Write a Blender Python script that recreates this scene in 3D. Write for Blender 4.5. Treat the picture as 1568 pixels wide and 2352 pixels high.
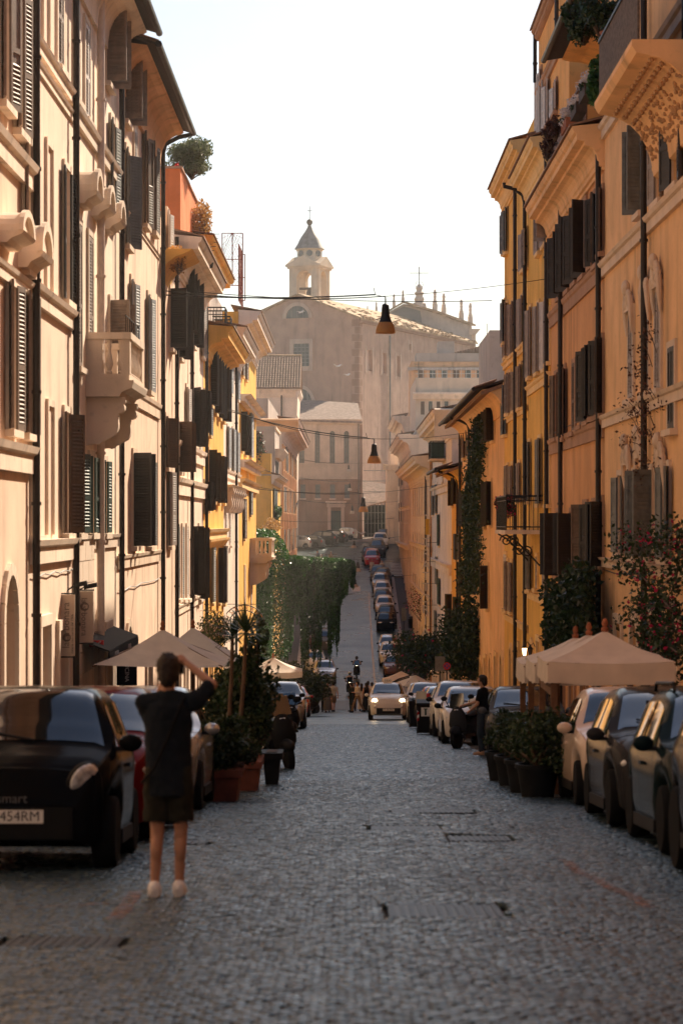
import bpy, bmesh, math, random
import numpy as np
from mathutils import Matrix, Vector
R = math.radians
random.seed(7); RNG = np.random.default_rng(7)
for o in list(bpy.data.objects): bpy.data.objects.remove(o)
scene = bpy.context.scene
COL = scene.collection
# ---------------------------------------------------------------- camera, sky, sun, exposure
F = 5600.0; VX = 795.0; H0 = 1200.0; CZ = 1.53      # focal length, vanishing point, horizon in a 1568 x 2352 picture; eye height
cam_d = bpy.data.cameras.new('camera'); cam = bpy.data.objects.new('camera', cam_d); COL.objects.link(cam)
cam.location = (0, 0, CZ); cam.rotation_euler = (R(90), 0, 0)
cam_d.sensor_fit = 'HORIZONTAL'; cam_d.sensor_width = 24.0; cam_d.lens = F/1568*24
cam_d.shift_x = -(VX-784)/1568; cam_d.shift_y = (H0-1176)/1568
cam_d.clip_start = 0.5; cam_d.clip_end = 3000
cam_d.dof.use_dof = True; cam_d.dof.focus_distance = 120; cam_d.dof.aperture_fstop = 3.2
scene.camera = cam
scene.render.resolution_x = 682; scene.render.resolution_y = 1024
SUN_AZ = R(26); SUN_EL = R(35)          # azimuth from the street axis towards the right
world = bpy.data.worlds.new('World'); scene.world = world; world.use_nodes = True
wn = world.node_tree; wn.nodes.clear()
wo = wn.nodes.new('ShaderNodeOutputWorld'); wb = wn.nodes.new('ShaderNodeBackground'); sk = wn.nodes.new('ShaderNodeTexSky')
sk.sky_type = 'NISHITA'; sk.sun_disc = False; sk.sun_elevation = SUN_EL; sk.sun_rotation = SUN_AZ
sk.air_density = 1.0; sk.dust_density = 1.2; sk.ozone_density = 1.0; sk.altitude = 50
wb.inputs[1].default_value = 0.065
wn.links.new(sk.outputs[0], wb.inputs[0]); wn.links.new(wb.outputs[0], wo.inputs[0])
sd = bpy.data.lights.new('sun', 'SUN'); sun = bpy.data.objects.new('sun', sd); COL.objects.link(sun)
sd.energy = 5.0; sd.angle = R(0.6); sd.color = (1.0, 0.82, 0.62)
SV = Vector((math.sin(SUN_AZ)*math.cos(SUN_EL), math.cos(SUN_AZ)*math.cos(SUN_EL), math.sin(SUN_EL)))
sun.rotation_euler = SV.to_track_quat('Z', 'Y').to_euler(); sun.location = (60, 60, 90)
vs = scene.view_settings
vs.view_transform = 'Standard'; vs.look = 'None'; vs.gamma = 1.0; vs.exposure = 1.05; vs.use_curve_mapping = False
scene.render.engine = 'CYCLES'
scene.cycles.max_bounces = 7; scene.cycles.diffuse_bounces = 4; scene.cycles.glossy_bounces = 3
scene.cycles.transparent_max_bounces = 8; scene.cycles.volume_bounces = 0
# ---------------------------------------------------------------- picture <-> place
def W(px, py, d): return Vector(((px-VX)*d/F, d, CZ+(H0-py)*d/F))
CR = {'a':(0,0,.3296),'b':(0,631.6,.3296),'c':(459.3,430.6,.4394),'d':(1090.9,0,.3051),'e':(1051.3,689,.3296),'f':(0,1378,.4394),
 'g':(574.2,1148.3,.3296),'h':(976,1378,.3775),'i':(356,488,.1831),'j':(356,890,.1831),'k':(551.2,775.1,.2197),'l':(878.4,775.1,.1953),
 'm':(631.6,488,.3112),'n':(861.2,1177,.2014),'o':(620.1,1492.8,.1465),'p':(803.8,1492.8,.2197),'q':(86.1,1320.5,.1831),
 'r':(1291.8,1550.2,.2319),'s':(447.8,1366.5,.1831),'t':(0,1521.5,.232),'u':(660.3,1194.2,.2014),'v':(0,0,1)}
def PX(c, x, y=0):
    a, b, s = CR[c]; return a+s*x, b+s*y
_gd = [-60, 0, 144, 162, 176, 188, 200, 217, 262, 284, 296, 330, 600]
_gz = [5.5, 0, -9.65, -10.8, -11.15, -11.0, -10.25, -8.35, -3.2, -0.9, -0.3, -0.1, 0.0]
_xs = np.arange(-60, 600, 1.0); _zs = np.interp(_xs, _gd, _gz); _k = np.ones(11)/11
_zs = np.convolve(np.pad(_zs, 5, mode='edge'), _k, 'valid')
def gz(y): return float(np.interp(y, _xs, _zs))
def gpitch(y): return math.atan((gz(y+1.2)-gz(y-1.2))/2.4)
# ---------------------------------------------------------------- materials
MATS = {}
def mat(name, col, rough=.8, var=.12, scale=1.5, metal=0, spec=.4, bump=0.0, bscale=40, streak=0.0, coat=0, trans=0, emit=None, island=0.0, rvar=0):
    if name in MATS: return MATS[name]
    m = bpy.data.materials.new(name); m.use_nodes = True; MATS[name] = m
    nt = m.node_tree; N = nt.nodes; L = nt.links; b = N['Principled BSDF']
    b.inputs['Roughness'].default_value = rough; b.inputs['Metallic'].default_value = metal
    b.inputs['Specular IOR Level'].default_value = spec; b.inputs['Coat Weight'].default_value = coat; b.inputs['Coat Roughness'].default_value = .03
    col = tuple(col)
    tc = N.new('ShaderNodeTexCoord')
    def noise(sc, det=4, mapping=None):
        n = N.new('ShaderNodeTexNoise'); n.inputs['Scale'].default_value = sc; n.inputs['Detail'].default_value = det
        if mapping:
            mp = N.new('ShaderNodeMapping'); mp.inputs['Scale'].default_value = mapping; L.new(tc.outputs['Object'], mp.inputs[0]); L.new(mp.outputs[0], n.inputs[0])
        else: L.new(tc.outputs['Object'], n.inputs[0])
        return n
    def cmix(fac, a, bb):
        x = N.new('ShaderNodeMix'); x.data_type = 'RGBA'
        if isinstance(fac, (int, float)): x.inputs[0].default_value = fac
        else: L.new(fac, x.inputs[0])
        for i, c in ((6, a), (7, bb)):
            if isinstance(c, tuple): x.inputs[i].default_value = (*c, 1)
            else: L.new(c, x.inputs[i])
        return x.outputs[2]
    def rng(sock, a, bb, c=0, d=1):
        r = N.new('ShaderNodeMapRange'); L.new(sock, r.inputs[0]); r.inputs[1].default_value = a; r.inputs[2].default_value = bb; r.inputs[3].default_value = c; r.inputs[4].default_value = d
        return r.outputs[0]
    lo = tuple(max(0, c*(1-var*1.3)) for c in col); hi = tuple(min(1, c*(1+var)) for c in col)
    out = None
    if var > 0:
        n1 = noise(scale); out = cmix(rng(n1.outputs[0], .3, .7), lo, hi)
        if streak > 0:
            n2 = noise(1.6, 5, (1.2, 1.2, .10)); dk = tuple(c*.52 for c in col)
            out = cmix(rng(n2.outputs[0], .52, .78, 0, streak), out, dk)
            n3 = noise(.55, 6); pale = tuple(min(1, c*1.12+.03) for c in col)
            out = cmix(rng(n3.outputs[0], .5, .7, 0, streak*.8), out, pale)
            n4 = noise(5, 8); out = cmix(rng(n4.outputs[0], .60, .72, 0, streak*.55), out, tuple(c*.66 for c in col))
    if island > 0:
        g = N.new('ShaderNodeNewGeometry'); base = out if out is not None else col
        out = cmix(rng(g.outputs['Random Per Island'], 0, 1, 0, island), base, tuple(c*.25 for c in col))
        if rvar: L.new(rng(g.outputs['Random Per Island'], 0, 1, rough-rvar, rough+rvar), b.inputs['Roughness'])
    if out is None: b.inputs['Base Color'].default_value = (*col, 1)
    else: L.new(out, b.inputs['Base Color'])
    if bump > 0:
        nb = noise(bscale, 5); bp = N.new('ShaderNodeBump'); bp.inputs['Strength'].default_value = bump; bp.inputs['Distance'].default_value = .02
        L.new(nb.outputs[0], bp.inputs['Height']); L.new(bp.outputs[0], b.inputs['Normal'])
    if trans > 0:
        t = N.new('ShaderNodeBsdfTranslucent'); mx = N.new('ShaderNodeMixShader'); mx.inputs[0].default_value = trans
        if out is not None: L.new(out, t.inputs[0])
        else: t.inputs[0].default_value = (*col, 1)
        L.new(b.outputs[0], mx.inputs[1]); L.new(t.outputs[0], mx.inputs[2]); L.new(mx.outputs[0], N['Material Output'].inputs[0])
    if emit:
        b.inputs['Emission Color'].default_value = (*emit[0], 1); b.inputs['Emission Strength'].default_value = emit[1]
    return m
def plaster(name, col, st=.85): return mat(name, col, rough=.9, var=.10, scale=.9, spec=.15, bump=.25, bscale=30, streak=st)
PEACH = plaster('plaster_peach', (.82,.61,.46)); PEACH2 = plaster('plaster_light_peach', (.84,.65,.51)); APRI = plaster('plaster_apricot', (.78,.46,.25))
CREAM = plaster('plaster_cream', (.84,.69,.55)); YEL = plaster('plaster_yellow', (.80,.46,.11)); YEL2 = plaster('plaster_gold', (.82,.44,.08))
PALE = plaster('plaster_pale', (.80,.66,.54)); ORA = plaster('plaster_orange', (.80,.40,.13)); ORB = plaster('plaster_brown_orange', (.66,.34,.15), .8)
TERR = plaster('plaster_red_orange', (.72,.20,.06)); ROS = plaster('plaster_rose_beige', (.66,.46,.36)); GREYP = plaster('plaster_grey', (.45,.38,.33), .9)
RPEACH = plaster('plaster_warm_peach', (.82,.50,.25)); TRIM = plaster('trim_stone', (.72,.56,.42), .5); TRIMY = plaster('trim_yellow', (.82,.56,.26), .4)
TRIMB = plaster('trim_brown', (.42,.25,.16), .5); TRAV = plaster('travertine', (.66,.54,.43), .7); TAN = plaster('plaster_tan', (.72,.57,.43), .6); MUD = plaster('church_plaster', (.46,.295,.215), .8)
BRICKB = plaster('church_brick', (.33,.19,.13), .7); WINGP = plaster('church_wing_plaster', (.55,.41,.32), .5)
SH = {'t': mat('shutter_taupe', (.22,.165,.13), .6, .2, 6), 'd': mat('shutter_dark', (.028,.026,.024), .55, .2, 6), 'n': mat('shutter_brown', (.10,.058,.035), .6, .25, 6),
      'g': mat('shutter_grey', (.30,.25,.22), .6, .15, 6), 'b': mat('shutter_blue_grey', (.30,.33,.35), .55, .15, 6), 'e': mat('shutter_green', (.025,.065,.06), .5, .2, 6),
      'w': mat('shutter_pale', (.55,.50,.46), .6, .12, 6), 'k': mat('shutter_teal_grey', (.16,.17,.165), .6, .2, 6)}
GLASS = mat('window_glass', (.012,.016,.018), .06, 0, spec=.8); FRAME = mat('window_frame_paint', (.32,.24,.18), .6, .15, 5)
IRON = mat('black_iron', (.012,.012,.012), .5, .2, 9, metal=.3); PIPE = mat('dark_copper_pipe', (.022,.016,.013), .45, .3, 7, metal=.2)
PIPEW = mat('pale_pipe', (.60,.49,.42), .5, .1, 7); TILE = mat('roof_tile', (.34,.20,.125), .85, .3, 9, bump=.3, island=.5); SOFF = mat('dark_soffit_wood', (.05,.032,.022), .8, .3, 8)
LEAF = mat('leaf_dark', (.034,.068,.022), .45, .45, 3, trans=.30, island=.7); LEAFI = mat('leaf_ivy', (.032,.135,.014), .40, .4, 2.5, trans=.40, island=.85); LEAFO = mat('leaf_olive', (.11,.14,.06), .55, .4, 3, trans=.3)
LEAFY = mat('leaf_dry', (.45,.24,.07), .7, .4, 3, trans=.4); BARK = mat('bark', (.10,.065,.042), .9, .3, 8, bump=.5); PINK = mat('flower_pink', (.50,.02,.09), .6, .3, 6, trans=.3)
REDF = mat('flower_red', (.62,.02,.02), .5, .2, 6, trans=.2); WHITEF = mat('flower_white', (.72,.66,.64), .6, .1, 6, trans=.2); TERRA = mat('terracotta', (.30,.105,.05), .85, .2, 6)
TUB = mat('reddish_tub', (.13,.042,.028), .8, .25, 6); DARKPOT = mat('dark_pot', (.010,.012,.014), .6, .2, 6, spec=.15); WOOD = mat('brown_wood', (.15,.075,.038), .7, .35, 7, bump=.3)
CANV = mat('canvas_beige', (.78,.69,.59), .85, .08, 3, trans=.25, bump=.1); CANVW = mat('canvas_pale', (.68,.63,.57), .85, .06, 3, trans=.2)
RUB = mat('tyre_rubber', (.009,.010,.011), .85, .1, 9, spec=.08); RIM = mat('wheel_rim', (.42,.42,.42), .3, .05, 9, metal=.9); BLKP = mat('black_plastic', (.008,.009,.010), .5, .1, 9, spec=.12)
CGLASS = mat('car_glass', (.010,.013,.015), .03, 0, spec=1.0, coat=1); LENS = mat('headlight_lens', (.62,.64,.66), .12, .35, 18, metal=.15, coat=1); LENSR = mat('tail_light', (.40,.01,.01), .15, 0, coat=1)
PLATE = mat('number_plate', (.70,.70,.68), .4, .03); INK = mat('dark_print', (.02,.02,.025), .6, 0); SKIN = mat('skin', (.46,.25,.165), .55, .06, 8); HAIR = mat('dark_hair', (.020,.012,.008), .6, .3, 30, bump=.4, bscale=120)
CHROME = mat('chrome', (.75,.75,.75), .1, 0, metal=1)
def paint(name, col, metal=0.0):
    dark = max(col) < .12; return mat('paint_'+name, col, rough=.14 if dark else .2, var=.02, scale=3, spec=.02 if dark else .25, coat=.0 if dark else .25, metal=0 if dark else metal)
# ---------------------------------------------------------------- mesh collector
class MB:
    def __init__(s): s.v = []; s.f = []; s.m = []
    def add(s, vs, fs, mi=0):
        o = len(s.v); s.v.extend([tuple(p) for p in vs]); s.f.extend([tuple(i+o for i in f) for f in fs]); s.m.extend([mi]*len(fs)); return s
    def box(s, x0, x1, y0, y1, z0, z1, mi=0):
        return s.add([(x0,y0,z0),(x1,y0,z0),(x1,y1,z0),(x0,y1,z0),(x0,y0,z1),(x1,y0,z1),(x1,y1,z1),(x0,y1,z1)],
              [(0,3,2,1),(4,5,6,7),(0,1,5,4),(1,2,6,5),(2,3,7,6),(3,0,4,7)], mi)
    def hexa(s, p, mi=0):
        return s.add(p, [(0,3,2,1),(4,5,6,7),(0,1,5,4),(1,2,6,5),(2,3,7,6),(3,0,4,7)], mi)
    def obox(s, c, size, M, mi=0):
        c = Vector(c); pts = []
        for k in (-.5, .5):
            for a, b in ((-.5,-.5),(.5,-.5),(.5,.5),(-.5,.5)): pts.append(c + M @ Vector((a*size[0], b*size[1], k*size[2])))
        return s.hexa(pts, mi)
    def tube(s, pts, r, n=8, mi=0, cap=True):
        pts = [Vector(p) for p in pts]; k = len(pts); rs = r if isinstance(r, (list, tuple)) else [r]*k
        vs = []; prev = None
        for i, p in enumerate(pts):
            t = (pts[min(i+1,k-1)]-pts[max(i-1,0)])
            if t.length < 1e-9: t = Vector((0,0,1))
            t.normalize()
            a = prev if prev is not None else (Vector((0,0,1)) if abs(t.z) < .9 else Vector((1,0,0)))
            a = (a - t*a.dot(t)); a.normalize(); prev = a; b = t.cross(a)
            for j in range(n):
                q = 2*math.pi*j/n; vs.append(p+(a*math.cos(q)+b*math.sin(q))*rs[i])
        fs = [(i*n+j, i*n+(j+1)%n, (i+1)*n+(j+1)%n, (i+1)*n+j) for i in range(k-1) for j in range(n)]
        if cap: fs += [tuple(range(n))[::-1], tuple((k-1)*n+j for j in range(n))]
        return s.add(vs, fs, mi)
    def lathe(s, prof, c=(0,0,0), n=16, mi=0, M=None, sq=None):
        c = Vector(c); vs = []
        for r, z in prof:
            for j in range(n):
                q = 2*math.pi*(j+.5)/n; rr = r
                if sq: rr = r/max(abs(math.cos(q)), abs(math.sin(q)))*.86 if sq == 1 else r
                p = Vector((rr*math.cos(q), rr*math.sin(q), z)); vs.append(c+((M @ p) if M else p))
        k = len(prof); fs = [(i*n+j, i*n+(j+1)%n, (i+1)*n+(j+1)%n, (i+1)*n+j) for i in range(k-1) for j in range(n)]
        fs += [tuple(range(n))[::-1], tuple((k-1)*n+j for j in range(n))]
        return s.add(vs, fs, mi)
    def ball(s, c, r, n=12, m=8, mi=0, M=None):
        r = (r,r,r) if isinstance(r, (int,float)) else r; c = Vector(c); vs = []
        for i in range(1, m):
            t = math.pi*i/m
            for j in range(n):
                q = 2*math.pi*j/n; p = Vector((r[0]*math.sin(t)*math.cos(q), r[1]*math.sin(t)*math.sin(q), r[2]*math.cos(t))); vs.append(c+((M @ p) if M else p))
        top = Vector((0,0,r[2])); bot = Vector((0,0,-r[2])); vs += [c+((M@top) if M else top), c+((M@bot) if M else bot)]
        fs = [(i*n+j, (i+1)*n+j, (i+1)*n+(j+1)%n, i*n+(j+1)%n) for i in range(m-2) for j in range(n)]
        a = (m-1)*n; fs += [(a, j, (j+1)%n) for j in range(n)] + [(a+1, (m-2)*n+(j+1)%n, (m-2)*n+j) for j in range(n)]
        return s.add(vs, fs, mi)
    def poly(s, pts, off, mi=0):            # polygon pts (3d list) extruded by vector off
        n = len(pts); pts = [Vector(p) for p in pts]; o = Vector(off)
        return s.add(pts+[p+o for p in pts], [tuple(range(n))[::-1], tuple(range(n, 2*n))]+[(i,(i+1)%n,(i+1)%n+n,i+n) for i in range(n)], mi)
    def mesh(s, name, mats, smooth=False):
        me = bpy.data.meshes.new(name); me.from_pydata(s.v, [], s.f)
        for m in (mats if isinstance(mats, (list,tuple)) else [mats]): me.materials.append(m)
        if any(s.m): me.polygons.foreach_set('material_index', s.m)
        if smooth:
            me.polygons.foreach_set('use_smooth', [True]*len(me.polygons))
            try: me.set_sharp_from_angle(angle=R(42))
            except Exception: pass
        me.update(); return me
    def build(s, name, mats, parent=None, smooth=False, inv=True, label=None):
        return link(s.mesh(name, mats, smooth), name, parent, inv, label)
def link(me, name, parent=None, inv=True, label=None, loc=None, rot=None, scale=None):
    o = bpy.data.objects.new(name, me); COL.objects.link(o)
    if parent is not None:
        o.parent = parent
        if inv: o.matrix_parent_inverse = root_inv(parent)
    if loc is not None: o.location = loc
    if rot is not None: o.rotation_euler = rot
    if scale is not None: o.scale = scale
    if label: o['label'] = label
    return o
def wmat(o):
    m = Matrix.LocRotScale(o.location, o.rotation_euler, o.scale)
    return (wmat(o.parent) @ o.matrix_parent_inverse @ m) if o.parent else m
def root_inv(p): return wmat(p).inverted()
def tag(o, label, cat, group=None, kind=None):
    o['label'] = label; o['category'] = cat
    if group: o['group'] = group
    if kind: o['kind'] = kind
    return o
def struct(o): o['kind'] = 'structure'; return o
def thing(name, label, cat, loc=(0,0,0), rot=(0,0,0), group=None):
    o = bpy.data.objects.new(name, None); COL.objects.link(o); o.location = loc; o.rotation_euler = rot; o.empty_display_size = .2
    return tag(o, label, cat, group)
def copy_tree(src, name=None, parent=None):
    c = src.copy(); COL.objects.link(c); c.parent = parent
    for ch in src.children: copy_tree(ch, None, c)
    return c
def npmesh(name, V, Q, mats, mi=None, smooth=False):
    me = bpy.data.meshes.new(name); V = np.asarray(V, np.float32); Q = np.asarray(Q, np.int32); n = Q.shape[1]
    me.vertices.add(len(V)); me.vertices.foreach_set('co', V.ravel())
    me.loops.add(Q.size); me.loops.foreach_set('vertex_index', Q.ravel())
    me.polygons.add(len(Q)); me.polygons.foreach_set('loop_start', np.arange(0, Q.size, n, dtype=np.int32))
    for m in (mats if isinstance(mats, (list,tuple)) else [mats]): me.materials.append(m)
    if mi is not None: me.polygons.foreach_set('material_index', np.asarray(mi, np.int32))
    if smooth: me.polygons.foreach_set('use_smooth', np.ones(len(Q), bool))
    me.update(calc_edges=True); me.validate(); return me
def leaves(P, size, rng=None, up=0.0, elong=1.7, droop=0.0):
    """leaf-shaped quads at the points P"""
    rng = rng or RNG; n = len(P); P = np.asarray(P)
    a = rng.normal(size=(n,3)); a[:,2] -= droop; a /= np.linalg.norm(a, axis=1)[:,None]
    b = rng.normal(size=(n,3)); b[:,2] *= (1-up); b -= a*(a*b).sum(1)[:,None]; b /= np.linalg.norm(b, axis=1)[:,None]+1e-9
    s = size*rng.uniform(.6, 1.3, n)[:,None]; c = np.cross(a, b)*s*.12
    V = np.stack([P-a*s*.5*elong/1.7, P+b*s*.32+c, P+a*s*.5*elong/1.7, P-b*s*.32+c], 1).reshape(-1,3)
    return V, np.arange(4*n).reshape(-1,4)
def clumps(c, rad, n, k=14, fill=.45, rng=None):
    """points through a lumpy crown of radii rad about c"""
    rng = rng or RNG; d = rng.normal(size=(k,3)); d /= np.linalg.norm(d, axis=1)[:,None]
    cc = d*rng.uniform(.35, .82, k)[:,None]; w = rng.integers(0, k, n)
    q = rng.normal(size=(n,3)); q /= np.linalg.norm(q, axis=1)[:,None]; q *= (rng.uniform(0, 1, n)**.5)[:,None]*fill
    return (cc[w]+q)*np.asarray(rad)+np.asarray(c)
TXT = {}
def make_texts(words):                        # all lettering is shaped once, before the scene grows
    obs = []
    for w in words:
        cu = bpy.data.curves.new('lettering', 'FONT'); cu.body = w; cu.size = 1; cu.extrude = .02; cu.align_x = 'CENTER'; cu.align_y = 'CENTER'; cu.resolution_u = 3
        o = bpy.data.objects.new('lettering', cu); COL.objects.link(o); obs.append((w, o, cu))
    bpy.context.view_layer.update(); dg = bpy.context.evaluated_depsgraph_get()
    for w, o, cu in obs: TXT[w] = bpy.data.meshes.new_from_object(o.evaluated_get(dg))
    for w, o, cu in obs: bpy.data.objects.remove(o); bpy.data.curves.remove(cu)
make_texts(['FX454RM','smart','FT 063NT','TAXI','la arbonara','osteria con cucina dal 1906','OSTERIA','CUCINA']+list('RISTOANE'))
def text_me(s, size, ext, m):
    me = TXT[s].copy(); me.transform(Matrix.Diagonal((size, size, ext*50, 1))); me.materials.clear(); me.materials.append(m); return me
# ---------------------------------------------------------------- ground, road, pavements, cobbles
XL, XR = -5.4, 6.0
KL, KR = -3.75, 4.65          # kerb lines
def road_mat():
    m = bpy.data.materials.new('cobble_road'); m.use_nodes = True; nt = m.node_tree; N = nt.nodes; L = nt.links; b = N['Principled BSDF']
    tc = N.new('ShaderNodeTexCoord'); vo = N.new('ShaderNodeTexVoronoi'); vo.inputs['Scale'].default_value = 8.2; vo.inputs['Randomness'].default_value = .45
    L.new(tc.outputs['Object'], vo.inputs[0])
    ve = N.new('ShaderNodeTexVoronoi'); ve.feature = 'DISTANCE_TO_EDGE'; ve.inputs['Scale'].default_value = 8.2; ve.inputs['Randomness'].default_value = .45; L.new(tc.outputs['Object'], ve.inputs[0])
    sep = N.new('ShaderNodeSeparateColor'); L.new(vo.outputs['Color'], sep.inputs[0])
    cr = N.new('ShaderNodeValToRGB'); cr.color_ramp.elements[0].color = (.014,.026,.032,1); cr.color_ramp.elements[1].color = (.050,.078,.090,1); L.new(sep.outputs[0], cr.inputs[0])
    ns = N.new('ShaderNodeTexNoise'); ns.inputs['Scale'].default_value = .35; ns.inputs['Detail'].default_value = 6; L.new(tc.outputs['Object'], ns.inputs[0])
    mr = N.new('ShaderNodeMapRange'); L.new(ns.outputs[0], mr.inputs[0]); mr.inputs[1].default_value = .3; mr.inputs[2].default_value = .7; mr.inputs[3].default_value = .22; mr.inputs[4].default_value = .40
    L.new(mr.outputs[0], b.inputs['Roughness']); L.new(cr.outputs[0], b.inputs['Base Color'])
    sm = N.new('ShaderNodeMapRange'); L.new(ve.outputs['Distance'], sm.inputs[0]); sm.inputs[1].default_value = 0; sm.inputs[2].default_value = .12
    ad = N.new('ShaderNodeMath'); ad.operation = 'MULTIPLY_ADD'; L.new(sep.outputs[1], ad.inputs[0]); ad.inputs[1].default_value = .5; L.new(sm.outputs[0], ad.inputs[2])
    bp = N.new('ShaderNodeBump'); bp.inputs['Strength'].default_value = .10; bp.inputs['Distance'].default_value = .02; L.new(ad.outputs[0], bp.inputs['Height']); L.new(bp.outputs[0], b.inputs['Normal'])
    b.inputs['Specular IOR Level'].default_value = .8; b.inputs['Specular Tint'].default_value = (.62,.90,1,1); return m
ROAD = road_mat()
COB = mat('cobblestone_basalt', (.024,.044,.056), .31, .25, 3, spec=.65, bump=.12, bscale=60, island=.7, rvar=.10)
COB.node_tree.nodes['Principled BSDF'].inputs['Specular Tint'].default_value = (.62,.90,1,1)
JOINT = mat('joint_sand', (.020,.022,.022), .95, .2, 20)
PAVE = mat('pavement_asphalt', (.055,.055,.057), .75, .25, 6, bump=.3); KERB = mat('kerb_travertine', (.40,.36,.33), .7, .2, 5)
CUT = 96.0
def sheet(xf0, xf1, ys, dz, nx=1):
    V = []; Q = []
    for i, y in enumerate(ys):
        a, b = (xf0(y) if callable(xf0) else xf0), (xf1(y) if callable(xf1) else xf1)
        for j in range(nx+1): V.append((a+(b-a)*j/nx, y, gz(y)+(dz(y) if callable(dz) else dz)))
    for i in range(len(ys)-1):
        for j in range(nx): k = i*(nx+1)+j; Q.append((k, k+1, k+nx+2, k+nx+1))
    return V, Q
gv, gq = sheet(-420, 420, [-60, -20]+list(range(0, 301, 4))+[320, 350, 400, 500, 599], -.30)
terr = mat('dry_ground', (.16,.13,.10), .95, .2, .3)
struct(link(npmesh('ground', gv, gq, terr), 'ground'))
# the road: bare joints under the laid cobbles near the camera, a material beyond
rootroad = struct(bpy.data.objects.new('road', None)); COL.objects.link(rootroad)
V, Q = sheet(KL-.1, KR+.1, list(np.arange(-12, CUT+.1, 2.0)), -.042, 2); link(npmesh('road_bed', V, Q, JOINT), 'road_bed', rootroad)
def rx1(y): return KR+.1 if y < 262 else KR+.1+(y-262)*.55
def rx0(y): return KL-.1 if y < 262 else KL-.1-(y-262)*1.2
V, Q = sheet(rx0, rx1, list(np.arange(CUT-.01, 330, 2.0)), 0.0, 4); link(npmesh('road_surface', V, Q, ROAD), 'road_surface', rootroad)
# cobbles, laid on a gently uneven bed
def und(x, y): return .011*math.sin(1.15*x+.75*y)+.008*math.sin(2.2*x-1.3*y+1.0)+.007*math.sin(.4*x+3.3*y)+.004*math.sin(5.1*x+1.9*y)
CQ = np.array([(0,1,5,4),(1,2,6,5),(2,3,7,6),(3,0,4,7),(4,5,9,8),(5,6,10,9),(6,7,11,10),(7,4,8,11),(8,9,10,11)])
PIT = .088
def cobbles_v(rng, n):            # n stones about their own centres, 12 vertices each
    a = PIT*.485*rng.uniform(.90, 1.05, (n,1,1)); sq = np.array([(-1,-1),(1,-1),(1,1),(-1,1)])[None]; j = rng.uniform(-.005, .005, (n,4,2)); base = sq*a+j
    v = np.zeros((n,12,3)); v[:,0:4,:2] = base; v[:,4:8,:2] = base; v[:,8:12,:2] = base*.72; h = rng.uniform(-.0035, .003, (n,1)); v[:,0:4,2] = -.045; v[:,4:8,2] = -.0052+h; v[:,8:12,2] = rng.uniform(-.0030, .0030, (n,4))+h
    return v
rng = np.random.default_rng(3); cells = []
for r_, y in enumerate(np.arange(8.2, CUT, PIT)):
    lim = .142*y+1.1; off = (r_ % 2)*PIT/2+rng.uniform(-.01, .01); lo = max(KL+.02 if y < 46 else -2.3, -lim); hi = min(KR-.02 if y < 46 else 3.1, lim)
    xx = np.arange(math.floor(lo/PIT)*PIT+off, hi, PIT); xx = xx[xx > lo]; cells.append(np.stack([xx, y+.035*np.sin(xx*1.7)+.012*np.sin(xx*6+y)], 1))
cells = np.concatenate(cells)
HOLES = []     # (x0,x1,y0,y1) kept free for iron covers
def cover_rect(px0, px1, py, depth):
    d = 1.53/(((py-H0)/F)-.067); return ((px0-VX)*d/F, (px1-VX)*d/F, d-depth/2, d+depth/2)
COVERS = [cover_rect(892, 1150, 2092, .95), cover_rect(1030, 1170, 1926, .8), cover_rect(852, 1010, 1902, .75), cover_rect(900, 1085, 1863, .8), cover_rect(15, 275, 2163, .55), cover_rect(335, 475, 1935, .5)]
keep = np.ones(len(cells), bool)
for x0, x1, y0, y1 in COVERS: keep &= ~((cells[:,0] > x0-.05) & (cells[:,0] < x1+.05) & (cells[:,1] > y0-.05) & (cells[:,1] < y1+.05))
cells = cells[keep]
vis = np.where((cells[:,1] > 10.9) & (np.abs(cells[:,0]) < cells[:,1]*.139))[0]; near = set(vis[np.argsort(cells[vis,1])][:300].tolist())
variants = [npmesh('cobblestone', v, CQ, COB) for v in cobbles_v(rng, 24)]
for k in near:
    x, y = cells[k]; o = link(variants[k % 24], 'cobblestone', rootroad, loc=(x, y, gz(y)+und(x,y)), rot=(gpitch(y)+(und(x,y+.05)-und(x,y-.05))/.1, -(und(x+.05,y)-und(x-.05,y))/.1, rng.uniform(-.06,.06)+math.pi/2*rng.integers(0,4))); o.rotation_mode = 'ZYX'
rest = cells[[k for k in range(len(cells)) if k not in near]]; n = len(rest); v = cobbles_v(rng, n); X_, Y_ = rest[:,0], rest[:,1]
U = lambda x, y: .011*np.sin(1.15*x+.75*y)+.008*np.sin(2.2*x-1.3*y+1.0)+.007*np.sin(.4*x+3.3*y)+.004*np.sin(5.1*x+1.9*y)
v[:,:,2] += v[:,:,1]*(-.067+(U(X_,Y_+.05)-U(X_,Y_-.05))/.1)[:,None]+v[:,:,0]*((U(X_+.05,Y_)-U(X_-.05,Y_))/.1)[:,None]; v += np.stack([X_, Y_, np.interp(Y_, _xs, _zs)+U(X_,Y_)], 1)[:,None,:]
fm = Y_ > 40                       # far stones need no bevel
VV = np.concatenate([v[~fm].reshape(-1,3), v[fm][:,[4,5,6,7,8,9,10,11]].reshape(-1,3)]); n1, n2 = int((~fm).sum()), int(fm.sum())
QQ = np.concatenate([(CQ[None]+(np.arange(n1)*12)[:,None,None]).reshape(-1,4), (np.array([(0,1,5,4),(1,2,6,5),(2,3,7,6),(3,0,4,7),(4,5,6,7)])[None]+(n1*12+np.arange(n2)*8)[:,None,None]).reshape(-1,4)])
o = link(npmesh('cobblestone', VV, QQ, COB), 'cobblestones', rootroad); o['kind'] = 'stuff'
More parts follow.
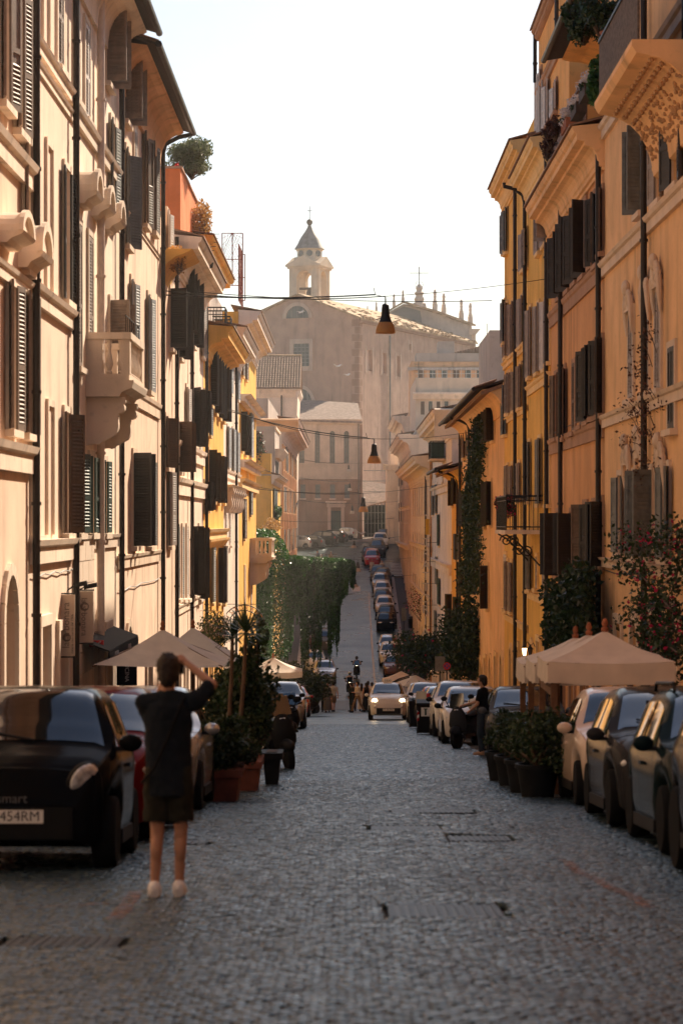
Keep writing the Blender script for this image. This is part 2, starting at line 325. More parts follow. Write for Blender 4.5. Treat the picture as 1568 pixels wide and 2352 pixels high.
# asphalt patch and crossing where the side street meets, painted lines
PAINTW = mat('road_paint_white', (.55,.53,.50), .7, .25, 6); PAINTO = mat('road_paint_orange', (.42,.17,.07), .75, .45, 5)
V, Q = sheet(-9, 9, list(np.arange(150, 172.1, 1.0)), .004, 2); ap = struct(link(npmesh('side_street', V, Q, mat('asphalt', (.06,.063,.066), .5, .2, 2, bump=.3)), 'side_street'))
def strip(name, x0, x1, y0, y1, m, dz=.008, shear=0):
    n = max(2, int((y1-y0)/1.5)+1); ys = np.linspace(y0, y1, n)
    V, Q = sheet(lambda y: x0+shear*(y-y0), lambda y: x1+shear*(y-y0), list(ys), dz); return struct(link(npmesh(name, V, Q, m), name))
for k in range(2): strip('crossing_stripe', (-.75, .55)[k], (-.05, 1.4)[k], 243, 247, PAINTW, .012)
for k in range(9): strip('crossing_stripe', 4.7, 6.6, 252.5+k*1.15, 253.1+k*1.15, PAINTW, .30)
strip('lane_line', 2.15, 2.30, 176, 242, PAINTW, .010)
# worn orange parking lines near the camera: laid over the cobbles as thin sheets
def pline(px0, py0, px1, py1, w):
    q = []
    for px, py in ((px0, py0), (px1, py1)):
        d = 1.53/(((py-H0)/F)-.067); q.append(((px-VX)*d/F, d))
    (xa, ya), (xb, yb) = q; n = 24; V = []; Q = []
    for i in range(n+1):
        t = i/n; x, y = xa+(xb-xa)*t, ya+(yb-ya)*t
        V += [(x-w/2, y, gz(y)+und(x,y)+.010), (x+w/2, y, gz(y)+und(x,y)+.010)]
    Q = [(2*i, 2*i+1, 2*i+3, 2*i+2) for i in range(n)]
    struct(link(npmesh('parking_line', V, Q, worn), 'parking_line'))
def worn_mat():
    m = bpy.data.materials.new('worn_orange_paint'); m.use_nodes = True; nt = m.node_tree; N = nt.nodes; L = nt.links; b = N['Principled BSDF']
    b.inputs['Base Color'].default_value = (.36,.15,.07,1); b.inputs['Roughness'].default_value = .75
    tc = N.new('ShaderNodeTexCoord'); n = N.new('ShaderNodeTexNoise'); n.inputs['Scale'].default_value = 14; n.inputs['Detail'].default_value = 5; L.new(tc.outputs['Object'], n.inputs[0])
    r = N.new('ShaderNodeMapRange'); L.new(n.outputs[0], r.inputs[0]); r.inputs[1].default_value = .40; r.inputs[2].default_value = .58; r.inputs[4].default_value = .5; L.new(r.outputs[0], b.inputs['Alpha']); return m
worn = worn_mat()
pline(1490, 2090, 1295, 1978, .10); pline(262, 2118, 312, 2050, .11); pline(30, 2083, 250, 2072, .08)
# pavements with kerbs
def pavement(name, x0, x1, kx, y0, y1):
    ys = list(np.arange(y0, y1+.1, 2.0)); e = struct(bpy.data.objects.new(name, None)); COL.objects.link(e)
    V, Q = sheet(x0, x1, ys, .13); link(npmesh('paving', V, Q, PAVE), 'paving', e)
    s = .30 if kx > 0 else -.30
    lo, hi = min(kx, kx+s), max(kx, kx+s)
    for y in np.arange(y0, y1, 1.5):
        if 30 < y < 130: continue
        g0, g1 = gz(y), gz(y+1.48); m = MB(); m.hexa([(lo,y,g0-.1),(hi,y,g0-.1),(hi,y+1.48,g1-.1),(lo,y+1.48,g1-.1),(lo,y,g0+.137),(hi,y,g0+.137),(hi,y+1.48,g1+.137),(lo,y+1.48,g1+.137)]); m.build('kerb_stone', KERB, e)
    V, Q = sheet(lo+.002, hi-.002, [y for y in ys if 28 < y < 134], .133)
    if V: link(npmesh('kerb_run', V, Q, KERB), 'kerb_run', e)
pavement('pavement_left', XL-.3, KL, KL-.0, -10, 150); pavement('pavement_right', KR, XR+.3, KR, -10, 150)
pavement('pavement_left_hill', XL-.3, KL, KL, 172, 258); pavement('pavement_right_hill', KR, XR+.3, KR, 172, 252)
# iron covers set in the road
CASTI = mat('cast_iron', (.03,.036,.038), .45, .2, 8, metal=.6)
cl = ['cast iron cover nearest the camera in the middle of the road', 'pale perforated iron grate right of the road centre', 'dark iron cover strip left of the pale grate', 'dark iron strip farthest of the covers in mid road',
      'iron drain grate beside the parked black car', 'thin iron drain grate beside the standing photographer']
for k, (x0, x1, y0, y1) in enumerate(COVERS):
    t = thing('manhole_cover', cl[k], 'manhole cover', ((x0+x1)/2, (y0+y1)/2, gz((y0+y1)/2)), (0,0,0), 'iron covers in the cobbled road')
    m = MB(); g0, g1 = gz(y0), gz(y1)
    m.hexa([(x0,y0,g0-.06),(x1,y0,g0-.06),(x1,y1,g1-.06),(x0,y1,g1-.06),(x0,y0,g0-.004),(x1,y0,g0-.004),(x1,y1,g1-.004),(x0,y1,g1-.004)]); m.build('plate', CASTI, t)
    m = MB(); nx = max(4, int((x1-x0)/.06)); ny = max(3, int((y1-y0)/.08))
    for i in range(nx):
        for j in range(ny):
            cx, cy = x0+(i+.5)*(x1-x0)/nx, y0+(j+.5)*(y1-y0)/ny; z = gz(cy)
            m.box(cx-.017, cx+.017, cy-.022, cy+.022, z-.006, z+.004)
    m.build('tread_studs', CASTI, t)['kind'] = 'stuff'
# ---------------------------------------------------------------- building kit
class Fac:                      # a facade plane: u along it, z up, n out of it
    def __init__(s, ox, oy, ux, uy, sg=1):
        l = math.hypot(ux, uy); s.o = (ox, oy); s.u = (ux/l, uy/l); s.n = (sg*uy/l, -sg*ux/l); s.sg = sg
    def p(s, u, z, n=0): return Vector((s.o[0]+s.u[0]*u+s.n[0]*n, s.o[1]+s.u[1]*u+s.n[1]*n, z))
    def box(s, mb, u0, u1, z0, z1, n0, n1, mi=0):
        return mb.hexa([s.p(u0,z0,n0), s.p(u1,z0,n0), s.p(u1,z0,n1), s.p(u0,z0,n1), s.p(u0,z1,n0), s.p(u1,z1,n0), s.p(u1,z1,n1), s.p(u0,z1,n1)], mi)
    def prof(s, mb, u0, u1, pts, mi=0, cap=True):     # profile (n,z) swept along u
        k = len(pts); vs = [s.p(u0,z,n) for n,z in pts]+[s.p(u1,z,n) for n,z in pts]
        fs = [(i,(i+1)%k,(i+1)%k+k,i+k) for i in range(k)]
        if cap: fs += [tuple(range(k))[::-1], tuple(range(k,2*k))]
        return mb.add(vs, fs, mi)
    def ang(s): return math.atan2(s.u[1], s.u[0])
def holed_wall(mb, fac, u0, u1, z0, z1, holes, depth=.2, mi=0, n=0.0):
    us = sorted({u0,u1}|{min(max(h[i],u0),u1) for h in holes for i in (0,1)}); zs = sorted({z0,z1}|{min(max(h[i],z0),z1) for h in holes for i in (2,3)})
    idx = {}; vs = []; fs = []
    def vid(i, j):
        if (i,j) not in idx: idx[(i,j)] = len(vs); vs.append(fac.p(us[i], zs[j], n))
        return idx[(i,j)]
    for i in range(len(us)-1):
        uc = (us[i]+us[i+1])/2
        for j in range(len(zs)-1):
            zc = (zs[j]+zs[j+1])/2
            if any(h[0] < uc < h[1] and h[2] < zc < h[3] for h in holes): continue
            fs.append((vid(i,j), vid(i+1,j), vid(i+1,j+1), vid(i,j+1)))
    mb.add(vs, fs, mi)
    for a, b, c, d in [h[:4] for h in holes]:
        for (p, q) in (((a,c),(b,c)),((b,c),(b,d)),((b,d),(a,d)),((a,d),(a,c))):
            mb.add([fac.p(p[0],p[1],n), fac.p(q[0],q[1],n), fac.p(q[0],q[1],n-depth), fac.p(p[0],p[1],n-depth)], [(0,1,2,3)], mi)
SHM = {}; SLATM = {}
def shutter_mesh(w, h, key, slats=True):
    k = (w, h, key, slats)
    if k in SHM: return SHM[k]
    m = MB(); b = .065
    for x0, x1 in ((0,b),(w-b,w)): m.box(x0, x1, -.02, .02, 0, h)
    for z0, z1 in ((0,.11),(h*.42,h*.42+.09),(h-.09,h)): m.box(b, w-b, -.019, .019, z0, z1)
    m.box(b, w-b, .001, .004, .1, h-.08)          # thin back light-stop between the louvres
    if slats:
        for a, c in ((.11,h*.42),(h*.42+.09,h-.09)):
            n = max(3, int((c-a)/.068)); st = (c-a)/n
            for i in range(n):
                z = a+st*(i+.5); m.add([(b,-.024,z-.022),(w-b,-.024,z-.022),(w-b,.012,z+.024),(b,.012,z+.024),(b,-.024,z-.013),(w-b,-.024,z-.013),(w-b,.012,z+.033),(b,.012,z+.033)],
                    [(0,3,2,1),(4,5,6,7),(0,1,5,4),(2,3,7,6)])
    SHM[k] = m.mesh('shutter', SH[key]); return SHM[k]
def slat_mesh(key):
    if key not in SLATM:
        m = MB(); m.add([(0,-.024,-.022),(1,-.024,-.022),(1,.012,.024),(0,.012,.024),(0,-.024,-.013),(1,-.024,-.013),(1,.012,.033),(0,.012,.033)],
            [(0,3,2,1),(4,5,6,7),(0,1,5,4),(2,3,7,6),(1,2,6,5),(3,0,4,7)]); SLATM[key] = m.mesh('slat', SH[key])
    return SLATM[key]
def rr(x, q): return round(round(x/q)*q, 3)
class Bldg:
    def __init__(s, name, label, fac, u0, u1, zb, zt, wall, depth=11, cat='building', budget=0, trim=None, group=None):
        s.fac = fac; s.u0, s.u1, s.zb, s.zt = u0, u1, zb, zt; s.wm = wall; s.depth = depth; s.budget = budget; s.trim = trim or TRIM
        p = fac.p((u0+u1)/2, zb); s.e = thing(name, label, cat, p, (0,0,0), group); s.holes = []; s.wins = []; s.pend = []
    def at(s, c, cx, cy):            # picture point -> (u, z) on a street facade plane
        px, py = PX(c, cx, cy); X = s.fac.o[0]; d = F*X/(px-VX); return d, CZ+(H0-py)*d/F
    def win(s, c, cx, y0, y1, st='c', key='t', w=.95, sur=True):
        u, z1 = s.at(c, cx, y0); _, z0 = s.at(c, cx, y1); s.wins.append([u, z0, z1, w, st, key, sur]); return s
    def winu(s, u, z0, z1, w=.95, st='c', key='t', sur=True): s.wins.append([u, z0, z1, w, st, key, sur]); return s
    def finish(s, roof='flat', body=True, eave=None):
        fac = s.fac; ws = s.wins
        for i, a in enumerate(ws):                       # keep neighbours apart
            a[0] = min(max(a[0], s.u0+a[3]/2+.12), s.u1-a[3]/2-.12)
        ws.sort(key=lambda a: a[0])
        for it in range(14):
            for i in range(len(ws)):
                for j in range(i+1, len(ws)):
                    a, b = ws[i], ws[j]
                    if min(a[2], b[2]) > max(a[1], b[1])-.15:
                        need = (a[3]+b[3])/2+.24; du = b[0]-a[0]
                        if du < need:
                            sh = (need-du)/2; a[0] = max(s.u0+a[3]/2+.1, a[0]-sh*.6); b[0] = min(s.u1-b[3]/2-.1, b[0]+sh*.6)
                            if it > 6: a[3] = max(.5, a[3]*.94); b[3] = max(.5, b[3]*.94)
        holes = list(s.holes)
        for u, z0, z1, w, st, key, sur in ws:
            if st != 'b': holes.append((u-w/2, u+w/2, z0, z1))
        m = MB(); holed_wall(m, fac, s.u0, s.u1, s.zb, s.zt, holes)
        if body:
            D = s.depth; a, b, z0, z1 = s.u0, s.u1, s.zb, s.zt
            for q in ([fac.p(a,z0),fac.p(a,z0,-D),fac.p(a,z1,-D),fac.p(a,z1)], [fac.p(b,z0),fac.p(b,z0,-D),fac.p(b,z1,-D),fac.p(b,z1)], [fac.p(a,z0,-D),fac.p(b,z0,-D),fac.p(b,z1,-D),fac.p(a,z1,-D)]): m.add(q, [(0,1,2,3)])
            if roof == 'flat': m.add([fac.p(a,z1-.02),fac.p(b,z1-.02),fac.p(b,z1-.02,-D),fac.p(a,z1-.02,-D)], [(0,1,2,3)])
        m.build('wall', s.wm, s.e)
        if roof == 'gable':
            m = MB(); D = s.depth; h = D*.5*.38; z = s.zt; ov = eave if eave else .25
            P = [(ov,z-ov*.25),(-D/2,z+h),(-D-.2,z-.1),(-D-.2,z-.25),(-D/2,z+h-.18),(ov,z-ov*.25-.14)]
            fac.prof(m, s.u0-.06, s.u1+.06, P); m.build('roof', TILE, s.e)
        nsl = 0
        for u, z0, z1, w, st, key, sur in ws:
            h = z1-z0
            if sur:
                m = MB(); t = .13
                fac.box(m, u-w/2-t, u-w/2-.01, z0, z1+t, -.01, .055); fac.box(m, u+w/2+.01, u+w/2+t, z0, z1+t, -.01, .055); fac.box(m, u-w/2-.01, u+w/2+.01, z1+.01, z1+t, -.01, .052)
                m.build('window_surround', s.trim, s.e)
                if st != 'b':
                    m = MB(); fac.box(m, u-w/2-.2, u+w/2+.2, z0-.12, z0-.004, -.02, .15); m.build('sill', s.trim, s.e)
            if st == 'b': continue
            m = MB(); f = .06; n0, n1 = -.17, -.10
            fac.box(m, u-w/2, u-w/2+f, z0, z1, n0, n1); fac.box(m, u+w/2-f, u+w/2, z0, z1, n0, n1); fac.box(m, u-w/2+f, u+w/2-f, z0, z0+f, n0, n1); fac.box(m, u-w/2+f, u+w/2-f, z1-f, z1, n0, n1)
            fac.box(m, u-.03, u+.03, z0+f, z1-f, n0, n1); zt = z0+h*.66; fac.box(m, u-w/2+f, u-.031, zt-.02, zt+.02, n0, n1-.01); fac.box(m, u+.031, u+w/2-f, zt-.02, zt+.02, n0, n1-.01)
            wf = m.build('window', FRAME, s.e)
            m = MB(); m.add([fac.p(u-w/2,z0,-.14),fac.p(u+w/2,z0,-.14),fac.p(u+w/2,z1,-.14),fac.p(u-w/2,z1,-.14)], [(0,1,2,3)]); m.build('pane', GLASS, wf)
            if st == 'g': continue
            lw = rr(w/2-.004, .02); lh = rr(h-.02, .05)
            A = {'c': (2, 2), 'f': (172, 170), 'p': (random.uniform(164, 176), random.uniform(164, 176)), 'P': (random.uniform(100, 118), random.uniform(96, 112)), 'm': (172, 146), 'h': (125, 60)}[st]
            free = min([abs(b[0]-u)-(b[3]+w)/2 for b in ws if b[0] != u and min(b[2], z1) > max(b[1], z0)] + [9, u-w/2-s.u0+lw*.4, s.u1-u-w/2+lw*.4])
            if free < lw*1.05: A = tuple(min(a, 167+random.uniform(-5,5)) if a > 120 else a for a in A)
            if st == 'p' and key == 'd' and u > 55: A = (random.uniform(128, 152), random.uniform(128, 152))
            for side in (-1, 1):
                a = A[0] if side < 0 else A[1]; fold = nsl < s.budget
                me = shutter_mesh(lw, lh, key, slats=not fold)
                hp = fac.p(u+side*w/2, z0+.01, .03+(.03 if sur and a > 150 else 0)); q = R(a)
                # closed leaf points from its hinge to the middle; opening swings it out along the normal
                du = -side*math.cos(q); dn = math.sin(q)
                dx = fac.u[0]*du+fac.n[0]*dn; dy = fac.u[1]*du+fac.n[1]*dn
                so = link(me, 'shutter', s.e, loc=hp, rot=(0,0,math.atan2(dy,dx)))
                if fold:
                    for c0, c1 in ((.11,lh*.42),(lh*.42+.09,lh-.09)):
                        nn = max(3, int((c1-c0)/.068)); stp = (c1-c0)/nn
                        for i in range(nn):
                            if nsl >= s.budget: break
                            link(slat_mesh(key), 'slat', so, inv=False, loc=(.065, 0, c0+stp*(i+.5)), scale=(lw-.13,1,1)); nsl += 1
        return s
    def band(s, c, cx, cy, h=.3, n=.10, m=None):
        _, z = s.at(c, cx, cy); return s.bandz(z, h, n, m)
    def bandz(s, z, h=.3, n=.10, m=None):
        mb = MB(); s.fac.prof(mb, s.u0, s.u1, [(-.02,z-h),(n*.6,z-h),(n*.6,z-h*.35),(n,z-h*.25),(n*1.25,z),(-.02,z)]); mb.build('string_course', m or s.trim, s.e); return s
    def cornice(s, z=None, n=.7, h=.8, m=None, tiles=True, u0=None, u1=None, e=None):
        z = s.zt if z is None else z; mb = MB(); a, b = (s.u0 if u0 is None else u0), (s.u1 if u1 is None else u1)
        P = [(-.03,z-h),(.06,z-h),(.06,z-h*.91),(.12,z-h*.89),(.12,z-h*.79),(.16,z-h*.75)]+[(.16+(n*.58-.16)*(1-math.cos(t)), z-h*.75+h*.33*math.sin(t)) for t in (.4,.8,1.2,1.57)]+[(n*.62,z-h*.41),(n*.62,z-h*.32),(n*.86,z-h*.30),(n*.86,z-h*.16),(n*.94,z-h*.12),(n,z-h*.03),(n,z+.02),(-.03,z+.10)]
        s.fac.prof(mb, a, b, P); mb.build('cornice', m or s.trim, s.e)
        if tiles:
            mb = MB(); s.fac.prof(mb, a, b, [(-.4,z+.32),(n+.06,z+.025),(n+.06,z+.075),(-.4,z+.37)]); mb.build('cornice_tiles', TILE, s.e)
        return s
    def modillions(s, z, n=.45, h=.28, step=.55, w=.22, m=None):
        u = s.u0+.2
        while u+w < s.u1:
            mb = MB(); s.fac.prof(mb, u, u+w, [(-.02,z-h),(n*.3,z-h),(n*.75,z-h*.45),(n,z-h*.25),(n,z),(-.02,z)]); mb.build('modillion', m or s.trim, s.e); u += step
        return s
    def eave(s, z=None, n=1.15, soff=None, gutter=True):
        z = s.zt if z is None else z; fac = s.fac
        mb = MB(); P = [(-.02,z-1.1),(.08,z-1.1),(.08,z-.95)] + [(.08+(n*.62)*(1-math.cos(t)), z-.95+.75*math.sin(t)) for t in (.35,.7,1.0,1.3,1.55)] + [(n*.78,z-.15),(-.02,z-.05)]
        fac.prof(mb, s.u0, s.u1, P); mb.build('coved_soffit', soff or s.wm, s.e)
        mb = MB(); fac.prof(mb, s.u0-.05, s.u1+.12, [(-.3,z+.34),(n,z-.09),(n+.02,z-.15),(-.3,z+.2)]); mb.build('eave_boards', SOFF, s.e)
        t = MB()
        for k in range(5):
            q = math.pi*k/4; t.v += [(0+.10*math.cos(q), 0, .06*math.sin(q)), (0+.10*math.cos(q), 1, .06*math.sin(q))]
        t.f = [(2*k, 2*k+2, 2*k+3, 2*k+1) for k in range(4)]+[(0,2,4,6,8),(1,3,5,7,9)]; t.m = [0]*6; me = t.mesh('roof_tile', TILE)
        u = s.u0; a0 = fac.ang(); nd = math.atan2(-fac.n[1], -fac.n[0])
        while u < s.u1+.1:
            for i in range(2):
                nn = n+.06-i*.42; sl = .34
                link(me, 'roof_tile', s.e, loc=fac.p(u, z-.08+(n-nn)*sl+.02, nn), rot=(0.0, 0, nd-math.pi/2), scale=(1,.48,1)).rotation_euler = (math.atan(sl), 0, nd-math.pi/2)
            u += .24
        if gutter:
            mb = MB(); mb.tube([fac.p(s.u0-.1, z-.14, n+.07), fac.p(s.u1+.15, z-.14, n+.07)], .085, 8); mb.build('gutter', PIPE, s.e, True)
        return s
    def pipe(s, c, cx, y0=None, y1=None, m=None, r=.065, top=None):
        u, _ = s.at(c, cx, 0); fac = s.fac; z1 = s.at(c, cx, y0)[1] if y0 is not None else s.zt; z0 = s.at(c, cx, y1)[1] if y1 is not None else gz(u)+.2
        u = min(max(u, s.u0+.08), s.u1-.08); mb = MB(); pts = [fac.p(u, z0, .13)]
        if top: pts += [fac.p(u,z1-.75,.13), fac.p(u,z1-.5,.2), fac.p(u,z1-.3,top*.6), fac.p(u,z1-.22,top), fac.p(u,z1-.1,top)]
        else: pts += [fac.p(u, z1, .13)]
        mb.tube(pts, r, 9); z = z0+.6
        while z < z1-.9: mb.tube([fac.p(u, z, .13), fac.p(u, z+.06, .13)], r*1.35, 9); z += 1.9
        mb.build('drainpipe', m or PIPE, s.e, True); return s
    def door(s, u, w, h, arch=False, m=None, sur=True, depth=.25):
        zb = gz(u)-.2; z1 = gz(u)+h; fac = s.fac; u = min(max(u, s.u0+w/2+.1), s.u1-w/2-.1); s.holes.append((u-w/2, u+w/2, zb, z1))
        mb = MB(); fac.box(mb, u-w/2, u+w/2, zb, z1, -.24, -.19); d = mb.build('door', m or SH['d'], s.e)
        mb = MB()
        for k in (-1,1):
            for z in (.35, .62): fac.box(mb, u+k*w*.25-w*.16, u+k*w*.25+w*.16, zb+.3+h*(z-.33), zb+.15+h*(z-.05), -.19, -.165)
        mb.build('door_panel', m or SH['d'], d)
        if arch:
            mb = MB(); n = 10; zc = z1-w/2
            for k in (-1,1):
                pts = [fac.p(u+k*w/2, z1, -.005)]+[fac.p(u+k*w/2*math.cos(t), zc+w/2*math.sin(t), -.005) for t in np.linspace(0, math.pi/2, n)]
                mb.poly(pts, Vector((fac.n[0],fac.n[1],0))*-.18)
            mb.build('arch_spandrel', s.wm, s.e)
        if sur:
            mb = MB(); t = .2; top = z1-(w/2 if arch else 0)
            fac.box(mb, u-w/2-t, u-w/2-.005, zb, top, -.01, .07); fac.box(mb, u+w/2+.005, u+w/2+t, zb, top, -.01, .07)
            if arch:
                for i in range(9):
                    a, b = math.pi*i/9+.01, math.pi*(i+1)/9-.01; ra, rb = w/2+.005, w/2+t
                    pts = [fac.p(u+ra*math.cos(a), top+ra*math.sin(a), -.01), fac.p(u+rb*math.cos(a), top+rb*math.sin(a), -.01), fac.p(u+rb*math.cos(b), top+rb*math.sin(b), -.01), fac.p(u+ra*math.cos(b), top+ra*math.sin(b), -.01)]
                    mb.poly(pts, Vector((fac.n[0],fac.n[1],0))*.08)
            else: fac.box(mb, u-w/2-t, u+w/2+t, z1+.005, z1+t, -.01, .072)
            mb.build('door_surround', s.trim, s.e)
        return s
    def hood(s, c, cx, y0, y1, w=1.3, n=.5, curved=True):       # projecting pediment over a window
        u, z1 = s.at(c, cx, y0); _, z0 = s.at(c, cx, y1); u = min(max(u, s.u0+w/2+.05), s.u1-w/2-.05); fac = s.fac; h = z1-z0; mb = MB()
        fac.prof(mb, u-w/2, u+w/2, [(-.02,z0),(n*.35,z0),(n*.5,z0+h*.12),(n*.9,z0+h*.24),(n,z0+h*.34),(-.02,z0+h*.34)])
        k = 12; pts = [fac.p(u+w/2*math.cos(t), z0+h*.34+(h*.64 if curved else h*.5)*math.sin(t), -.02) for t in np.linspace(0, math.pi, k)]
        mb.poly(pts, Vector((fac.n[0],fac.n[1],0))*(n*.85)); 
        pts = [fac.p(u+w*.54*math.cos(t), z0+h*.34+h*.72*math.sin(t), n*.80) for t in np.linspace(0, math.pi, k)]+[fac.p(u+w*.42*math.cos(t), z0+h*.34+h*.52*math.sin(t), n*.80) for t in np.linspace(math.pi, 0, k)]
        mb.poly(pts, Vector((fac.n[0],fac.n[1],0))*(n*.18)); mb.build('window_pediment', s.trim, s.e); return s
    def cables(s, zs, m=None):
        for z in zs:
            mb = MB(); k = 9; us = np.linspace(s.u0+.1, s.u1-.1, k); mb.tube([s.fac.p(u, z-.03*(i % 2)+random.uniform(-.02,.02), .045) for i, u in enumerate(us)], .011, 5); mb.build('facade_cable', m or IRON, s.e)
        return s
    def auto_doors(s, step=3.4, w=1.4, h=2.7, arch=False, m=None, start=1.4):
        u = s.u0+start; k = 0
        while u+w/2+.3 < s.u1: s.door(u, w, h, arch=(arch and k % 2 == 0), m=m); u += step; k += 1
        return s
def bracket_scroll(mb, fac, u, z, n, h, w, mi=0):
    P = [(-.02,z),(n,z),(n,z-.1)]+[(n*(1-.35*t)-.06*math.sin(t*6.0), z-.1-h*.8*t) for t in np.linspace(.05,.9,9)]+[(n*.35,z-h),(-.02,z-h*1.05)]
    fac.prof(mb, u-w/2, u+w/2, P, mi)
    mb.tube([fac.p(u-w/2-.03, z-.22, n*.84), fac.p(u+w/2+.03, z-.22, n*.84)], .12, 10, mi); mb.tube([fac.p(u-w/2-.03, z-h*.9, n*.28), fac.p(u+w/2+.03, z-h*.9, n*.28)], .13, 10, mi)
def stone_balcony(b, u0, u1, zf, n, m=None, hb=1.0, brk=.95, bal=True):
    m = m or TRAV; fac = b.fac; e = b.e
    mb = MB(); fac.prof(mb, u0-.12, u1+.12, [(-.02,zf-.34),(n*.8,zf-.34),(n*.86,zf-.24),(n+.08,zf-.16),(n+.12,zf-.04),(n+.12,zf),(-.02,zf)]); slab = mb.build('balcony', m, e)
    for u in (u0+.22, u1-.22):
        mb = MB(); bracket_scroll(mb, fac, u, zf-.345, n*.92, brk, .3); mb.build('bracket', m, slab, True)
    mb = MB(); t = .12
    fac.box(mb, u0, u1, zf+.003, zf+.14, n-.14, n+.02); fac.box(mb, u0-.05, u1+.05, zf+hb-.14, zf+hb, n-.17, n+.06)
    for u in (u0, u1-.26): fac.box(mb, u, u+.26, zf+.14, zf+hb-.14, n-.15, n+.03)
    for u in (u0, u1-.14):
        fac.box(mb, u, u+.14, zf+.003, zf+.14, -.02, n-.14); fac.box(mb, u-.03, u+.17, zf+hb-.14, zf+hb-.002, -.02, n-.17)
        fac.box(mb, u, u+.14, zf+.14, zf+hb-.14, -.02, .35)
    mb.build('parapet', m, slab)
    pr = [(.05,0),(.07,.03),(.04,.07),(.085,.2),(.06,.36),(.035,.46),(.035,.52),(.06,.58),(.045,.62),(.07,.70),(.05,.72)]; hh = hb-.28; pr = [(r,z/.72*hh) for r,z in pr]
    k = max(2, int((u1-u0-.6)/.24)); 
    for i in range(k):
        mb = MB(); mb.lathe(pr, fac.p(u0+.36+(u1-u0-.72)*i/max(1,k-1), zf+.14, n-.06), 8); mb.build('baluster', m, slab, True)
    for uu in (u0+.07, u1-.07):
        for i in range(2):
            mb = MB(); mb.lathe(pr, fac.p(uu, zf+.14, .48+.24*i if n > .8 else .45), 8); mb.build('baluster', m, slab, True)
    return slab
def iron_balcony(b, u0, u1, zf, n, hb=1.0, slab=True, m=None, step=.13):
    fac = b.fac; mb = MB(); fac.box(mb, u0, u1, zf-.12, zf, -.02, n); s = mb.build('balcony', m or TRIM, b.e)
    mb = MB()
    def rail(z, r=.018):
        mb.tube([fac.p(u0+.03,z,.0), fac.p(u0+.03,z,n-.04)], r, 6); mb.tube([fac.p(u0+.03,z,n-.04), fac.p(u1-.03,z,n-.04)], r, 6); mb.tube([fac.p(u1-.03,z,n-.04), fac.p(u1-.03,z,0)], r, 6)
    rail(zf+hb, .028); rail(zf+.1); rail(zf+hb-.14); mb.build('railing', IRON, s)
    u = u0+.03
    while u < u1:
        mb = MB(); mb.tube([fac.p(u, zf, n-.04), fac.p(u, zf+hb, n-.04)], .012, 5); mb.build('baluster', IRON, s); u += step
    nn = .15
    while nn < n-.1:
        for uu in (u0+.03, u1-.03):
            mb = MB(); mb.tube([fac.p(uu, zf, nn), fac.p(uu, zf+hb, nn)], .012, 5); mb.build('baluster', IRON, s)
        nn += step
    return s
def LF(x=XL): return Fac(x, 0, 0, 1, 1)
def RF(x=XR): return Fac(x, 0, 0, 1, -1)
# ---------------------------------------------------------------- left side of the street
def ub(px, X): return F*X/(px-VX)
G = lambda a, b: min(gz(a), gz(b))-1.0
def mk(name, label, side, px0, px1, ztc, wall, budget=0, trim=None, X=None, u0=None, u1=None, **k):
    X = X or (XL if side == 'L' else XR); a = ub(px0, X) if u0 is None else u0; b = ub(px1, X) if u1 is None else u1; a, b = min(a,b), max(a,b)
    return Bldg(name, label, LF(X) if side == 'L' else RF(X), a, b, G(a,b), CZ+ztc, wall, budget=budget, trim=trim, **k)
# houses beside and behind the camera, out of the frame, that shade the near street
for side, lab, tt in (('L', 'peach house beside the camera outside the left edge', 15.0), ('R', 'ochre house beside the camera outside the right edge', 15.5)):
    b = mk('town_house', lab, side, 0, 0, tt, PEACH if side == 'L' else RPEACH, 0, TRIM, u0=-46 if side == 'L' else -46, u1=24 if side == 'L' else 37.2)
    for u in np.arange(-40, 20, 4.0):
        for z in (.6, 5.0, 9.2): b.winu(u, z+1.4-.03*u, z+3.6-.03*u, 1.0, 'p', 'n')
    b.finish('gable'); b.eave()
b = mk('town_house', 'peach plaster house at far left with arched pale portal and curved window hoods', 'L', 0, 68, 15.5, PEACH, 300, CREAM, u0=24)
b.win('a',20,-260,730,'p','t',.85).win('a',180,30,990,'p','t',.85).win('a',235,1050,1930,'p','t',.85).win('b',70,60,1080,'p','t',.8).win('b',185,130,1110,'p','t',.8)
for u in (30, 34): b.winu(u, 9.3, 11.8, 1.1, 'p', 't'); b.winu(u, 1.9, 4.6, 1.1, 'p', 't')
b.door(39.0, 1.5, 3.3, arch=True, m=SH['d']); b.finish('gable'); b.band('a',100,1060,.4,.16).band('b',100,1180,.45,.16).band('a',30,1850,.25,.10).eave()
b.hood('a',25,1480,1720,1.4,.42).hood('a',180,1580,1900,1.4,.42)
b.pipe('v',66,None,None).cables((CZ+1.2,))
b = mk('town_house', 'light peach house behind the restaurant banners with blind window panels', 'L', 68, 165, 14.5, PEACH2, 300, CREAM)
b.win('a',408,-330,480,'c','t',.85).win('a',312,-360,300,'b',w=.8).win('a',455,1180,2100,'p','d',.9).win('a',335,1030,2040,'b',w=.8).win('b',232,900,1815,'c','t',.85).win('b',342,920,1810,'b',w=.8).win('b',455,960,1800,'m','n',.9)
b.door(43.5, 1.3, 2.6).door(46.2, 1.3, 2.6); b.finish('gable'); b.band('a',408,520,.22,.12).band('a',408,660,.16,.08).band('a',450,2150,.34,.15).band('b',340,1840,.42,.16).eave()
b.pipe('a',485).cables((CZ-.9,))
b = mk('town_house', 'cream house carrying the stone balustrade balcony and round window pediments', 'L', 165, 268, 11.7, CREAM, 300, TRAV)
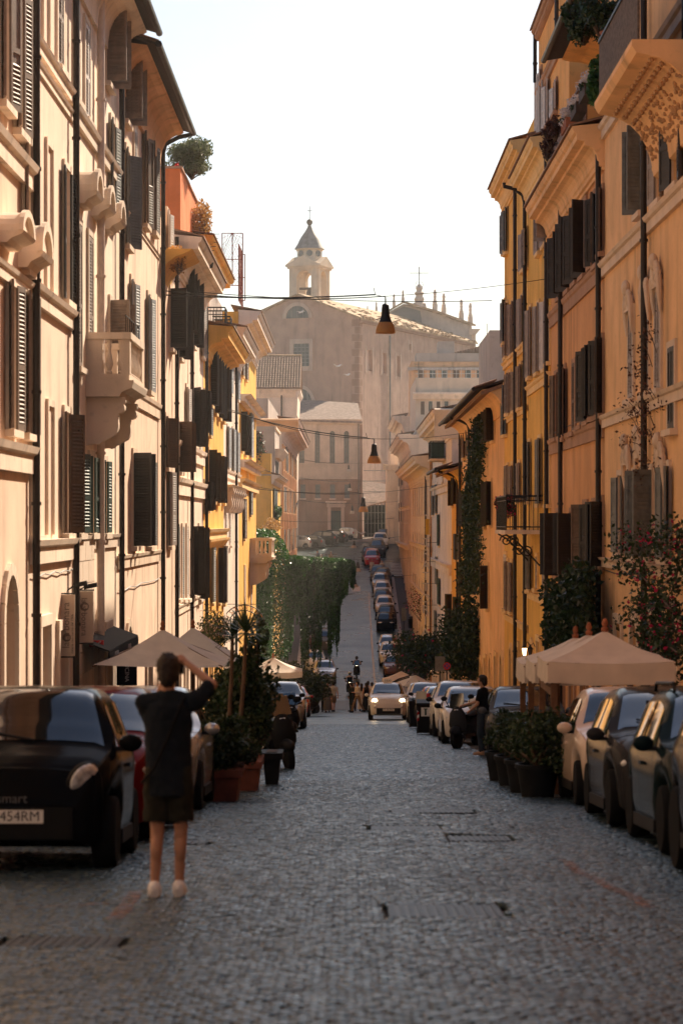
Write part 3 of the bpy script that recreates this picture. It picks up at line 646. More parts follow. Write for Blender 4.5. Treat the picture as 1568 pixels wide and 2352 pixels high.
b.win('a',515,0,690,'c','w',.9).win('a',597,170,840,'c','w',.9).win('a',745,110,590,'P','t',.95).win('a',540,1560,2560,'c','t',.85).win('a',620,1650,2640,'c','t',.85).win('a',775,850,1560,'p','k',.95)
b.win('b',770,190,860,'P','t',1.0).win('b',540,1230,1800,'p','e',.85).win('b',628,1265,1800,'p','e',.85).win('b',720,1300,1800,'p','e',.85)
b.door(ub(PX('q',760)[0],XL), 1.3, 3.1, arch=True).door(ub(PX('q',870)[0],XL), 1.2, 2.8); b.finish('gable')
b.hood('a',560,1190,1440,1.25,.42).hood('a',655,1305,1525,1.25,.42).hood('a',735,1410,1615,1.2,.42)
b.band('a',600,880,.3,.14).band('b',560,1815,.3,.1).eave(n=.92).pipe('a',660,None,None,PIPEW,.085).pipe('a',822)
u0, zf = b.at('b',905,850); u1 = u0; slab = stone_balcony(b, 50.6, 53.9, b.at('b',720,800)[1], .88)
mb = MB(); zf = b.at('b',720,800)[1]+1.0
for u in np.arange(50.7, 53.9, .45): mb.tube([b.fac.p(u,zf-.002,.82), b.fac.p(u,zf+.36,.82)], .01, 5)
mb.tube([b.fac.p(50.62,zf+.36,.82), b.fac.p(53.9,zf+.36,.82)], .014, 6); mb.build('railing', IRON, slab)
for i in range(6):                                         # rusticated ground floor blocks
    z = b.at('b',560,1840)[1]-i*.46
    for j, (ua, ubb) in enumerate(((48.1,49.35),(49.4,50.5),(50.55,51.6)) if i % 2 else ((48.1,48.75),(48.8,49.9),(49.95,51.1),(51.15,51.6))):
        mb = MB(); b.fac.box(mb, ua, ubb, z-.44, z, -.01, .07); mb.build('stone_block', TRAV, b.e)
b = mk('town_house', 'apricot house with deep dark eaves and long black drainpipe', 'L', 268, 365, 11.4, PEACH, 300, TRIM)
b.win('a',870,310,850,'P','t',.95).win('a',880,1050,1715,'m','k',.95).win('a',935,905,1400,'c','w',.8).win('a',1005,940,1570,'p','n',.9).win('a',1065,1000,1620,'f','n',.8)
b.win('b',915,40,690,'f','b',.9).win('b',1030,150,810,'f','b',.9).win('b',930,1245,1890,'P','d',1.0).win('b',1035,1295,1890,'f','k',1.0)
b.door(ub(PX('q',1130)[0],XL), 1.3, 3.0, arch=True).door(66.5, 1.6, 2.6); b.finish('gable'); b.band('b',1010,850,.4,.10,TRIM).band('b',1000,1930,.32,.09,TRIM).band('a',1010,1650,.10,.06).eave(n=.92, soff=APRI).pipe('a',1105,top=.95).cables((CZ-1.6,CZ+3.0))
b = mk('town_house', 'narrow peach house with orange roof terrace and coved balcony', 'L', 365, 402, 8.9, PEACH, 150, TRIM)
b.win('i',150,0,540,'f','w',.9).win('i',190,975,1710,'P','d',1.1).win('j',150,380,1010,'m','n',1.0).win('j',160,1050,1990,'f','g',1.1).door(72.5,1.3,2.7).door(75.2,1.2,2.6)
b.finish(); b.pipe('j',222); L4 = b
mb = MB(); z = b.at('i',200,640)[1]; b.fac.prof(mb, 71.0, 74.6, [(-.02,z-.95)]+[(.75*(1-math.cos(t)),z-.95+.8*math.sin(t)) for t in (.2,.5,.8,1.1,1.4)]+[(.85,z-.06),(.92,z),(-.02,z)]); mb.build('balcony', YEL, b.e)
b = mk('town_house', 'peach palazzo with wide moulded cornice and white string courses', 'L', 402, 467, 9.0, PEACH2, 200, CREAM)
b.win('i',300,1150,1830,'p','d',1.0).win('i',385,520,1500,'p','d',.9).win('i',465,745,1680,'p','d',1.0).win('i',580,975,1810,'f','g',1.0)
b.win('j',300,430,1060,'P','n',1.0).win('j',390,0,680,'f','w',.8).win('j',485,15,740,'p','d',1.0).win('j',548,125,810,'c','k',.9)
b.win('j',282,1745,2650,'c','k',.9).win('j',340,1750,2650,'c','k',.9).win('j',395,1750,2650,'c','w',.8).win('j',470,1745,2600,'p','d',.9).win('j',548,1745,2650,'p','d',.9)
b.auto_doors(3.6,1.3,2.7,True); b.finish(); b.band('j',350,1150,.55,.16,CREAM).band('j',490,770,.5,.14,CREAM).band('j',350,2700,.3,.1); b.cornice(None,.85,1.15,CREAM).pipe('j',418,top=.8).pipe('j',612)
b = mk('town_house', 'golden yellow house with curved cornice and rows of black shutters', 'L', 467, 513.5, 7.4, YEL2, 120, TRIMY)
b.win('i',690,1730,2420,'p','d').win('i',745,1800,2520,'p','d').win('i',792,1880,2580,'p','d').win('i',842,1950,2620,'p','d')
b.win('j',668,785,1410,'p','d').win('j',720,825,1430,'p','d').win('j',780,865,1450,'p','d').win('j',845,900,1450,'c','k',.8).win('j',608,45,560,'p','d',.8).win('j',670,105,600,'p','k',.8)
b.win('j',600,1185,1550,'p','d',.8).win('j',655,1205,1540,'p','d',.8).win('j',705,2005,2700,'p','k').win('j',790,2010,2700,'p','d').win('j',868,1990,2700,'p','n')
b.auto_doors(3.6,1.3,2.7,True); b.finish(); b.cornice(None,1.1,1.3,YEL); b.band('j',760,1770,.5,.25,TRIMY); z = b.at('j',760,1890)[1]; b.modillions(z,.3,.35,.75,.3,TRIMY)
L6 = b; a2 = Bldg('roof_storey', 'yellow attic storey with broad cove above the curved cornice', LF(XL-.9), b.u0+.3, b.u1+2.5, b.zt-.1, CZ+10.9, YEL, depth=8, trim=TRIMY)
a2.winu(b.u0+4, b.zt+.4, b.zt+2.2, .9, 'c', 'd').winu(b.u0+8, b.zt+.4, b.zt+2.2, .9, 'p', 'd').winu(b.u0+12, b.zt+.4, b.zt+2.2, .9, 'p', 'd'); a2.finish('gable'); a2.cornice(None,1.25,1.1,YEL2)
for k in range(3): iron_balcony(b, b.u0+2+k*4.2, b.u0+3.6+k*4.2, b.zt+.12-k*.0, .75, .8, m=IRON)
b = mk('town_house', 'pale stone house with light blue-grey shutters and scrolled brackets', 'L', 513.5, 548, 8.6, PALE, 60, PALE)
b.win('i',935,1830,2270,'f','b',.9).win('i',1025,1950,2350,'f','b',.9).win('j',905,490,1010,'f','b').win('j',968,525,1040,'f','b').win('j',1018,560,1060,'f','b')
b.win('j',885,1385,1980,'c','w').win('j',935,1390,1980,'c','w').win('j',1010,1400,1980,'c','w').auto_doors(3.6,1.3,2.7,True); b.finish(); b.cornice(None,1.0,1.3,PALE).band('j',950,1060,.35,.14).band('j',950,1245,.3,.35).pipe('j',985)
z = b.at('j',950,1275)[1]
for u in np.arange(b.u0+1, b.u1-.5, 2.1):
    mb = MB(); bracket_scroll(mb, b.fac, u, z, .4, 1.1, .3); mb.build('bracket', PALE, b.e, True)
L7 = b
mb = MB(); mb.box(XL-4, XL-.8, 110, 113.5, b.zt, b.zt+3.0); mb.box(XL-4, XL-.8, 113.5, 122, b.zt, b.zt+2.2); mb.build('roof_room', GREYP, b.e)
b = mk('town_house', 'mustard house with small stone balcony beside the hanging ivy', 'L', 548, 588, 10.6, YEL2, 60, TRIMY, u1=146)
b.win('i',1085,1700,2050,'f','n',1.0).win('i',1130,1730,2100,'f','n',1.0).win('j',1075,305,800,'p','d',1.0).win('j',1125,345,850,'p','d',1.0).win('j',1190,310,880,'f','b',1.2)
b.win('j',1105,1395,1900,'f','n',1.0).win('j',1185,1235,1600,'f','k',1.0).win('j',1160,1045,1180,'g',w=.9).win('j',1120,2250,2800,'c','w',1.0).win('j',1200,2280,2800,'c','w',1.0)
b.auto_doors(4.2,1.4,2.8,True); b.finish(); b.cornice(None,1.1,1.4,PALE).band('j',1150,960,.4,.5,PALE).band('j',1150,200,.35,.5,PALE).band('j',1150,1180,.5,.3,TRIMY)
zf = b.at('j',1180,2130)[1]; stone_balcony(b, 136.5, 141.5, zf, 1.2, TRAV, 1.05, 1.2)
# terrace furniture on the roofs
t = thing('roof_terrace_wall', 'red orange penthouse wall on the palazzo roof below the olive bush', 'wall', (XL-1, 90, CZ+9)); z = CZ+(H0-405)*88/F
mb = MB(); mb.box(XL-4, XL-.45, 86.0, 96, CZ+8.9, z); mb.box(XL-4, XL-.35, 96, 102, CZ+8.9, z-.9); mb.build('wall', TERR, t)
mb = MB(); mb.box(XL-4.05, XL-.38, 85.9, 96.02, z, z+.08); mb.box(XL-4.05, XL-.28, 96.05, 102.1, z-.9, z-.82); mb.build('coping', TRIMB, t)
t = thing('trellis', 'rusty red lattice trellis frame on the pale house roof', 'trellis', (XL-1, 115, L7.zt+2.2)); mb = MB(); RUST = mat('rusty_iron', (.30,.075,.055), .8, .3, 8)
def lattice(mb, P, u, v, nu, nv):
    for i in range(nu+1): mb.tube([P+u*(i/nu), P+u*(i/nu)+v], .028, 5)
    for j in range(nv+1): mb.tube([P+v*(j/nv), P+v*(j/nv)+u], .022, 5)
A = W(510,655,112); lattice(mb, A, Vector((.94,0,0)), Vector((0,0,2.4)), 2, 2); mb.build('frame', RUST, t); mb = MB(); A2 = W(548,690,116); lattice(mb, A2, Vector((.02,4,0)), Vector((0,0,2.7)), 4, 3); lattice(mb, A2, Vector((.30,0,0)), Vector((0,0,2.2)), 1, 2); mb.build('frame', RUST, t)
mb = MB()
for k in range(14):
    f = k/13
    for P, U, Vv in ((A, Vector((.94,0,0)), Vector((0,0,2.4))), (A2, Vector((.02,4,0)), Vector((0,0,2.7)))):
        if f < .5: mb.tube([P+U*(f*2), P+U*min(1,f*2+.5)+Vv*min(.5,1)*(min(1,f*2+.5)-f*2)*2*.5], .008, 4); mb.tube([P+U*(f*2)+Vv, P+U*max(0,f*2-.5)+Vv*.5], .008, 4)
        else: mb.tube([P+Vv*((f-.5)*2*.9), P+U*.5+Vv*min(1,((f-.5)*2*.9+.45))], .008, 4); mb.tube([P+U+Vv*((f-.5)*2*.9), P+U*.5+Vv*min(1,((f-.5)*2*.9+.45))], .008, 4)
mb.build('lattice', RUST, t)
# ---------------------------------------------------------------- left side, up the hill
def front(mb, x0, x1, y, z0, z1, holes=[], d=.2, mi=0): holed_wall(mb, Fac(0, y, 1, 0, 1), x0, x1, z0, z1, holes, d, mi)
b = mk('town_house', 'yellow terrace house above the ivy wall with dark green shutter', 'L', 0, 0, -1.0, YEL, 0, TRIMY, u0=176, u1=200)
b.zt = CZ+(H0-1092)*176/F; b.winu(180, b.zt-3.2, b.zt-.9, 1.1, 'f', 'e').winu(186, b.zt-3.2, b.zt-.9, 1.1, 'p', 'e').auto_doors(4,1.4,2.8,True); b.finish(); b.cornice(None,.6,.6,CREAM)
mb = MB(); zt = b.zt; mb.box(XL-5, XL-.02, 176.2, 177, zt+.1, zt+1.6); mb.build('parapet', YEL, b.e); L8 = b
mb = MB(); mb.box(XL-6, XL-.1, 187.5, 199.8, zt-.02, zt+4.0); mb.build('upper_wall', GREYP, b.e)
mb = MB(); F8 = LF(XL-.1); F8.prof(mb, 188, 199.8, [(-.02,zt+1.6),(.3,zt+1.6),(.75,zt+2.2),(.75,zt+2.3),(-.02,zt+2.3)]); F8.prof(mb, 187.4, 199.9, [(-.02,zt+3.8),(.12,zt+3.8),(.12,zt+4.01),(-.02,zt+4.01)]); mb.build('hood_moulding', TRIM, b.e)
for k, (u, z) in enumerate(((190.5, zt+.1),(194.8, zt+.1))):
    mb = MB(); F8.box(mb, u-.5, u+.5, z, z+1.3, .0, .03); mb.build('window', GLASS, b.e)
    for s in (-1, 1): link(shutter_mesh(.5, 1.3, 'k'), 'shutter', b.e, loc=F8.p(u+s*.5, z, .06), rot=(0,0,math.pi/2 if s > 0 else -math.pi/2))
b = mk('town_house', 'orange pilastered palazzo with heavy cornice flying a tricolour flag', 'L', 0, 0, 8.6, ORA, 0, APRI, u0=204, u1=262)
for r in range(4):
    for k in range(9): b.winu(207.5+k*6.1, CZ+6.0-3.6*r-1.5, CZ+6.0-3.6*r+.6, 1.1, 'p' if (k+r) % 3 else 'c', 'n')
b.finish(); b.cornice(None,1.5,2.0,ROS).bandz(CZ+3.2,.3,.12).bandz(CZ-3.9,.3,.12)
for k in range(10):
    mb = MB(); u = 204.6+k*6.1; b.fac.box(mb, u-.35, u+.35, b.zb, b.zt-2.0, -.01, .16); mb.build('pilaster', APRI, b.e)
mb = MB(); front(mb, XL-9, XL, 203.98, b.zb, b.zt); mb.build('end_wall', CREAM, b.e)
mb = MB(); mb.box(XL-9, XL-1.2, 206, 260, b.zt+.1, b.zt+1.9); mb.build('attic', GREYP, b.e)
mb = MB(); Fac(0,203.98,1,0,1).prof(mb, XL-9, XL+1.4, [(-.02,b.zt-1.0),(.1,b.zt-1),(.5,b.zt-.5),(1.1,b.zt-.1),(1.1,b.zt),(-.02,b.zt+.1)]); mb.build('cornice', APRI, b.e)
L9 = b
# tiled-roof house in front of the church
t = thing('tiled_house', 'cream house with large brown pantile roof below the church window', 'building', (-9, 272, gz(272))); y = 270.0; s = F/y
x0, x1 = -14.0, (690-VX)/s; zr0, zr1 = CZ+(H0-892)/s, CZ+(H0-818)*(y+7)/F
mb = MB(); mb.box(x0, x1-.5, y, y+14, gz(y)-1, zr0-.1); mb.build('wall', CREAM, t)
mb = MB(); Fac(0,y,1,0,1).prof(mb, x0, x1-.1, [(-.02,zr0-.9),(.15,zr0-.9),(.35,zr0-.5),(.6,zr0-.2),(.6,zr0-.06),(-.02,zr0-.06)]); LF(x1-.5).prof(mb, y-.5, y+14, [(-.02,zr0-3),(.1,zr0-3),(.2,zr0-.9),(.5,zr0-.4),(.5,zr0-.1),(-.02,zr0-.1)]); mb.build('cornice', CREAM, t)
mb = MB(); mb.hexa([(x0,y-.7,zr0-.08),(x1,y-.7,zr0-.08),(x1,y+7,zr1-.1),(x0,y+7,zr1-.1),(x0,y-.7,zr0),(x1,y-.7,zr0),(x1,y+7,zr1),(x0,y+7,zr1)]); mb.hexa([(x0,y+7,zr1-.1),(x1,y+7,zr1-.1),(x1,y+14,zr0-.1),(x0,y+14,zr0-.1),(x0,y+7,zr1),(x1,y+7,zr1),(x1,y+14,zr0),(x0,y+14,zr0)]); mb.build('roof', TILE, t)
mb = MB(); px = x0+.15
while px < x1:
    for j in range(17):
        f0, f1 = j/17, (j+1.15)/17; ya, yb = y-.75+7.7*f0, y-.75+7.7*min(1,f1); za, zb_ = zr0+(zr1-zr0)*f0+.05, zr0+(zr1-zr0)*min(1,f1)+.01
        r1, r0 = .115, .09; vs = []
        for yy, zz, rr_ in ((ya,za,r1),(yb,zb_,r0)):
            for k in range(5): q = math.pi*k/4; vs.append((px+rr_*math.cos(q)+random.uniform(-.006,.006), yy, zz+rr_*1.15*math.sin(q)))
        mb.add(vs, [(k,k+1,k+6,k+5) for k in range(4)]+[(0,1,2,3,4)])
    px += .30
o = mb.build('roof_tiles', TILE, t); o['kind'] = 'stuff'
mb = MB(); mb.tube([(x0,y+6.95,zr1+.05),(x1,y+6.95,zr1+.05)], .16, 8); mb.build('ridge', mat('ridge_tile', (.55,.32,.16), .8, .2, 8), t)
mb = MB(); mb.tube([(x1-2.1,y-.15,zr0-.2),(x1-2.1,y-.15,gz(y))], .09, 8); mb.build('drainpipe', PIPE, t)
# ---------------------------------------------------------------- right side of the street
b = mk('town_house', 'peach house at far right with ornate plaster window crests', 'R', 1700, 1388, 14.2, RPEACH, 300, TRIM)
b.win('d',1395,835,1510,'f','g',.9).win('d',1255,965,1600,'P','k',.7).win('d',1520,665,1390,'p','d',1.0).win('e',1215,80,690,'c','g',.8).win('e',1325,0,640,'c','g',.8).win('e',1405,-60,620,'c','g',.8)
b.win('e',1140,1225,1765,'f','k',.85).win('e',1245,1210,1780,'f','k',.9).win('e',1345,1190,1790,'P','k',.9).win('e',1460,1165,1800,'p','k',.9).win('e',1500,330,900,'c','d',.9)
for u in (38.5, 41.5): b.winu(u, 9.0, 11.2, .9, 'p', 'd'); b.winu(u, 1.6, 4.2, .9, 'p', 'k')
b.auto_doors(3.0,1.2,2.9,True,m=WOOD); b.finish('gable'); b.cables((CZ-1.1,)).band('d',1340,1620,.3,.14).band('e',1240,720,.28,.12).band('e',1300,1830,.22,.14).pipe('e',1340).bandz(CZ+9.2,.3,.14)
R1 = b
def crest(b, c, cx, cy, w=.75, h=.5):
    u, z = b.at(c, cx, cy); fac = b.fac; mb = MB(); rg = random.Random(int(cx+cy))
    fac.box(mb, u-w*.6, u+w*.6, z-.12, z, -.01, .13); pts = [fac.p(u+w*.45*math.cos(t), z+h*.55*math.sin(t), -.01) for t in np.linspace(0, math.pi, 9)]; mb.poly(pts, Vector((fac.n[0],fac.n[1],0))*.10)
    for k in range(14):
        a = rg.uniform(0, math.pi); r = rg.uniform(.15,.55); mb.ball(fac.p(u+w*r*math.cos(a), z+h*r*1.4*math.sin(a), .10), (.07,.10*rg.uniform(.7,1.3),.12*rg.uniform(.7,1.4)), 7, 5)
    mb.ball(fac.p(u, z+h*.75, .14), (.10,.13,.17), 8, 6)
    for s in (-1,1): mb.tube([fac.p(u+s*w*.62, z-.6, .06), fac.p(u+s*w*.68, z-.3, .09), fac.p(u+s*w*.6, z+.05, .10), fac.p(u+s*w*.42, z+.22, .10)], [.03,.05,.07,.04], 7)
    mb.build('window_crest', b.trim, b.e, True)
for c, x, y in (('e',1215,40),('e',1330,-60),('e',1410,-130),('e',1200,1110),('e',1290,1060),('e',1440,1120)): crest(b, c, x, y)
mb = MB(); z = CZ+(H0-232)*(5600*5.0/595)/F; u0, u1 = 41.0, 47.2       # big balcony with coved, patterned underside
fc = b.fac; P = [(-.02,z-1.5),(.08,z-1.45)]+[(.08+.95*(1-math.cos(t)),z-1.4+1.15*math.sin(t)) for t in (.25,.5,.75,1.0,1.25,1.5)]+[(1.12,z-.22),(1.2,z-.1),(1.2,z),(-.02,z)]
fc.prof(mb, u0, u1, P); slab = mb.build('balcony', RPEACH, b.e)
mb = MB(); rg = random.Random(5)
for k in range(16):
    u = u0+.25+k*.42
    if u > u1-.2: break
    for t in (.95,1.15,1.35): mb.ball(fc.p(u, z-1.4+1.15*math.sin(t)-.02, .08+.95*(1-math.cos(t))+.03), (.05,.13,.05), 6, 4)
for k in range(150): t = rg.uniform(.2,.85); mb.ball(fc.p(rg.uniform(u0+.1,u1-.1), z-1.4+1.15*math.sin(t)-.01, .08+.95*(1-math.cos(t))+.02), (.04,.05,.04), 5, 4)
mb.build('soffit_ornament', mat('sgraffito', (.48,.29,.16), .9, .2, 9), slab)['kind'] = 'stuff'
WIRE = mat('weathered_reed_screen', (.13,.10,.08), .9, .4, 12)
u = u0+.05
while u < u1:
    mb = MB(); fc.box(mb, u, u+.115, z+.003, z+1.15, 1.06, 1.10); mb.build('screen_board', WIRE, slab); u += .13
mb = MB(); fc.box(mb, u0, u1, z+1.15, z+1.2, 1.03, 1.13); mb.build('rail', IRON, slab)
b = mk('town_house', 'brown orange house with long band of dark louvred shutters', 'R', 1388, 1265, 9.2, ORB, 300, TRIMB)
b.win('d',1105,1245,1750,'f','n',.8).win('d',1055,1310,1860,'p','d').win('d',925,1440,1960,'p','n').win('d',830,1520,2070,'p','d').win('d',770,1590,2120,'p','d').win('d',715,1650,2180,'p','d').win('d',655,1760,2230,'p','d')
b.win('e',1145,175,735,'p','d').win('e',1058,230,775,'m','n').win('e',985,290,800,'p','d').win('e',922,345,840,'p','d').win('e',872,410,870,'c','n',.8).win('e',815,440,920,'c','n',.8).win('e',745,480,960,'p','n').win('e',692,520,960,'p','n')
b.win('e',1042,1395,1860,'p','d').win('e',960,1415,1920,'p','d').win('e',895,1425,1900,'m','n').win('e',800,1480,1910,'P','d').win('e',705,1480,1920,'P','d')
b.auto_doors(3.2,1.3,2.8,True,m=WOOD); b.finish(); b.band('e',1000,840,.42,.10).band('d',900,2030,.42,.10).cornice(None,.75,1.0,RPEACH).pipe('e',1015).pipe('e',745).cables((CZ-1.4,CZ+2.6))
R2 = b; fc = b.fac
mb = MB()                                                  # plastered pale third of the same front
t = thing('roof_terrace_screen', 'dark wood plank terrace screen on the brown orange house', 'screen', (XR+.1, 66, b.zt)); u = 60.2
while u < 71:
    mb = MB(); fc.box(mb, u, u+.16, b.zt+.35, b.zt+1.75, .05, .09); mb.build('plank', WOOD, t); u += .18
mb = MB(); fc.box(mb, 60.1, 71.1, b.zt+1.75, b.zt+1.83, .0, .14); mb.build('rail', WOOD, t)
t = Bldg('roof_house', 'small orange penthouse with black tiled overhang above the wood terrace', RF(XR+1.5), 58.5, 68.2, b.zt, b.zt+3.9, ORA, depth=7, trim=TRIMY)
t.winu(60.5, b.zt+.7, b.zt+2.9, .9, 'p', 'd').winu(63.2, b.zt+.7, b.zt+2.9, .9, 'p', 'd').winu(66, b.zt+.7, b.zt+2.9, .9, 'p', 'd'); t.finish('gable'); t.eave(n=1.9, soff=ORA)
b = mk('tower_house', 'tall orange house with pale shutters rising over the right roofs', 'R', 1265, 1213, 11.3, YEL, 150, TRIMY)
b.win('d',490,1600,1900,'f','g',.9).win('d',545,1550,1830,'f','g',.9).win('d',605,1520,1740,'P','g',.9).win('e',510,60,535,'f','g',.9).win('e',565,30,505,'f','g',.9).win('e',618,0,480,'f','w',.8)
b.win('e',495,995,1400,'p','k').win('e',575,965,1420,'p','k').win('e',668,930,1420,'c','g',.8).win('e',445,1745,2000,'f','g',.8).win('e',500,1745,2010,'p','k',.8).win('e',555,1790,2010,'c','g',.7).win('e',603,1750,2030,'c','g',.7).win('e',680,30,400,'c','g',.7)
b.auto_doors(2.9,1.2,2.9,True,m=WOOD); b.finish(); b.cornice(None,.62,.9,TRIMY).pipe('e',645).pipe('e',488,top=.8).band('e',560,560,.3,.12).band('e',560,2050,.25,.1)
R3 = b
z0 = b.at('e',470,1600)[1]; ib = iron_balcony(b, 74.5, 79.5, z0, 1.15, 1.05, m=TRIM)
mb = MB()
for u in (75.2, 78.8):
    for k in range(2):
        c0 = b.fac.p(u, z0-.35-k*.32, .85-k*.42); pts = [c0+Vector((b.fac.n[0]*.2*(1-j/22)*math.cos(j*.55), 0, .2*(1-j/22)*math.sin(j*.55))) for j in range(20)]; mb.tube(pts, .022, 6)
    mb.tube([b.fac.p(u,z0-.13,1.1), b.fac.p(u,z0-.3,.8), b.fac.p(u,z0-.75,.35), b.fac.p(u,z0-1.1,.03)], .026, 6)
mb.build('scroll_bracket', IRON, ib)
tw = Bldg('tower_storey', 'orange upper tower storeys with pale grey shutters against the sky', RF(XR+.35), 69.5, 80.5, b.zt, CZ+16.2, ORA, depth=9, trim=TRIMB)
tw.win('d',430,690,1150,'f','w',.8).win('d',492,640,1060,'f','w',.8).win('d',550,620,950,'f','w',.9).win('d',610,630,850,'f','w',.9).win('d',410,760,1190,'p','w',.7); tw.finish(); tw.bandz(CZ+14.2,.3,.12).cornice(None,.25,.3,TRIMB).pipe('d',470,None,640).pipe('d',645,None,300)
b = mk('town_house', 'yellow house with taupe shutters and bright yellow attic', 'R', 1213, 1158, 12.6, YEL, 120, TRIMY)
b.win('d',372,1745,2030,'f','g',.8).win('d',435,1670,1950,'f','g',.8).win('d',205,1640,1960,'p','k',.9).win('d',165,1720,2000,'p','k',.9)
b.win('e',300,50,330,'p','k').win('e',340,35,400,'f','t').win('e',385,15,380,'p','t').win('e',450,-20,320,'f','g').win('e',335,530,800,'f','t',.8).win('e',367,510,790,'f','t',.8).win('e',402,490,770,'f','t',.8).win('e',440,455,750,'f','t',.8)
b.win('e',280,640,970,'p','k',.9).win('e',312,610,950,'p','k',.9).win('e',340,1160,1420,'f','t',.8).win('e',382,1150,1400,'f','t',.8).win('e',432,1135,1400,'f','g',.8).win('e',307,1180,1520,'c','w',.8).win('e',268,1250,1560,'c','w',.8)
b.win('e',267,1760,2130,'c','w',.8).win('e',307,1770,2140,'c','w',.8).win('e',345,1820,2160,'f','t',.8).win('e',378,1830,2170,'f','t',.8)
b.auto_doors(3.4,1.3,2.9,True,m=WOOD); b.finish(); b.cornice(None,.6,.9,TRIMY).pipe('e',422).band('e',350,2190,.25,.1).band('e',350,420,.25,.12).band('e',350,820,.2,.1)
mb = MB(); mb.box(XR+.4, XR+6, 83, 92, b.zt, b.zt+1.2); mb.build('attic', YEL2, b.e); R4 = b
b = mk('town_house', 'old ochre house with deep tiled eaves and climbing creeper column', 'R', 1158, 1061, 5.2, RPEACH, 80, TRIMY)
b.win('e',185,800,1000,'p','d').win('e',222,770,990,'p','d').win('e',252,755,980,'p','d').win('e',48,930,1100,'f','n').win('e',80,900,1090,'f','n').win('e',120,860,1060,'f','n').win('e',195,1270,1580,'f','d').win('e',232,1265,1570,'p','d').win('e',60,1330,1580,'p','d').win('e',210,1850,2150,'p','d').win('e',48,1820,2060,'p','d')
b.auto_doors(3.6,1.3,2.7,True,m=WOOD); b.finish('gable', eave=.9); b.eave(n=1.1, soff=RPEACH).pipe('e',95,top=1.0).pipe('e',20); R5 = b
b = mk('town_house', 'low yellow house with curved black eaves before the white corner house', 'R', 1061, 1037, 2.9, YEL2, 40, TRIMY)
b.win('l',835,1680,1980,'p','d').win('l',880,1645,1960,'p','d').win('n',930,245,540,'f','d').win('n',975,245,540,'f','d').win('n',860,920,1260,'p','d').win('n',960,965,1280,'p','d').auto_doors(3.6,1.3,2.7,m=WOOD); b.finish('gable', eave=.9); b.eave(n=1.3, soff=YEL).pipe('l',905,top=1.1)
b = mk('corner_house', 'white rusticated corner house with green balcony and tall cornice', 'R', 1037, 993, 6.4, PALE, 40, CREAM)
b.win('n',735,25,380,'f','e').win('n',712,505,820,'p','k').win('n',742,755,1050,'p','e').win('n',700,1115,1480,'f','k').win('l',715,1385,1700,'c','k').win('l',600,1740,2090,'f','k').win('l',640,1725,2070,'f','k').auto_doors(4,1.4,2.8,True,m=WOOD); b.finish(); b.cornice(None,1.1,1.6,CREAM).band('l',700,1740,.5,.2,PALE).band('n',780,560,.6,.25).pipe('n',645,m=mat('orange_pipe',(.5,.22,.06),.5,.2,8))
mb = MB(); fr = Fac(0, b.u0, 1, 0, 1); fr.prof(mb, XR-1.0, XR+8, [(-.02,b.zt-1.6),(.12,b.zt-1.6),(.35,b.zt-.9),(.9,b.zt-.3),(1.1,b.zt-.05),(1.1,b.zt),(-.02,b.zt+.1)]); fr.box(mb, XR+.1, XR+8, b.zt-3.5, b.zt-3.3, -.01, .12); fr.box(mb, XR+2.6, XR+3.3, b.zt-3.3, b.zt-1.6, -.01, .1); mb.build('end_cornice', CREAM, b.e)
mb = MB(); mb.box(XR+2.2, XR+9, b.u0+.5, b.u0+12, b.zt+.1, b.zt+4.6); mb.build('roof_block', GREYP, b.e)
z0 = b.at('l',640,1490)[1]; ib = iron_balcony(b, 147, 151, z0, .95, 1.05, m=TRIM, step=.3); mb = MB(); b.fac.box(mb, 147.1, 150.9, z0+.02, z0+1.0, .84, .88); b.fac.box(mb, 147.06, 147.1, z0+.02, z0+1.0, .1, .84); mb.build('green_screen', SH['e'], ib)
b = mk('town_house', 'rose beige house with heavy mid cornice behind the vertical sign', 'R', 993, 943, 4.6, TAN, 0, TRIM)
for r in range(4):
    for k in range(7): b.winu(180+k*6.3, CZ+2.4-3.7*r-1.8, CZ+2.4-3.7*r+.4, 1.2, 'c' if (k+r)%2 else 'g', 'g')
b.auto_doors(6,1.5,2.8,True,m=WOOD); b.finish(); b.cornice(None,1.4,1.6,TRIM).bandz(CZ-1.7,.4,.2).bandz(CZ-5.4,.3,.15).pipe('l',525,m=PIPE)
mb = MB(); mb.box(XR+2, XR+10, 182, 222, b.zt, b.zt+1.2); mb.build('attic', CREAM, b.e)
b = mk('town_house', 'beige pilastered palazzo stepping up the hill on the right', 'R', 943, 918, 8.2, TAN, 0, TRIM)
for r in range(5):
    for k in range(8): b.winu(230+k*5.2, CZ+5.6-3.7*r-1.9, CZ+5.6-3.7*r+.4, 1.2, 'c' if r % 2 else 'g', 'w')
b.finish(); b.cornice(None,1.2,1.6,TRIM).bandz(CZ+1.6,.4,.2).bandz(CZ-2.1,.5,.5)
for k in range(9):
    mb = MB(); u = 227.6+k*5.2; b.fac.box(mb, u-.3, u+.3, b.zb, b.zt-1.7, -.01, .15); mb.build('pilaster', TRIM, b.e)
mb = MB(); y = 232; s = F/y; mb.box((954-VX)/s, (1020-VX)/s+4, y, y+20, b.zt-.5, CZ+(H0-868)/s); mb.build('attic', TAN, b.e)
for k in range(4):
    xw = (966-VX)/s+k*.75; mb = MB(); mb.box(xw, xw+.34, y-.05, y-.004, CZ+(H0-952)/s, CZ+(H0-922)/s); mb.build('attic_window', GLASS if k % 2 else SH['n'], b.e)
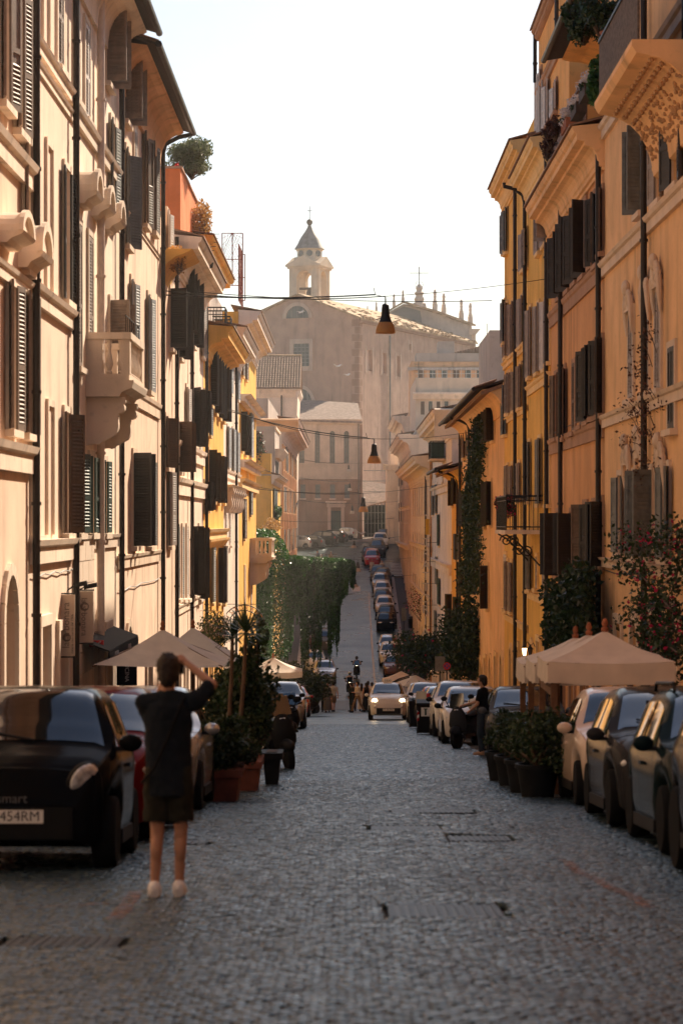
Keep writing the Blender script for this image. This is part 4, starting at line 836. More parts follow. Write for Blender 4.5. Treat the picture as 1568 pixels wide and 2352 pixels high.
mb = MB(); z = CZ+(H0-905)/s; Fac(0,y,1,0,1).prof(mb, (948-VX)/s, (1018-VX)/s+4, [(-.02,z-.5),(.3,z-.5),(.7,z),(.7,z+.15),(-.02,z+.15)]); z = CZ+(H0-968)/s; Fac(0,y-.4,1,0,1).prof(mb, (972-VX)/s, (1018-VX)/s+4, [(-.02,z-.6),(.3,z-.6),(.7,z),(.7,z+.15),(-.02,z+.15)]); mb.build('attic_cornice', PALE, b.e)
t = thing('terrace_house', 'pale terraced penthouse with railings and aerials on the hill', 'building', (14, 262, gz(262))); y = 255; s = F/y; zt = CZ+(H0-824)/s
mb = MB(); front(mb, (946-VX)/s, (1150-VX)/s, y+4, 5, CZ+(H0-826)/s); mb.box((946-VX)/s, (1150-VX)/s, y+4.1, y+14, 0, zt); mb.build('wall', APRI, t)
mb = MB(); mb.box((938-VX)/s, (1150-VX)/s, y+3.6, y+3.98, CZ+(H0-845)/s, CZ+(H0-838)/s); mb.box((958-VX)/s, (1150-VX)/s, y+4.2, y+10, zt, zt+.9); mb.box((1010-VX)/s, (1048-VX)/s, y+5, y+9, zt+.9, zt+2.2); mb.build('roof_edge', GREYP, t)
mb = MB(); x = (960-VX)/s
while x < (1150-VX)/s: mb.tube([(x,y,CZ+(H0-870)/s-.2),(x,y,CZ+(H0-845)/s)], .025, 5); x += .5
for zz in (-868,-858,-847): mb.tube([((954-VX)/s,y,CZ+(H0+zz)/s),((1150-VX)/s,y,CZ+(H0+zz)/s)], .025, 5)
mb.build('railing', mat('white_rail',(.6,.58,.55),.5,.05), t)
mb = MB()
for k in range(26): mb.box((1042-VX)/s+k*.28, (1042-VX)/s+k*.28+.2, y+5, y+8, zt+.9+.0, zt+1.0+.9*(1-abs(k-13)/13)); 
mb.build('tiled_hip', TILE, t)
for k in range(7):
    xw = (962-VX)/s+k*1.25; zw = CZ+(H0-866)/s; mb = MB(); mb.box(xw, xw+.62, y+3.9, y+3.99, zw, zw+.95); w_ = mb.build('window', GLASS if k % 3 else SH['n'], t); mb = MB(); mb.box(xw-.1, xw+.72, y+3.86, y+3.985, zw+.96, zw+1.06); mb.build('lintel', TRIM, w_)
b = Bldg('town_house', 'cream house with dark shutters facing the hilltop corner', RF(6.0), 252, 283, gz(252)-2, CZ+11.0, CREAM, depth=8, trim=TRIMY)
for (c, x, y0, y1) in (('l',200,1120,1330),('l',237,1080,1230),('l',205,1510,1750),('l',237,1500,1735),('l',205,1945,2170),('l',232,1935,2165)): b.win(c, x, y0, y1, 'f', 'd', 1.3, False)
b.finish(); b.cornice(None,1.2,1.5,CREAM)
t = thing('rusticated_corner', 'cream rusticated stone pier of the palace at the hilltop bend', 'building', (5.3, 284, gz(284))); y = 284; s = F/y; x0, x1 = (890-VX)/s, (914-VX)/s
mb = MB(); mb.box(x0, 14, y, y+14, gz(y)-1, CZ+(H0-1066)/s); mb.box(x0+.3, 14, y+.3, y+12, CZ+(H0-1066)/s, CZ+(H0-1030)/s); mb.build('wall', CREAM, t)
z = gz(y); k = 0
while z < CZ+(H0-1080)/s:
    if k % 2: mb = MB(); mb.box(x0-.05, x0+.75, y-.06, y+.6, z+.03, z+.50); mb.box(x0+.79, x1+.4, y-.06, y-.005, z+.03, z+.50)
    else: mb = MB(); mb.box(x0-.05, x0+.42, y-.06, y+1.0, z+.03, z+.50); mb.box(x0+.46, x1+.4, y-.06, y-.005, z+.03, z+.50)
    mb.build('stone_block', CREAM, t); z += .53; k += 1
mb = MB(); z = CZ+(H0-1066)/s; Fac(0,y,1,0,1).prof(mb, x0-.55, 9, [(-.02,z-.7),(.2,z-.7),(.45,z-.3),(.6,z-.1),(.6,z),(-.02,z)]); mb.build('cornice', CREAM, t)
# ---------------------------------------------------------------- the church closing the street
ch = thing('church', 'hazy brown brick church with gabled nave at the top of the street', 'church', (-5, 312, gz(312)))
C0 = Vector((1.6, 310)); bd = Vector((.366, .931)); bd.normalize(); ad = Vector((-bd.y, bd.x))       # right front corner, nave direction, facade direction (to the left)
FA = Fac(C0.x, C0.y, ad.x, ad.y, -1)                    # front: u runs left
if FA.n[1] > 0: FA = Fac(C0.x, C0.y, ad.x, ad.y, 1)
FB = Fac(C0.x, C0.y, bd.x, bd.y, 1)                     # right flank: u runs away
if FB.n[0] < 0: FB = Fac(C0.x, C0.y, bd.x, bd.y, -1)
ze, zp = CZ+26.0, CZ+29.2; zg = gz(305)-1; FW = 16.4; NL = 46.0
def fpx(px, py, fac):         # picture point -> (u,z) on an oblique vertical plane
    k = (px-VX)/F; o, u = fac.o, fac.u; t = (o[0]-k*o[1])/(k*u[1]-u[0]); y = o[1]+u[1]*t; return t, CZ+(H0-py)*y/F
def arch_pts(fac, u, z0, z1, w, n=0, k=12):
    zc = z1-w/2; return [fac.p(u-w/2, z0, n), fac.p(u+w/2, z0, n)]+[fac.p(u+w/2*math.cos(t), zc+w/2*math.sin(t), n) for t in np.linspace(0, math.pi, k)]
def nv(fac): return Vector((fac.n[0], fac.n[1], 0))
mb = MB(); mb.poly([FA.p(0,zg), FA.p(0,ze), FA.p(FW/2,zp), FA.p(FW,ze), FA.p(FW,zg)], nv(FA)*-1.0); mb.build('front_wall', MUD, ch)
holes = []
niches = [(870,900,845,960),(950,975,862,970),(1025,1046,878,990)]
for x0, x1, y0, y1 in niches:
    a, z1 = fpx(*PX('c',x0,y0), FB); bb, z0 = fpx(*PX('c',x1,y1), FB); holes.append((min(a,bb), max(a,bb), min(z0,z1), max(z0,z1)))
a, z1 = fpx(*PX('c',1090,815), FB); bb, z0 = fpx(*PX('c',1103,850), FB); holes.append((min(a,bb), max(a,bb), z0, z1))
mb = MB(); holed_wall(mb, FB, 1.0, NL, zg, ze, holes, .5); mb.build('flank_wall', MUD, ch)
for h in holes:
    mb = MB(); FB.box(mb, h[0], h[1], h[2], h[3], -.55, -.45); mb.build('niche_back', ROS if h is not holes[-1] else GLASS, ch)
    for qa, qb in ((h[0]-.35, h[0]-.02), (h[1]+.02, h[1]+.35)): mb = MB(); FB.box(mb, qa, qb, h[2]-.3, h[3]+.4, -.01, .06); mb.build('niche_surround', WINGP, ch)
mb = MB()
for k in range(26): FA.box(mb, -.02, .55 if k % 2 else .95, ze-1-k*.95, ze-.15-k*.95, -.01, .06); FB.box(mb, .0, .7 if k % 2 else 1.1, ze-1-k*.95, ze-.15-k*.95, -.01, .06)
mb.build('brick_quoins', BRICKB, ch)
mb = MB()                                                # nave roof
for s0, s1 in ((0, FW/2), (FW, FW/2)):
    ov = -.5 if s0 == 0 else .5; zo = -.2
    q = [FA.p(s0+ov, ze+zo, .5), FA.p(s1, zp, .5), FA.p(s1, zp, -NL-.5), FA.p(s0+ov, ze+zo, -NL-.5)]; mb.hexa([p for p in q]+[p+Vector((0,0,.25)) for p in q])
ROOFC = mat('church_roof', (.40,.27,.15), .9, .35, 1.5, bump=.5, bscale=8); mb.build('roof', ROOFC, ch)
rg = np.random.default_rng(9)                            # ragged tile edge
mb = MB()
for k in range(170):
    u = rg.uniform(0, NL); t = rg.uniform(0, 1)**2; z = ze+.05+(zp-ze)*t+.0; p = FA.p(FW/2*t-.4*(1-t), z, -u); h = .12+.18*rg.uniform(); mb.obox(p, (.5,.9,h), Matrix.Rotation(math.atan2(bd.y,bd.x),3,'Z'))
mb.build('roof_tiles', ROOFC, ch)['kind'] = 'stuff'
mb = MB(); FB.box(mb, 0, NL, ze-.55, ze-.2, -.02, .3); mb.build('eaves_course', BRICKB, ch)
# lunette, square window, lower lunette
def arch_window(fac, u, z0, w, h, sur=.45, parent=ch, bars=3, smat=None, nm='window'):
    mb = MB(); k = 14; pts = [fac.p(u+w/2*math.cos(t), z0+h*math.sin(t), .03) for t in np.linspace(0, math.pi, k)]; mb.poly(pts, nv(fac)*.03); o = mb.build(nm, mat('church_glass',(.05,.07,.07),.15,.1,3), parent)
    mb = MB(); pts = [fac.p(u+(w/2+sur)*math.cos(t), z0+(h+sur)*math.sin(t), -.02) for t in np.linspace(0, math.pi, k)]+[fac.p(u+w/2*math.cos(t), z0+h*math.sin(t), -.02) for t in np.linspace(math.pi, 0, k)]; mb.poly(pts, nv(fac)*.22); mb.build('surround', smat or WINGP, o)
    mb = MB()
    for i in range(1, bars): x = -w/2+w*i/bars; fac.box(mb, u+x-.06, u+x+.06, z0, z0+h*math.sqrt(max(0,1-(2*x/w)**2)), .06, .12)
    mb.build('mullion', SH['k'], o)
u0, z0 = fpx(*PX('c',570,680), FA); u1, _ = fpx(*PX('c',450,680), FA); _, z1 = fpx(*PX('c',510,618), FA); arch_window(FA, (u0+u1)/2, z0, abs(u1-u0), z1-z0, bars=4)
u0, z1 = fpx(*PX('c',572,815), FA); u1, z0 = fpx(*PX('c',490,935), FA); u0, u1 = min(u0,u1), max(u0,u1)
mb = MB(); FA.box(mb, u0, u1, z0, z1, .0, .05); wdw = mb.build('window', mat('church_glass',(.05,.07,.07)), ch)
mb = MB(); FA.box(mb, u0-.5, u0-.01, z0-.6, z1+.6, -.02, .2); FA.box(mb, u1+.01, u1+.5, z0-.6, z1+.6, -.02, .2); FA.box(mb, u0-.01, u1+.01, z1+.01, z1+.6, -.02, .2); FA.box(mb, u0-.01, u1+.01, z0-.6, z0-.01, -.02, .25); mb.build('surround', WINGP, wdw)
for i in range(1, 4): mb = MB(); x = u0+(u1-u0)*i/4; FA.box(mb, x-.05, x+.05, z0, z1, .05, .1); mb.build('mullion', SH['k'], wdw)
for i in range(1, 6): mb = MB(); z = z0+(z1-z0)*i/6; FA.box(mb, u0, u1, z-.04, z+.04, .05, .095); mb.build('glazing_bar', SH['k'], wdw)
u0, z0 = fpx(*PX('c',590,1150), FA); u1, _ = fpx(*PX('c',480,1150), FA); arch_window(FA, (u0+u1)/2, z0, abs(u1-u0), 2.4, bars=4)
mb = MB(); ud, zt_ = fpx(893, 770, FB); mb.tube([FB.p(ud, zt_, .15), FB.p(ud, zg+2, .15)], .11, 6); mb.build('drainpipe', SH['k'], ch)
# bell tower
bt = thing('bell_tower', 'cream bell tower with pediments, bell-shaped dome and ball finial', 'bell tower', (-4.9, 326, zp-4)); Mz = Matrix.Rotation(math.atan2(bd.y, bd.x)-math.pi/2, 3, 'Z'); TC = Vector((-4.9, 326, 0)); s = F/326
zc = lambda cy: CZ+(H0-PX('c',0,cy)[1])/s
Mt = lambda x, y, z: TC + Mz @ Vector((x, y, 0)) + Vector((0,0,z)); hw = 2.05
BT = plaster('tower_plaster', (.74,.58,.42), .35)
mb = MB(); zA, zB = zp-4, zc(428); aw = 1.0; za0, zsp = zc(600), zc(480)
for sx in (-1,1):
    for sy in (-1,1): mb.obox(Mt(sx*(hw-.5), sy*(hw-.5), (zA+zB)/2), (1.0,1.0,zB-zA), Mz)
mb.obox(Mt(0,0,(zA+za0)/2), (hw*2-.1,hw*2-.1,za0-zA), Mz); mb.obox(Mt(0,0,(zsp+aw+zB)/2+.05), (hw*2-.1,hw*2-.1,zB-zsp-aw-.1), Mz)
for q in range(4):
    Mq = Mz @ Matrix.Rotation(q*math.pi/2, 3, 'Z')
    for k in (-1,1):
        pts = [TC+Mq@Vector((k*1.05, -hw+.06, 0))+Vector((0,0,zsp+1.06))]+[TC+Mq@Vector((k*1.05*math.cos(t), -hw+.06, 0))+Vector((0,0,zsp+1.05*math.sin(t))) for t in np.linspace(0, math.pi/2, 8)]; mb.poly(pts, Mq@Vector((0,.9,0)))
    for k in (-1,1): mb.obox(TC+Mq@Vector((k*(hw-.35), -hw-.04, 0))+Vector((0,0,(zA+zB)/2)), (.5,.1,zB-zA), Mq)
mb.build('belfry', BT, bt)
mb = MB()
for z, w, h in ((zB+.1, hw+.25, .25), (zB+.36, hw+.45, .25)): mb.obox(Mt(0,0,z), (w*2,w*2,h), Mz)
for q in range(4):
    Mq = Mz @ Matrix.Rotation(q*math.pi/2, 3, 'Z'); zz = zB+.49
    pts = [TC+Mq@Vector((x, -hw-.42, 0))+Vector((0,0,z)) for x, z in ((-hw-.35,zz),(hw+.35,zz),(0,zz+1.15))]; mb.poly(pts, Mq@Vector((0,1.6,0)))
mb.build('pediment', BT, bt)
mb = MB(); mb.obox(Mt(0,0,zB+1.0), (hw*1.55,hw*1.55,1.1), Mz); mb.lathe([(1.72,zB+1.5),(1.72,zc(330)),(1.95,zc(328)),(1.95,zc(322))], (TC.x,TC.y,0), 8); mb.build('drum', BT, bt)
for k in range(8):
    q = 2*math.pi*(k+.5)/8+math.pi/8; d = Vector((math.cos(q), math.sin(q), 0)); c = Vector((TC.x,TC.y,(zB+1.5+zc(330))/2+.05))+d*1.60; mb = MB(); M = d.to_track_quat('Z','Y').to_matrix(); mb.lathe([(.42,0),(.42,.06)], c+d*.02, 12, M=M); mb.build('oculus', GLASS, bt)
zd, zt = zc(322), zc(196); hh = zt-zd
DOME = mat('lead_dome', (.20,.20,.19), .6, .3, 2); mb = MB(); mb.lathe([(2.05,zd),(1.95,zd+.06*hh),(1.6,zd+.22*hh),(1.42,zd+.36*hh),(1.05,zd+.55*hh),(.62,zd+.74*hh),(.32,zd+.9*hh),(.22,zt)], (TC.x,TC.y,0), 16); mb.build('dome', DOME, bt, True)
mb = MB(); mb.lathe([(.2,zt),(.28,zt+.1),(.12,zt+.3),(.12,zt+.45)], (TC.x,TC.y,0), 10); mb.ball((TC.x,TC.y,zc(180)), .42, 12, 8); mb.tube([(TC.x,TC.y,zc(172)),(TC.x,TC.y,zc(95))], .05, 6); mb.box(TC.x-.35,TC.x+.35,TC.y-.04,TC.y+.04,zc(120)-.04,zc(120)+.04); mb.build('finial', IRON, bt, True)
mb = MB(); zb = zc(540); mb.lathe([(.62,zb-.9),(.52,zb-.75),(.42,zb-.2),(.30,zb+.1),(.1,zb+.2)], (TC.x,TC.y-.3,0), 14); mb.build('bell', mat('bronze',(.06,.05,.04),.4,.2,5,metal=.6), bt, True)
mb = MB(); mb.obox(Mt(0,-.3,zb+.3), (2.6,.3,.3), Mz); mb.build('bell_beam', SOFF, bt)
# transept with stone finials
tr = thing('transept', 'grey gabled transept block with row of stone finials', 'church transept', (14, 350, zg)); y = 350.0; s = F/y
def XZ(c, cx, cy): px, py = PX(c, cx, cy); return (px-VX)/s, CZ+(H0-py)/s
def trp(c, cx, cy, dy=0): x, z = XZ(c, cx, cy); return Vector((x*(y+dy)/y, y+dy, CZ+(z-CZ)*(y+dy)/y))
P = [trp('c',985,650), trp('c',1065,606), trp('c',1245,660), trp('c',1245,860), trp('c',985,860)]
mb = MB(); mb.poly(P, (0,3,0)); q = [trp('c',1245,660), trp('c',1420,725,6), trp('c',1420,860,6), trp('c',1245,860)]; mb.poly(q, (0,2,0)); mb.build('wall', plaster('transept_plaster',(.50,.42,.36),.5), tr)
mb = MB(); mb.poly([trp('c',1000,655,-.1), trp('c',1065,620,-.1), trp('c',1150,645,-.1), trp('c',1160,720,-.1), trp('c',1000,720,-.1)], (0,-.1,0)); mb.build('gable_opening', SH['k'], tr)
mb = MB(); a = [trp('c',975,655,-1), trp('c',1065,603,-1), trp('c',1065,603,8), trp('c',975,655,8)]; mb.hexa(a+[p+Vector((0,0,.3)) for p in a]); a = [trp('c',1065,603,-1), trp('c',1245,655,-1), trp('c',1440,725,6), trp('c',1260,690,16)]; mb.hexa(a+[p+Vector((0,0,.3)) for p in a]); mb.build('roof', ROOFC, tr)
mb = MB(); mb.box(trp('c',1405,760,6).x, trp('c',1440,760,6).x, y+6, y+9, trp('c',0,860,6).z, trp('c',0,740,6).z); mb.hexa([trp('c',1400,770,5.5), trp('c',1440,770,5.5), trp('c',1440,770,9), trp('c',1400,770,9), trp('c',1400,738,5.5), trp('c',1466,738,5.5), trp('c',1466,738,9), trp('c',1400,738,9)]); mb.build('end_cornice', TRIM, tr)
FP = [(.30,0),(.30,.42),(.20,.44),(.26,.50),(.16,.56),(.12,.68),(.20,.76),(.10,.80),(.17,.86),(.19,.93),(.10,.98),(.03,1)]
for k, (cx, y0, y1, dy) in enumerate(((875,618,640,2),(921,600,645,2),(1013,560,625,0),(1060,540,604,0),(1227,540,655,0),(1273,560,672,1),(1365,592,702,4),(1412,610,722,6))):
    p = trp('c',cx,y1,dy); top = trp('c',cx,y0,dy); h = top.z-p.z; t = thing('stone_finial', 'stone finial urn on the transept roof, number %s from the bell tower' % ('one','two','three','four','five','six','seven','eight')[k], 'finial', p, (0,0,0), 'stone finials along the church roof')
    mb = MB(); mb.lathe([(r*2.0*h/5.5+.05, z*h) for r, z in FP], p, 8); mb.build('shaft', TRAV, t); mb = MB(); mb.ball(top, (.22*h/4,.22*h/4,.3*h/4), 8, 6); mb.build('knob', TRAV, t)
p = trp('c',1145,625); t = thing('cross_pedestal', 'stone pedestal with scrolls carrying the iron cross', 'cross', p); mb = MB(); top = trp('c',1145,505); h = top.z-p.z
mb.lathe([(1.1,0),(1.0,.15*h),(.6,.22*h),(.8,.35*h),(.5,.5*h),(.75,.62*h),(.4,.7*h),(.55,.85*h),(.2,h)], p, 8); mb.build('pedestal', TRAV, t)
mb = MB(); tt = trp('c',1145,412); mb.tube([top, tt], .07, 6); zc2 = trp('c',1145,446).z; mb.tube([(top.x-1.4,y,zc2),(top.x+1.4,y,zc2)], .05, 6)
for sx in (-1,1): mb.tube([Vector((top.x+sx*(.2+.35*math.sin(a)), y, top.z-.6+a*.35)) for a in np.linspace(0,3.0,8)], .04, 5)
mb.build('iron_cross', IRON, t)
# lower wing with arched windows and portal
wg = thing('church_wing', 'lower church wing with four arched windows and brown base', 'church wing', (-2, 292, gz(292))); y = 292.0; s = F/y; FWg = Fac(0, y, 1, 0, 1)
def wz(cy): return CZ+(H0-PX('c',0,cy)[1])/s
def wx(cx): return (PX('c',cx)[0]-VX)/s
x0, x1 = wx(300), wx(835); holes = []; zs = wz(1512)
for cx in (532,613,691,765): holes.append((wx(cx-13), wx(cx+13), wz(1440), wz(1272)))
mb = MB(); holed_wall(mb, FWg, x0, x1, zs, wz(1212), holes, .4); mb.build('upper_wall', WINGP, wg)
for h in holes:
    w = h[1]-h[0]; uc = (h[0]+h[1])/2; mb = MB()
    for k in (-1,1): pts = [FWg.p(uc+k*w/2, h[3], -.005)]+[FWg.p(uc+k*w/2*math.cos(t), h[3]-w/2+w/2*math.sin(t), -.005) for t in np.linspace(0, math.pi/2, 8)]; mb.poly(pts, (0,.3,0))
    mb.build('arch_spandrel', WINGP, wg); mb = MB(); FWg.box(mb, h[0], h[1], h[2], h[3], -.4, -.3); o = mb.build('window', SH['k'], wg); mb = MB(); FWg.box(mb, uc-.03, uc+.03, h[2], h[3]-.1, -.3, -.26); mb.build('mullion', SH['t'], o); mb = MB(); FWg.box(mb, h[0]-.12, h[1]+.12, h[2]-.18, h[2]-.005, -.02, .14); mb.build('sill', WINGP, wg)
h2 = [(wx(cx-13), wx(cx+13), wz(1625), wz(1552)) for cx in (537,615,692,768)]+[(wx(684), wx(736), gz(y)-.4, wz(1690))]
mb = MB(); holed_wall(mb, FWg, x0, x1, gz(y)-1.5, zs-.3, h2, .3); mb.build('base_wall', BRICKB, wg)
for h in h2[:4]: mb = MB(); FWg.box(mb, h[0], h[1], h[2], h[3], -.3, -.2); mb.build('window', SH['k'], wg); mb = MB(); FWg.box(mb, h[0]-.1, h[1]+.1, h[2]-.15, h[2]-.005, -.02, .12); mb.build('sill', ROS, wg)
h = h2[4]; mb = MB(); FWg.box(mb, h[0], h[1], h[2], h[3], -.3, -.2); mb.build('door', SH['e'], wg); mb = MB(); FWg.box(mb, h[0]-.4, h[0]-.01, h[2], h[3]+.4, -.02, .25); FWg.box(mb, h[1]+.01, h[1]+.4, h[2], h[3]+.4, -.02, .25); FWg.box(mb, h[0]-.5, h[1]+.5, h[3]+.41, h[3]+.9, -.02, .35); FWg.box(mb, h[0]-.65, h[1]+.65, h[3]+.91, h[3]+1.15, -.02, .55); mb.build('portal', ROS, wg)
mb = MB(); FWg.box(mb, x0, x1, zs-.298, zs-.002, -.05, .15); FWg.prof(mb, x0, x1+.2, [(-.02,wz(1240)),(.1,wz(1240)),(.4,wz(1222)),(.5,wz(1212)),(-.02,wz(1212))]); mb.build('string_course', WINGP, wg)
mb = MB(); a = [Vector((x0,y-.6,wz(1208))), Vector((x1+.3,y-.6,wz(1225))), Vector((x1-.2,y+9,wz(1160)+1.2)), Vector((x0,y+12,wz(1120)+1.2))]; mb.hexa([p-Vector((0,0,.2)) for p in a]+a); WROOF = mat('wing_roof', (.23,.16,.125), .9, .3, 2.5, bump=.5, bscale=9); mb.build('roof', WROOF, wg)
mb = MB(); RF(x1).box(mb, y, y+16, gz(y)-1.5, wz(1225)-.3, -.3, 0); mb.build('side_wall', BRICKB, wg)
mb = MB(); mb.tube([(x1-.15,y-.12,wz(1230)),(x1-.15,y-.12,gz(y))], .09, 8); mb.build('drainpipe', SH['t'], wg)
# scaffolding and lean-to at the foot of the flank
sc = thing('scaffolding', 'dark green netted scaffolding under a lean-to at the church foot', 'scaffolding', (4, 300, gz(300))); y = 301.0; s = F/y
X = lambda cx: (PX('c',cx)[0]-VX)/s; Zz = lambda cy: CZ+(H0-PX('c',0,cy)[1])/s
mb = MB(); mb.box(X(858), X(985), y, y+.1, gz(y)-1, Zz(1660)); mb.build('netting', mat('dark_net', (.02,.03,.03), .9, .3, 3), sc)
mb = MB()
for k in range(8): mb.tube([(X(858+k*18),y-.5,gz(y)-.5),(X(858+k*18),y-.5,Zz(1655-k*2))], .05, 6)
for k in range(7): mb.tube([(X(855),y-.5,gz(y)+.4+k*1.3),(X(985),y-.5,gz(y)+.4+k*1.3)], .04, 6)
mb.build('poles', SH['k'], sc)
mb = MB(); mb.hexa([Vector((X(835),y-1,Zz(1680))), Vector((X(990),y-1,Zz(1640))), Vector((X(990),y+6,Zz(1560))), Vector((X(835),y+6,Zz(1530))), Vector((X(835),y-1,Zz(1675))), Vector((X(990),y-1,Zz(1632))), Vector((X(990),y+6,Zz(1550))), Vector((X(835),y+6,Zz(1520)))]); mb.build('lean_to_roof', WROOF, sc)
# pale kerb strip and forecourt before the church
V, Q = sheet(-40, 40, [286, 290, 294, 300, 330], .06); struct(link(npmesh('forecourt', V, Q, mat('forecourt_paving',(.30,.25,.21),.85,.2,1)), 'forecourt'))
# ---------------------------------------------------------------- haze
mb = MB(); mb.box(-110, 110, -40, 440, -13.5, 62); hz = mb.build('haze', []); hz['kind'] = 'stuff'; hz['label'] = 'thin warm morning haze filling the street'; hz['category'] = 'haze'
hm = bpy.data.materials.new('haze_volume'); hm.use_nodes = True; nt = hm.node_tree; nt.nodes.clear(); oo = nt.nodes.new('ShaderNodeOutputMaterial'); pv = nt.nodes.new('ShaderNodeVolumePrincipled')
pv.inputs['Color'].default_value = (1.0,.94,.88,1); pv.inputs['Density'].default_value = .00032; pv.inputs['Anisotropy'].default_value = .35; nt.links.new(pv.outputs[0], oo.inputs['Volume']); hz.data.materials.append(hm)
# ---------------------------------------------------------------- plants
def crown(name, P, size, m, parent, **k):
    V, Q = leaves(P, size, **k); o = link(npmesh(name, V, Q, m), name, parent, True); o['kind'] = 'stuff'; return o
def box_pts(lo, hi, n, rng=RNG): return rng.uniform(lo, hi, (n,3))
def twigs(c0, tips, r=.02, m=BARK, parent=None, name='stem'):
    mb = MB(); c0 = Vector(c0)
    for t in tips: t = Vector(t); mid = c0.lerp(t, .5)+Vector((random.uniform(-.1,.1), random.uniform(-.1,.1), .05)); mb.tube([c0, mid, t], [r, r*.7, r*.35], 5)
    return mb.build(name, m, parent, True)
# the ivy curtain across the side street
iv = thing('ivy_curtain', 'great curtain of green ivy hanging across the street corner', 'ivy', (-3, 165, gz(165)))
yi = 164.0; s = F/yi; rng = np.random.default_rng(21)
zi = lambda gy: CZ+(H0-PX('g',0,gy)[1])/s
xi = lambda gx: (PX('g',gx)[0]-VX)/s
topx = [30,120,180,240,275,300,400,520,640,690,725,735]; topy = [205,200,215,300,385,385,395,400,405,418,430,470]
botx = [30,235,240,262,268,300,305,352,356,410,414,428,434,462,466,474,480,498,503,540,543,556,562,590,594,620,628,640,660,680,690,698,726,735]
boty = [1130,1120,1110,1125,1130,1100,900,880,1195,1190,950,960,1230,1225,930,1150,1180,1190,890,870,1170,1175,1070,1050,1120,1125,760,715,690,650,470,630,610,500]
gx = rng.uniform(30, 735, 62000); ty = np.interp(gx, topx, topy); by = np.interp(gx, botx, boty)+rng.uniform(-25,15,62000)
lump = .5+.5*np.sin(gx*.11)*np.sin(gx*.043+1.3)
hs = (np.sin(np.floor(gx/8.5)*127.1)*43758.5453) % 1.0; by = ty+(by-ty)*np.where(gx > 268, .80+.20*hs, 1.0); gy = ty+(by-ty)*rng.uniform(0,1,62000)**.95; gy = np.minimum(gy, np.maximum(by, ty+6))
keep = rng.uniform(0,1,62000) < np.clip(1.1-.75*(gy-ty)/700*(.4+.6*((np.sin(np.floor(gx/9)*78.233)*43758.5453) % 1.0)), .12, 1)
gx, gy, lump = gx[keep], gy[keep], lump[keep]
X = (574.2+.3296*gx-VX)/s; Z = CZ+(H0-(1148.3+.3296*gy))/s; Y = yi+rng.normal(0,.45,len(X))-1.1*lump+np.where(gx<270, 2.0*rng.uniform(-.5,1,len(X)), 0)
strand = np.floor(X*3.3); off = (np.sin(strand*12.9898)*43758.5453) % 1.0
Y += (off-.5)*1.3
o = crown('leaves', np.stack([X,Y,Z],1), .15, LEAFI, iv, rng=rng, droop=.8)
mb = MB(); zt = zi(400)-.15
mb.tube([(XL-.5,yi,zi(380)-.2),(xi(400),yi,zt),(xi(690),yi-.1,zi(425))], .05, 6); mb.build('support_cable', IRON, iv)
for k in range(26):
    x = rng.uniform(xi(240), xi(620)); g = (x*s+VX-574.2)/.3296; mb = MB(); zb = zi(np.interp(g, botx, boty)*.97); mb.tube([(x,yi,zt),(x+rng.uniform(-.1,.1),yi+rng.uniform(-.3,.3),(zt+zb)/2),(x+rng.uniform(-.15,.15),yi,zb)], [.03,.02,.008], 5); mb.build('vine', BARK, iv)
mb = MB(); mb.box(XL-6, XL-.15, 166.5, 175.5, gz(168)-1, zi(200)-.3); gw = mb.build('garden_wall', GREYP); tag(gw, 'grey garden wall buried behind the ivy below the yellow terrace', 'wall')
P = np.concatenate([box_pts((XL-4.5,166.1,gz(166)+.3),(XL-.1,166.4,zi(205)), 7000, rng), box_pts((XL-.2,166.2,gz(166)+1),(XL+.15,175,zi(230)), 7000, rng)]); P[:,2] += rng.normal(0,.15,len(P)); crown('wall_leaves', P, .2, LEAFI, iv, rng=rng, droop=.5)
dg = thing('dry_creeper', 'sun-dried orange creeper spilling over the ivy wall top', 'creeper', (XL, 172, zi(200))); P = clumps((XL+.1, 171, zi(190)), (.8,4.0,.6), 1500, 16, .5, rng); crown('leaves', P, .17, LEAFY, dg, rng=rng); twigs((XL,171,zi(230)), P[:12], .02, parent=dg)
# shrubs, trees
def shrub(name, label, cat, c, rad, n, size, m=LEAF, k=16, fill=.45, group=None, flowers=None, nf=0, stem=True, seed=1):
    rg = np.random.default_rng(seed); zb = c[2]-rad[2]; t = thing(name, label, cat, (c[0],c[1],zb), (0,0,0), group)
    P = clumps(c, rad, n, k, fill, rg); crown('leaves', P, size, m, t, rng=rg)
    if stem: twigs((c[0],c[1],zb-.05), P[rg.integers(0,n,14)], .03, parent=t)
    if flowers is not None: Pf = clumps(c, np.array(rad)*1.04, nf, k, fill, np.random.default_rng(seed)); Pf = Pf+rg.normal(0,.03,Pf.shape); crown('flowers', Pf, size*.8, flowers, t, rng=rg)
    return t
def tree(name, label, base, c, rad, n, size, m=LEAF, seed=1, k=22, r=.13, fill=.4, cat='tree', flowers=None, nf=0):
    rg = np.random.default_rng(seed); t = thing(name, label, cat, base); P = clumps(c, rad, n, k, fill, rg); crown('crown', P, size, m, t, rng=rg)
    b0 = Vector(base); c0 = Vector(c); mb = MB(); mid = b0.lerp(c0, .55)+Vector((.08,0,0)); mb.tube([b0, mid, c0], [r, r*.8, r*.4], 8)
    for q in P[rg.integers(0,n,16)]: mb.tube([mid, mid.lerp(Vector(q),.5)+Vector((0,0,.12)), Vector(q)], [r*.5, r*.3, r*.1], 5)
    mb.build('trunk', BARK, t, True)
    if flowers is not None: crown('flowers', clumps(c, np.array(rad)*1.05, nf, k, fill, np.random.default_rng(seed))+rg.normal(0,.04,(nf,3)), size*.9, flowers, t, rng=rg)
    return t
def at(c, cx, cy, d): return W(*PX(c, cx, cy), d)
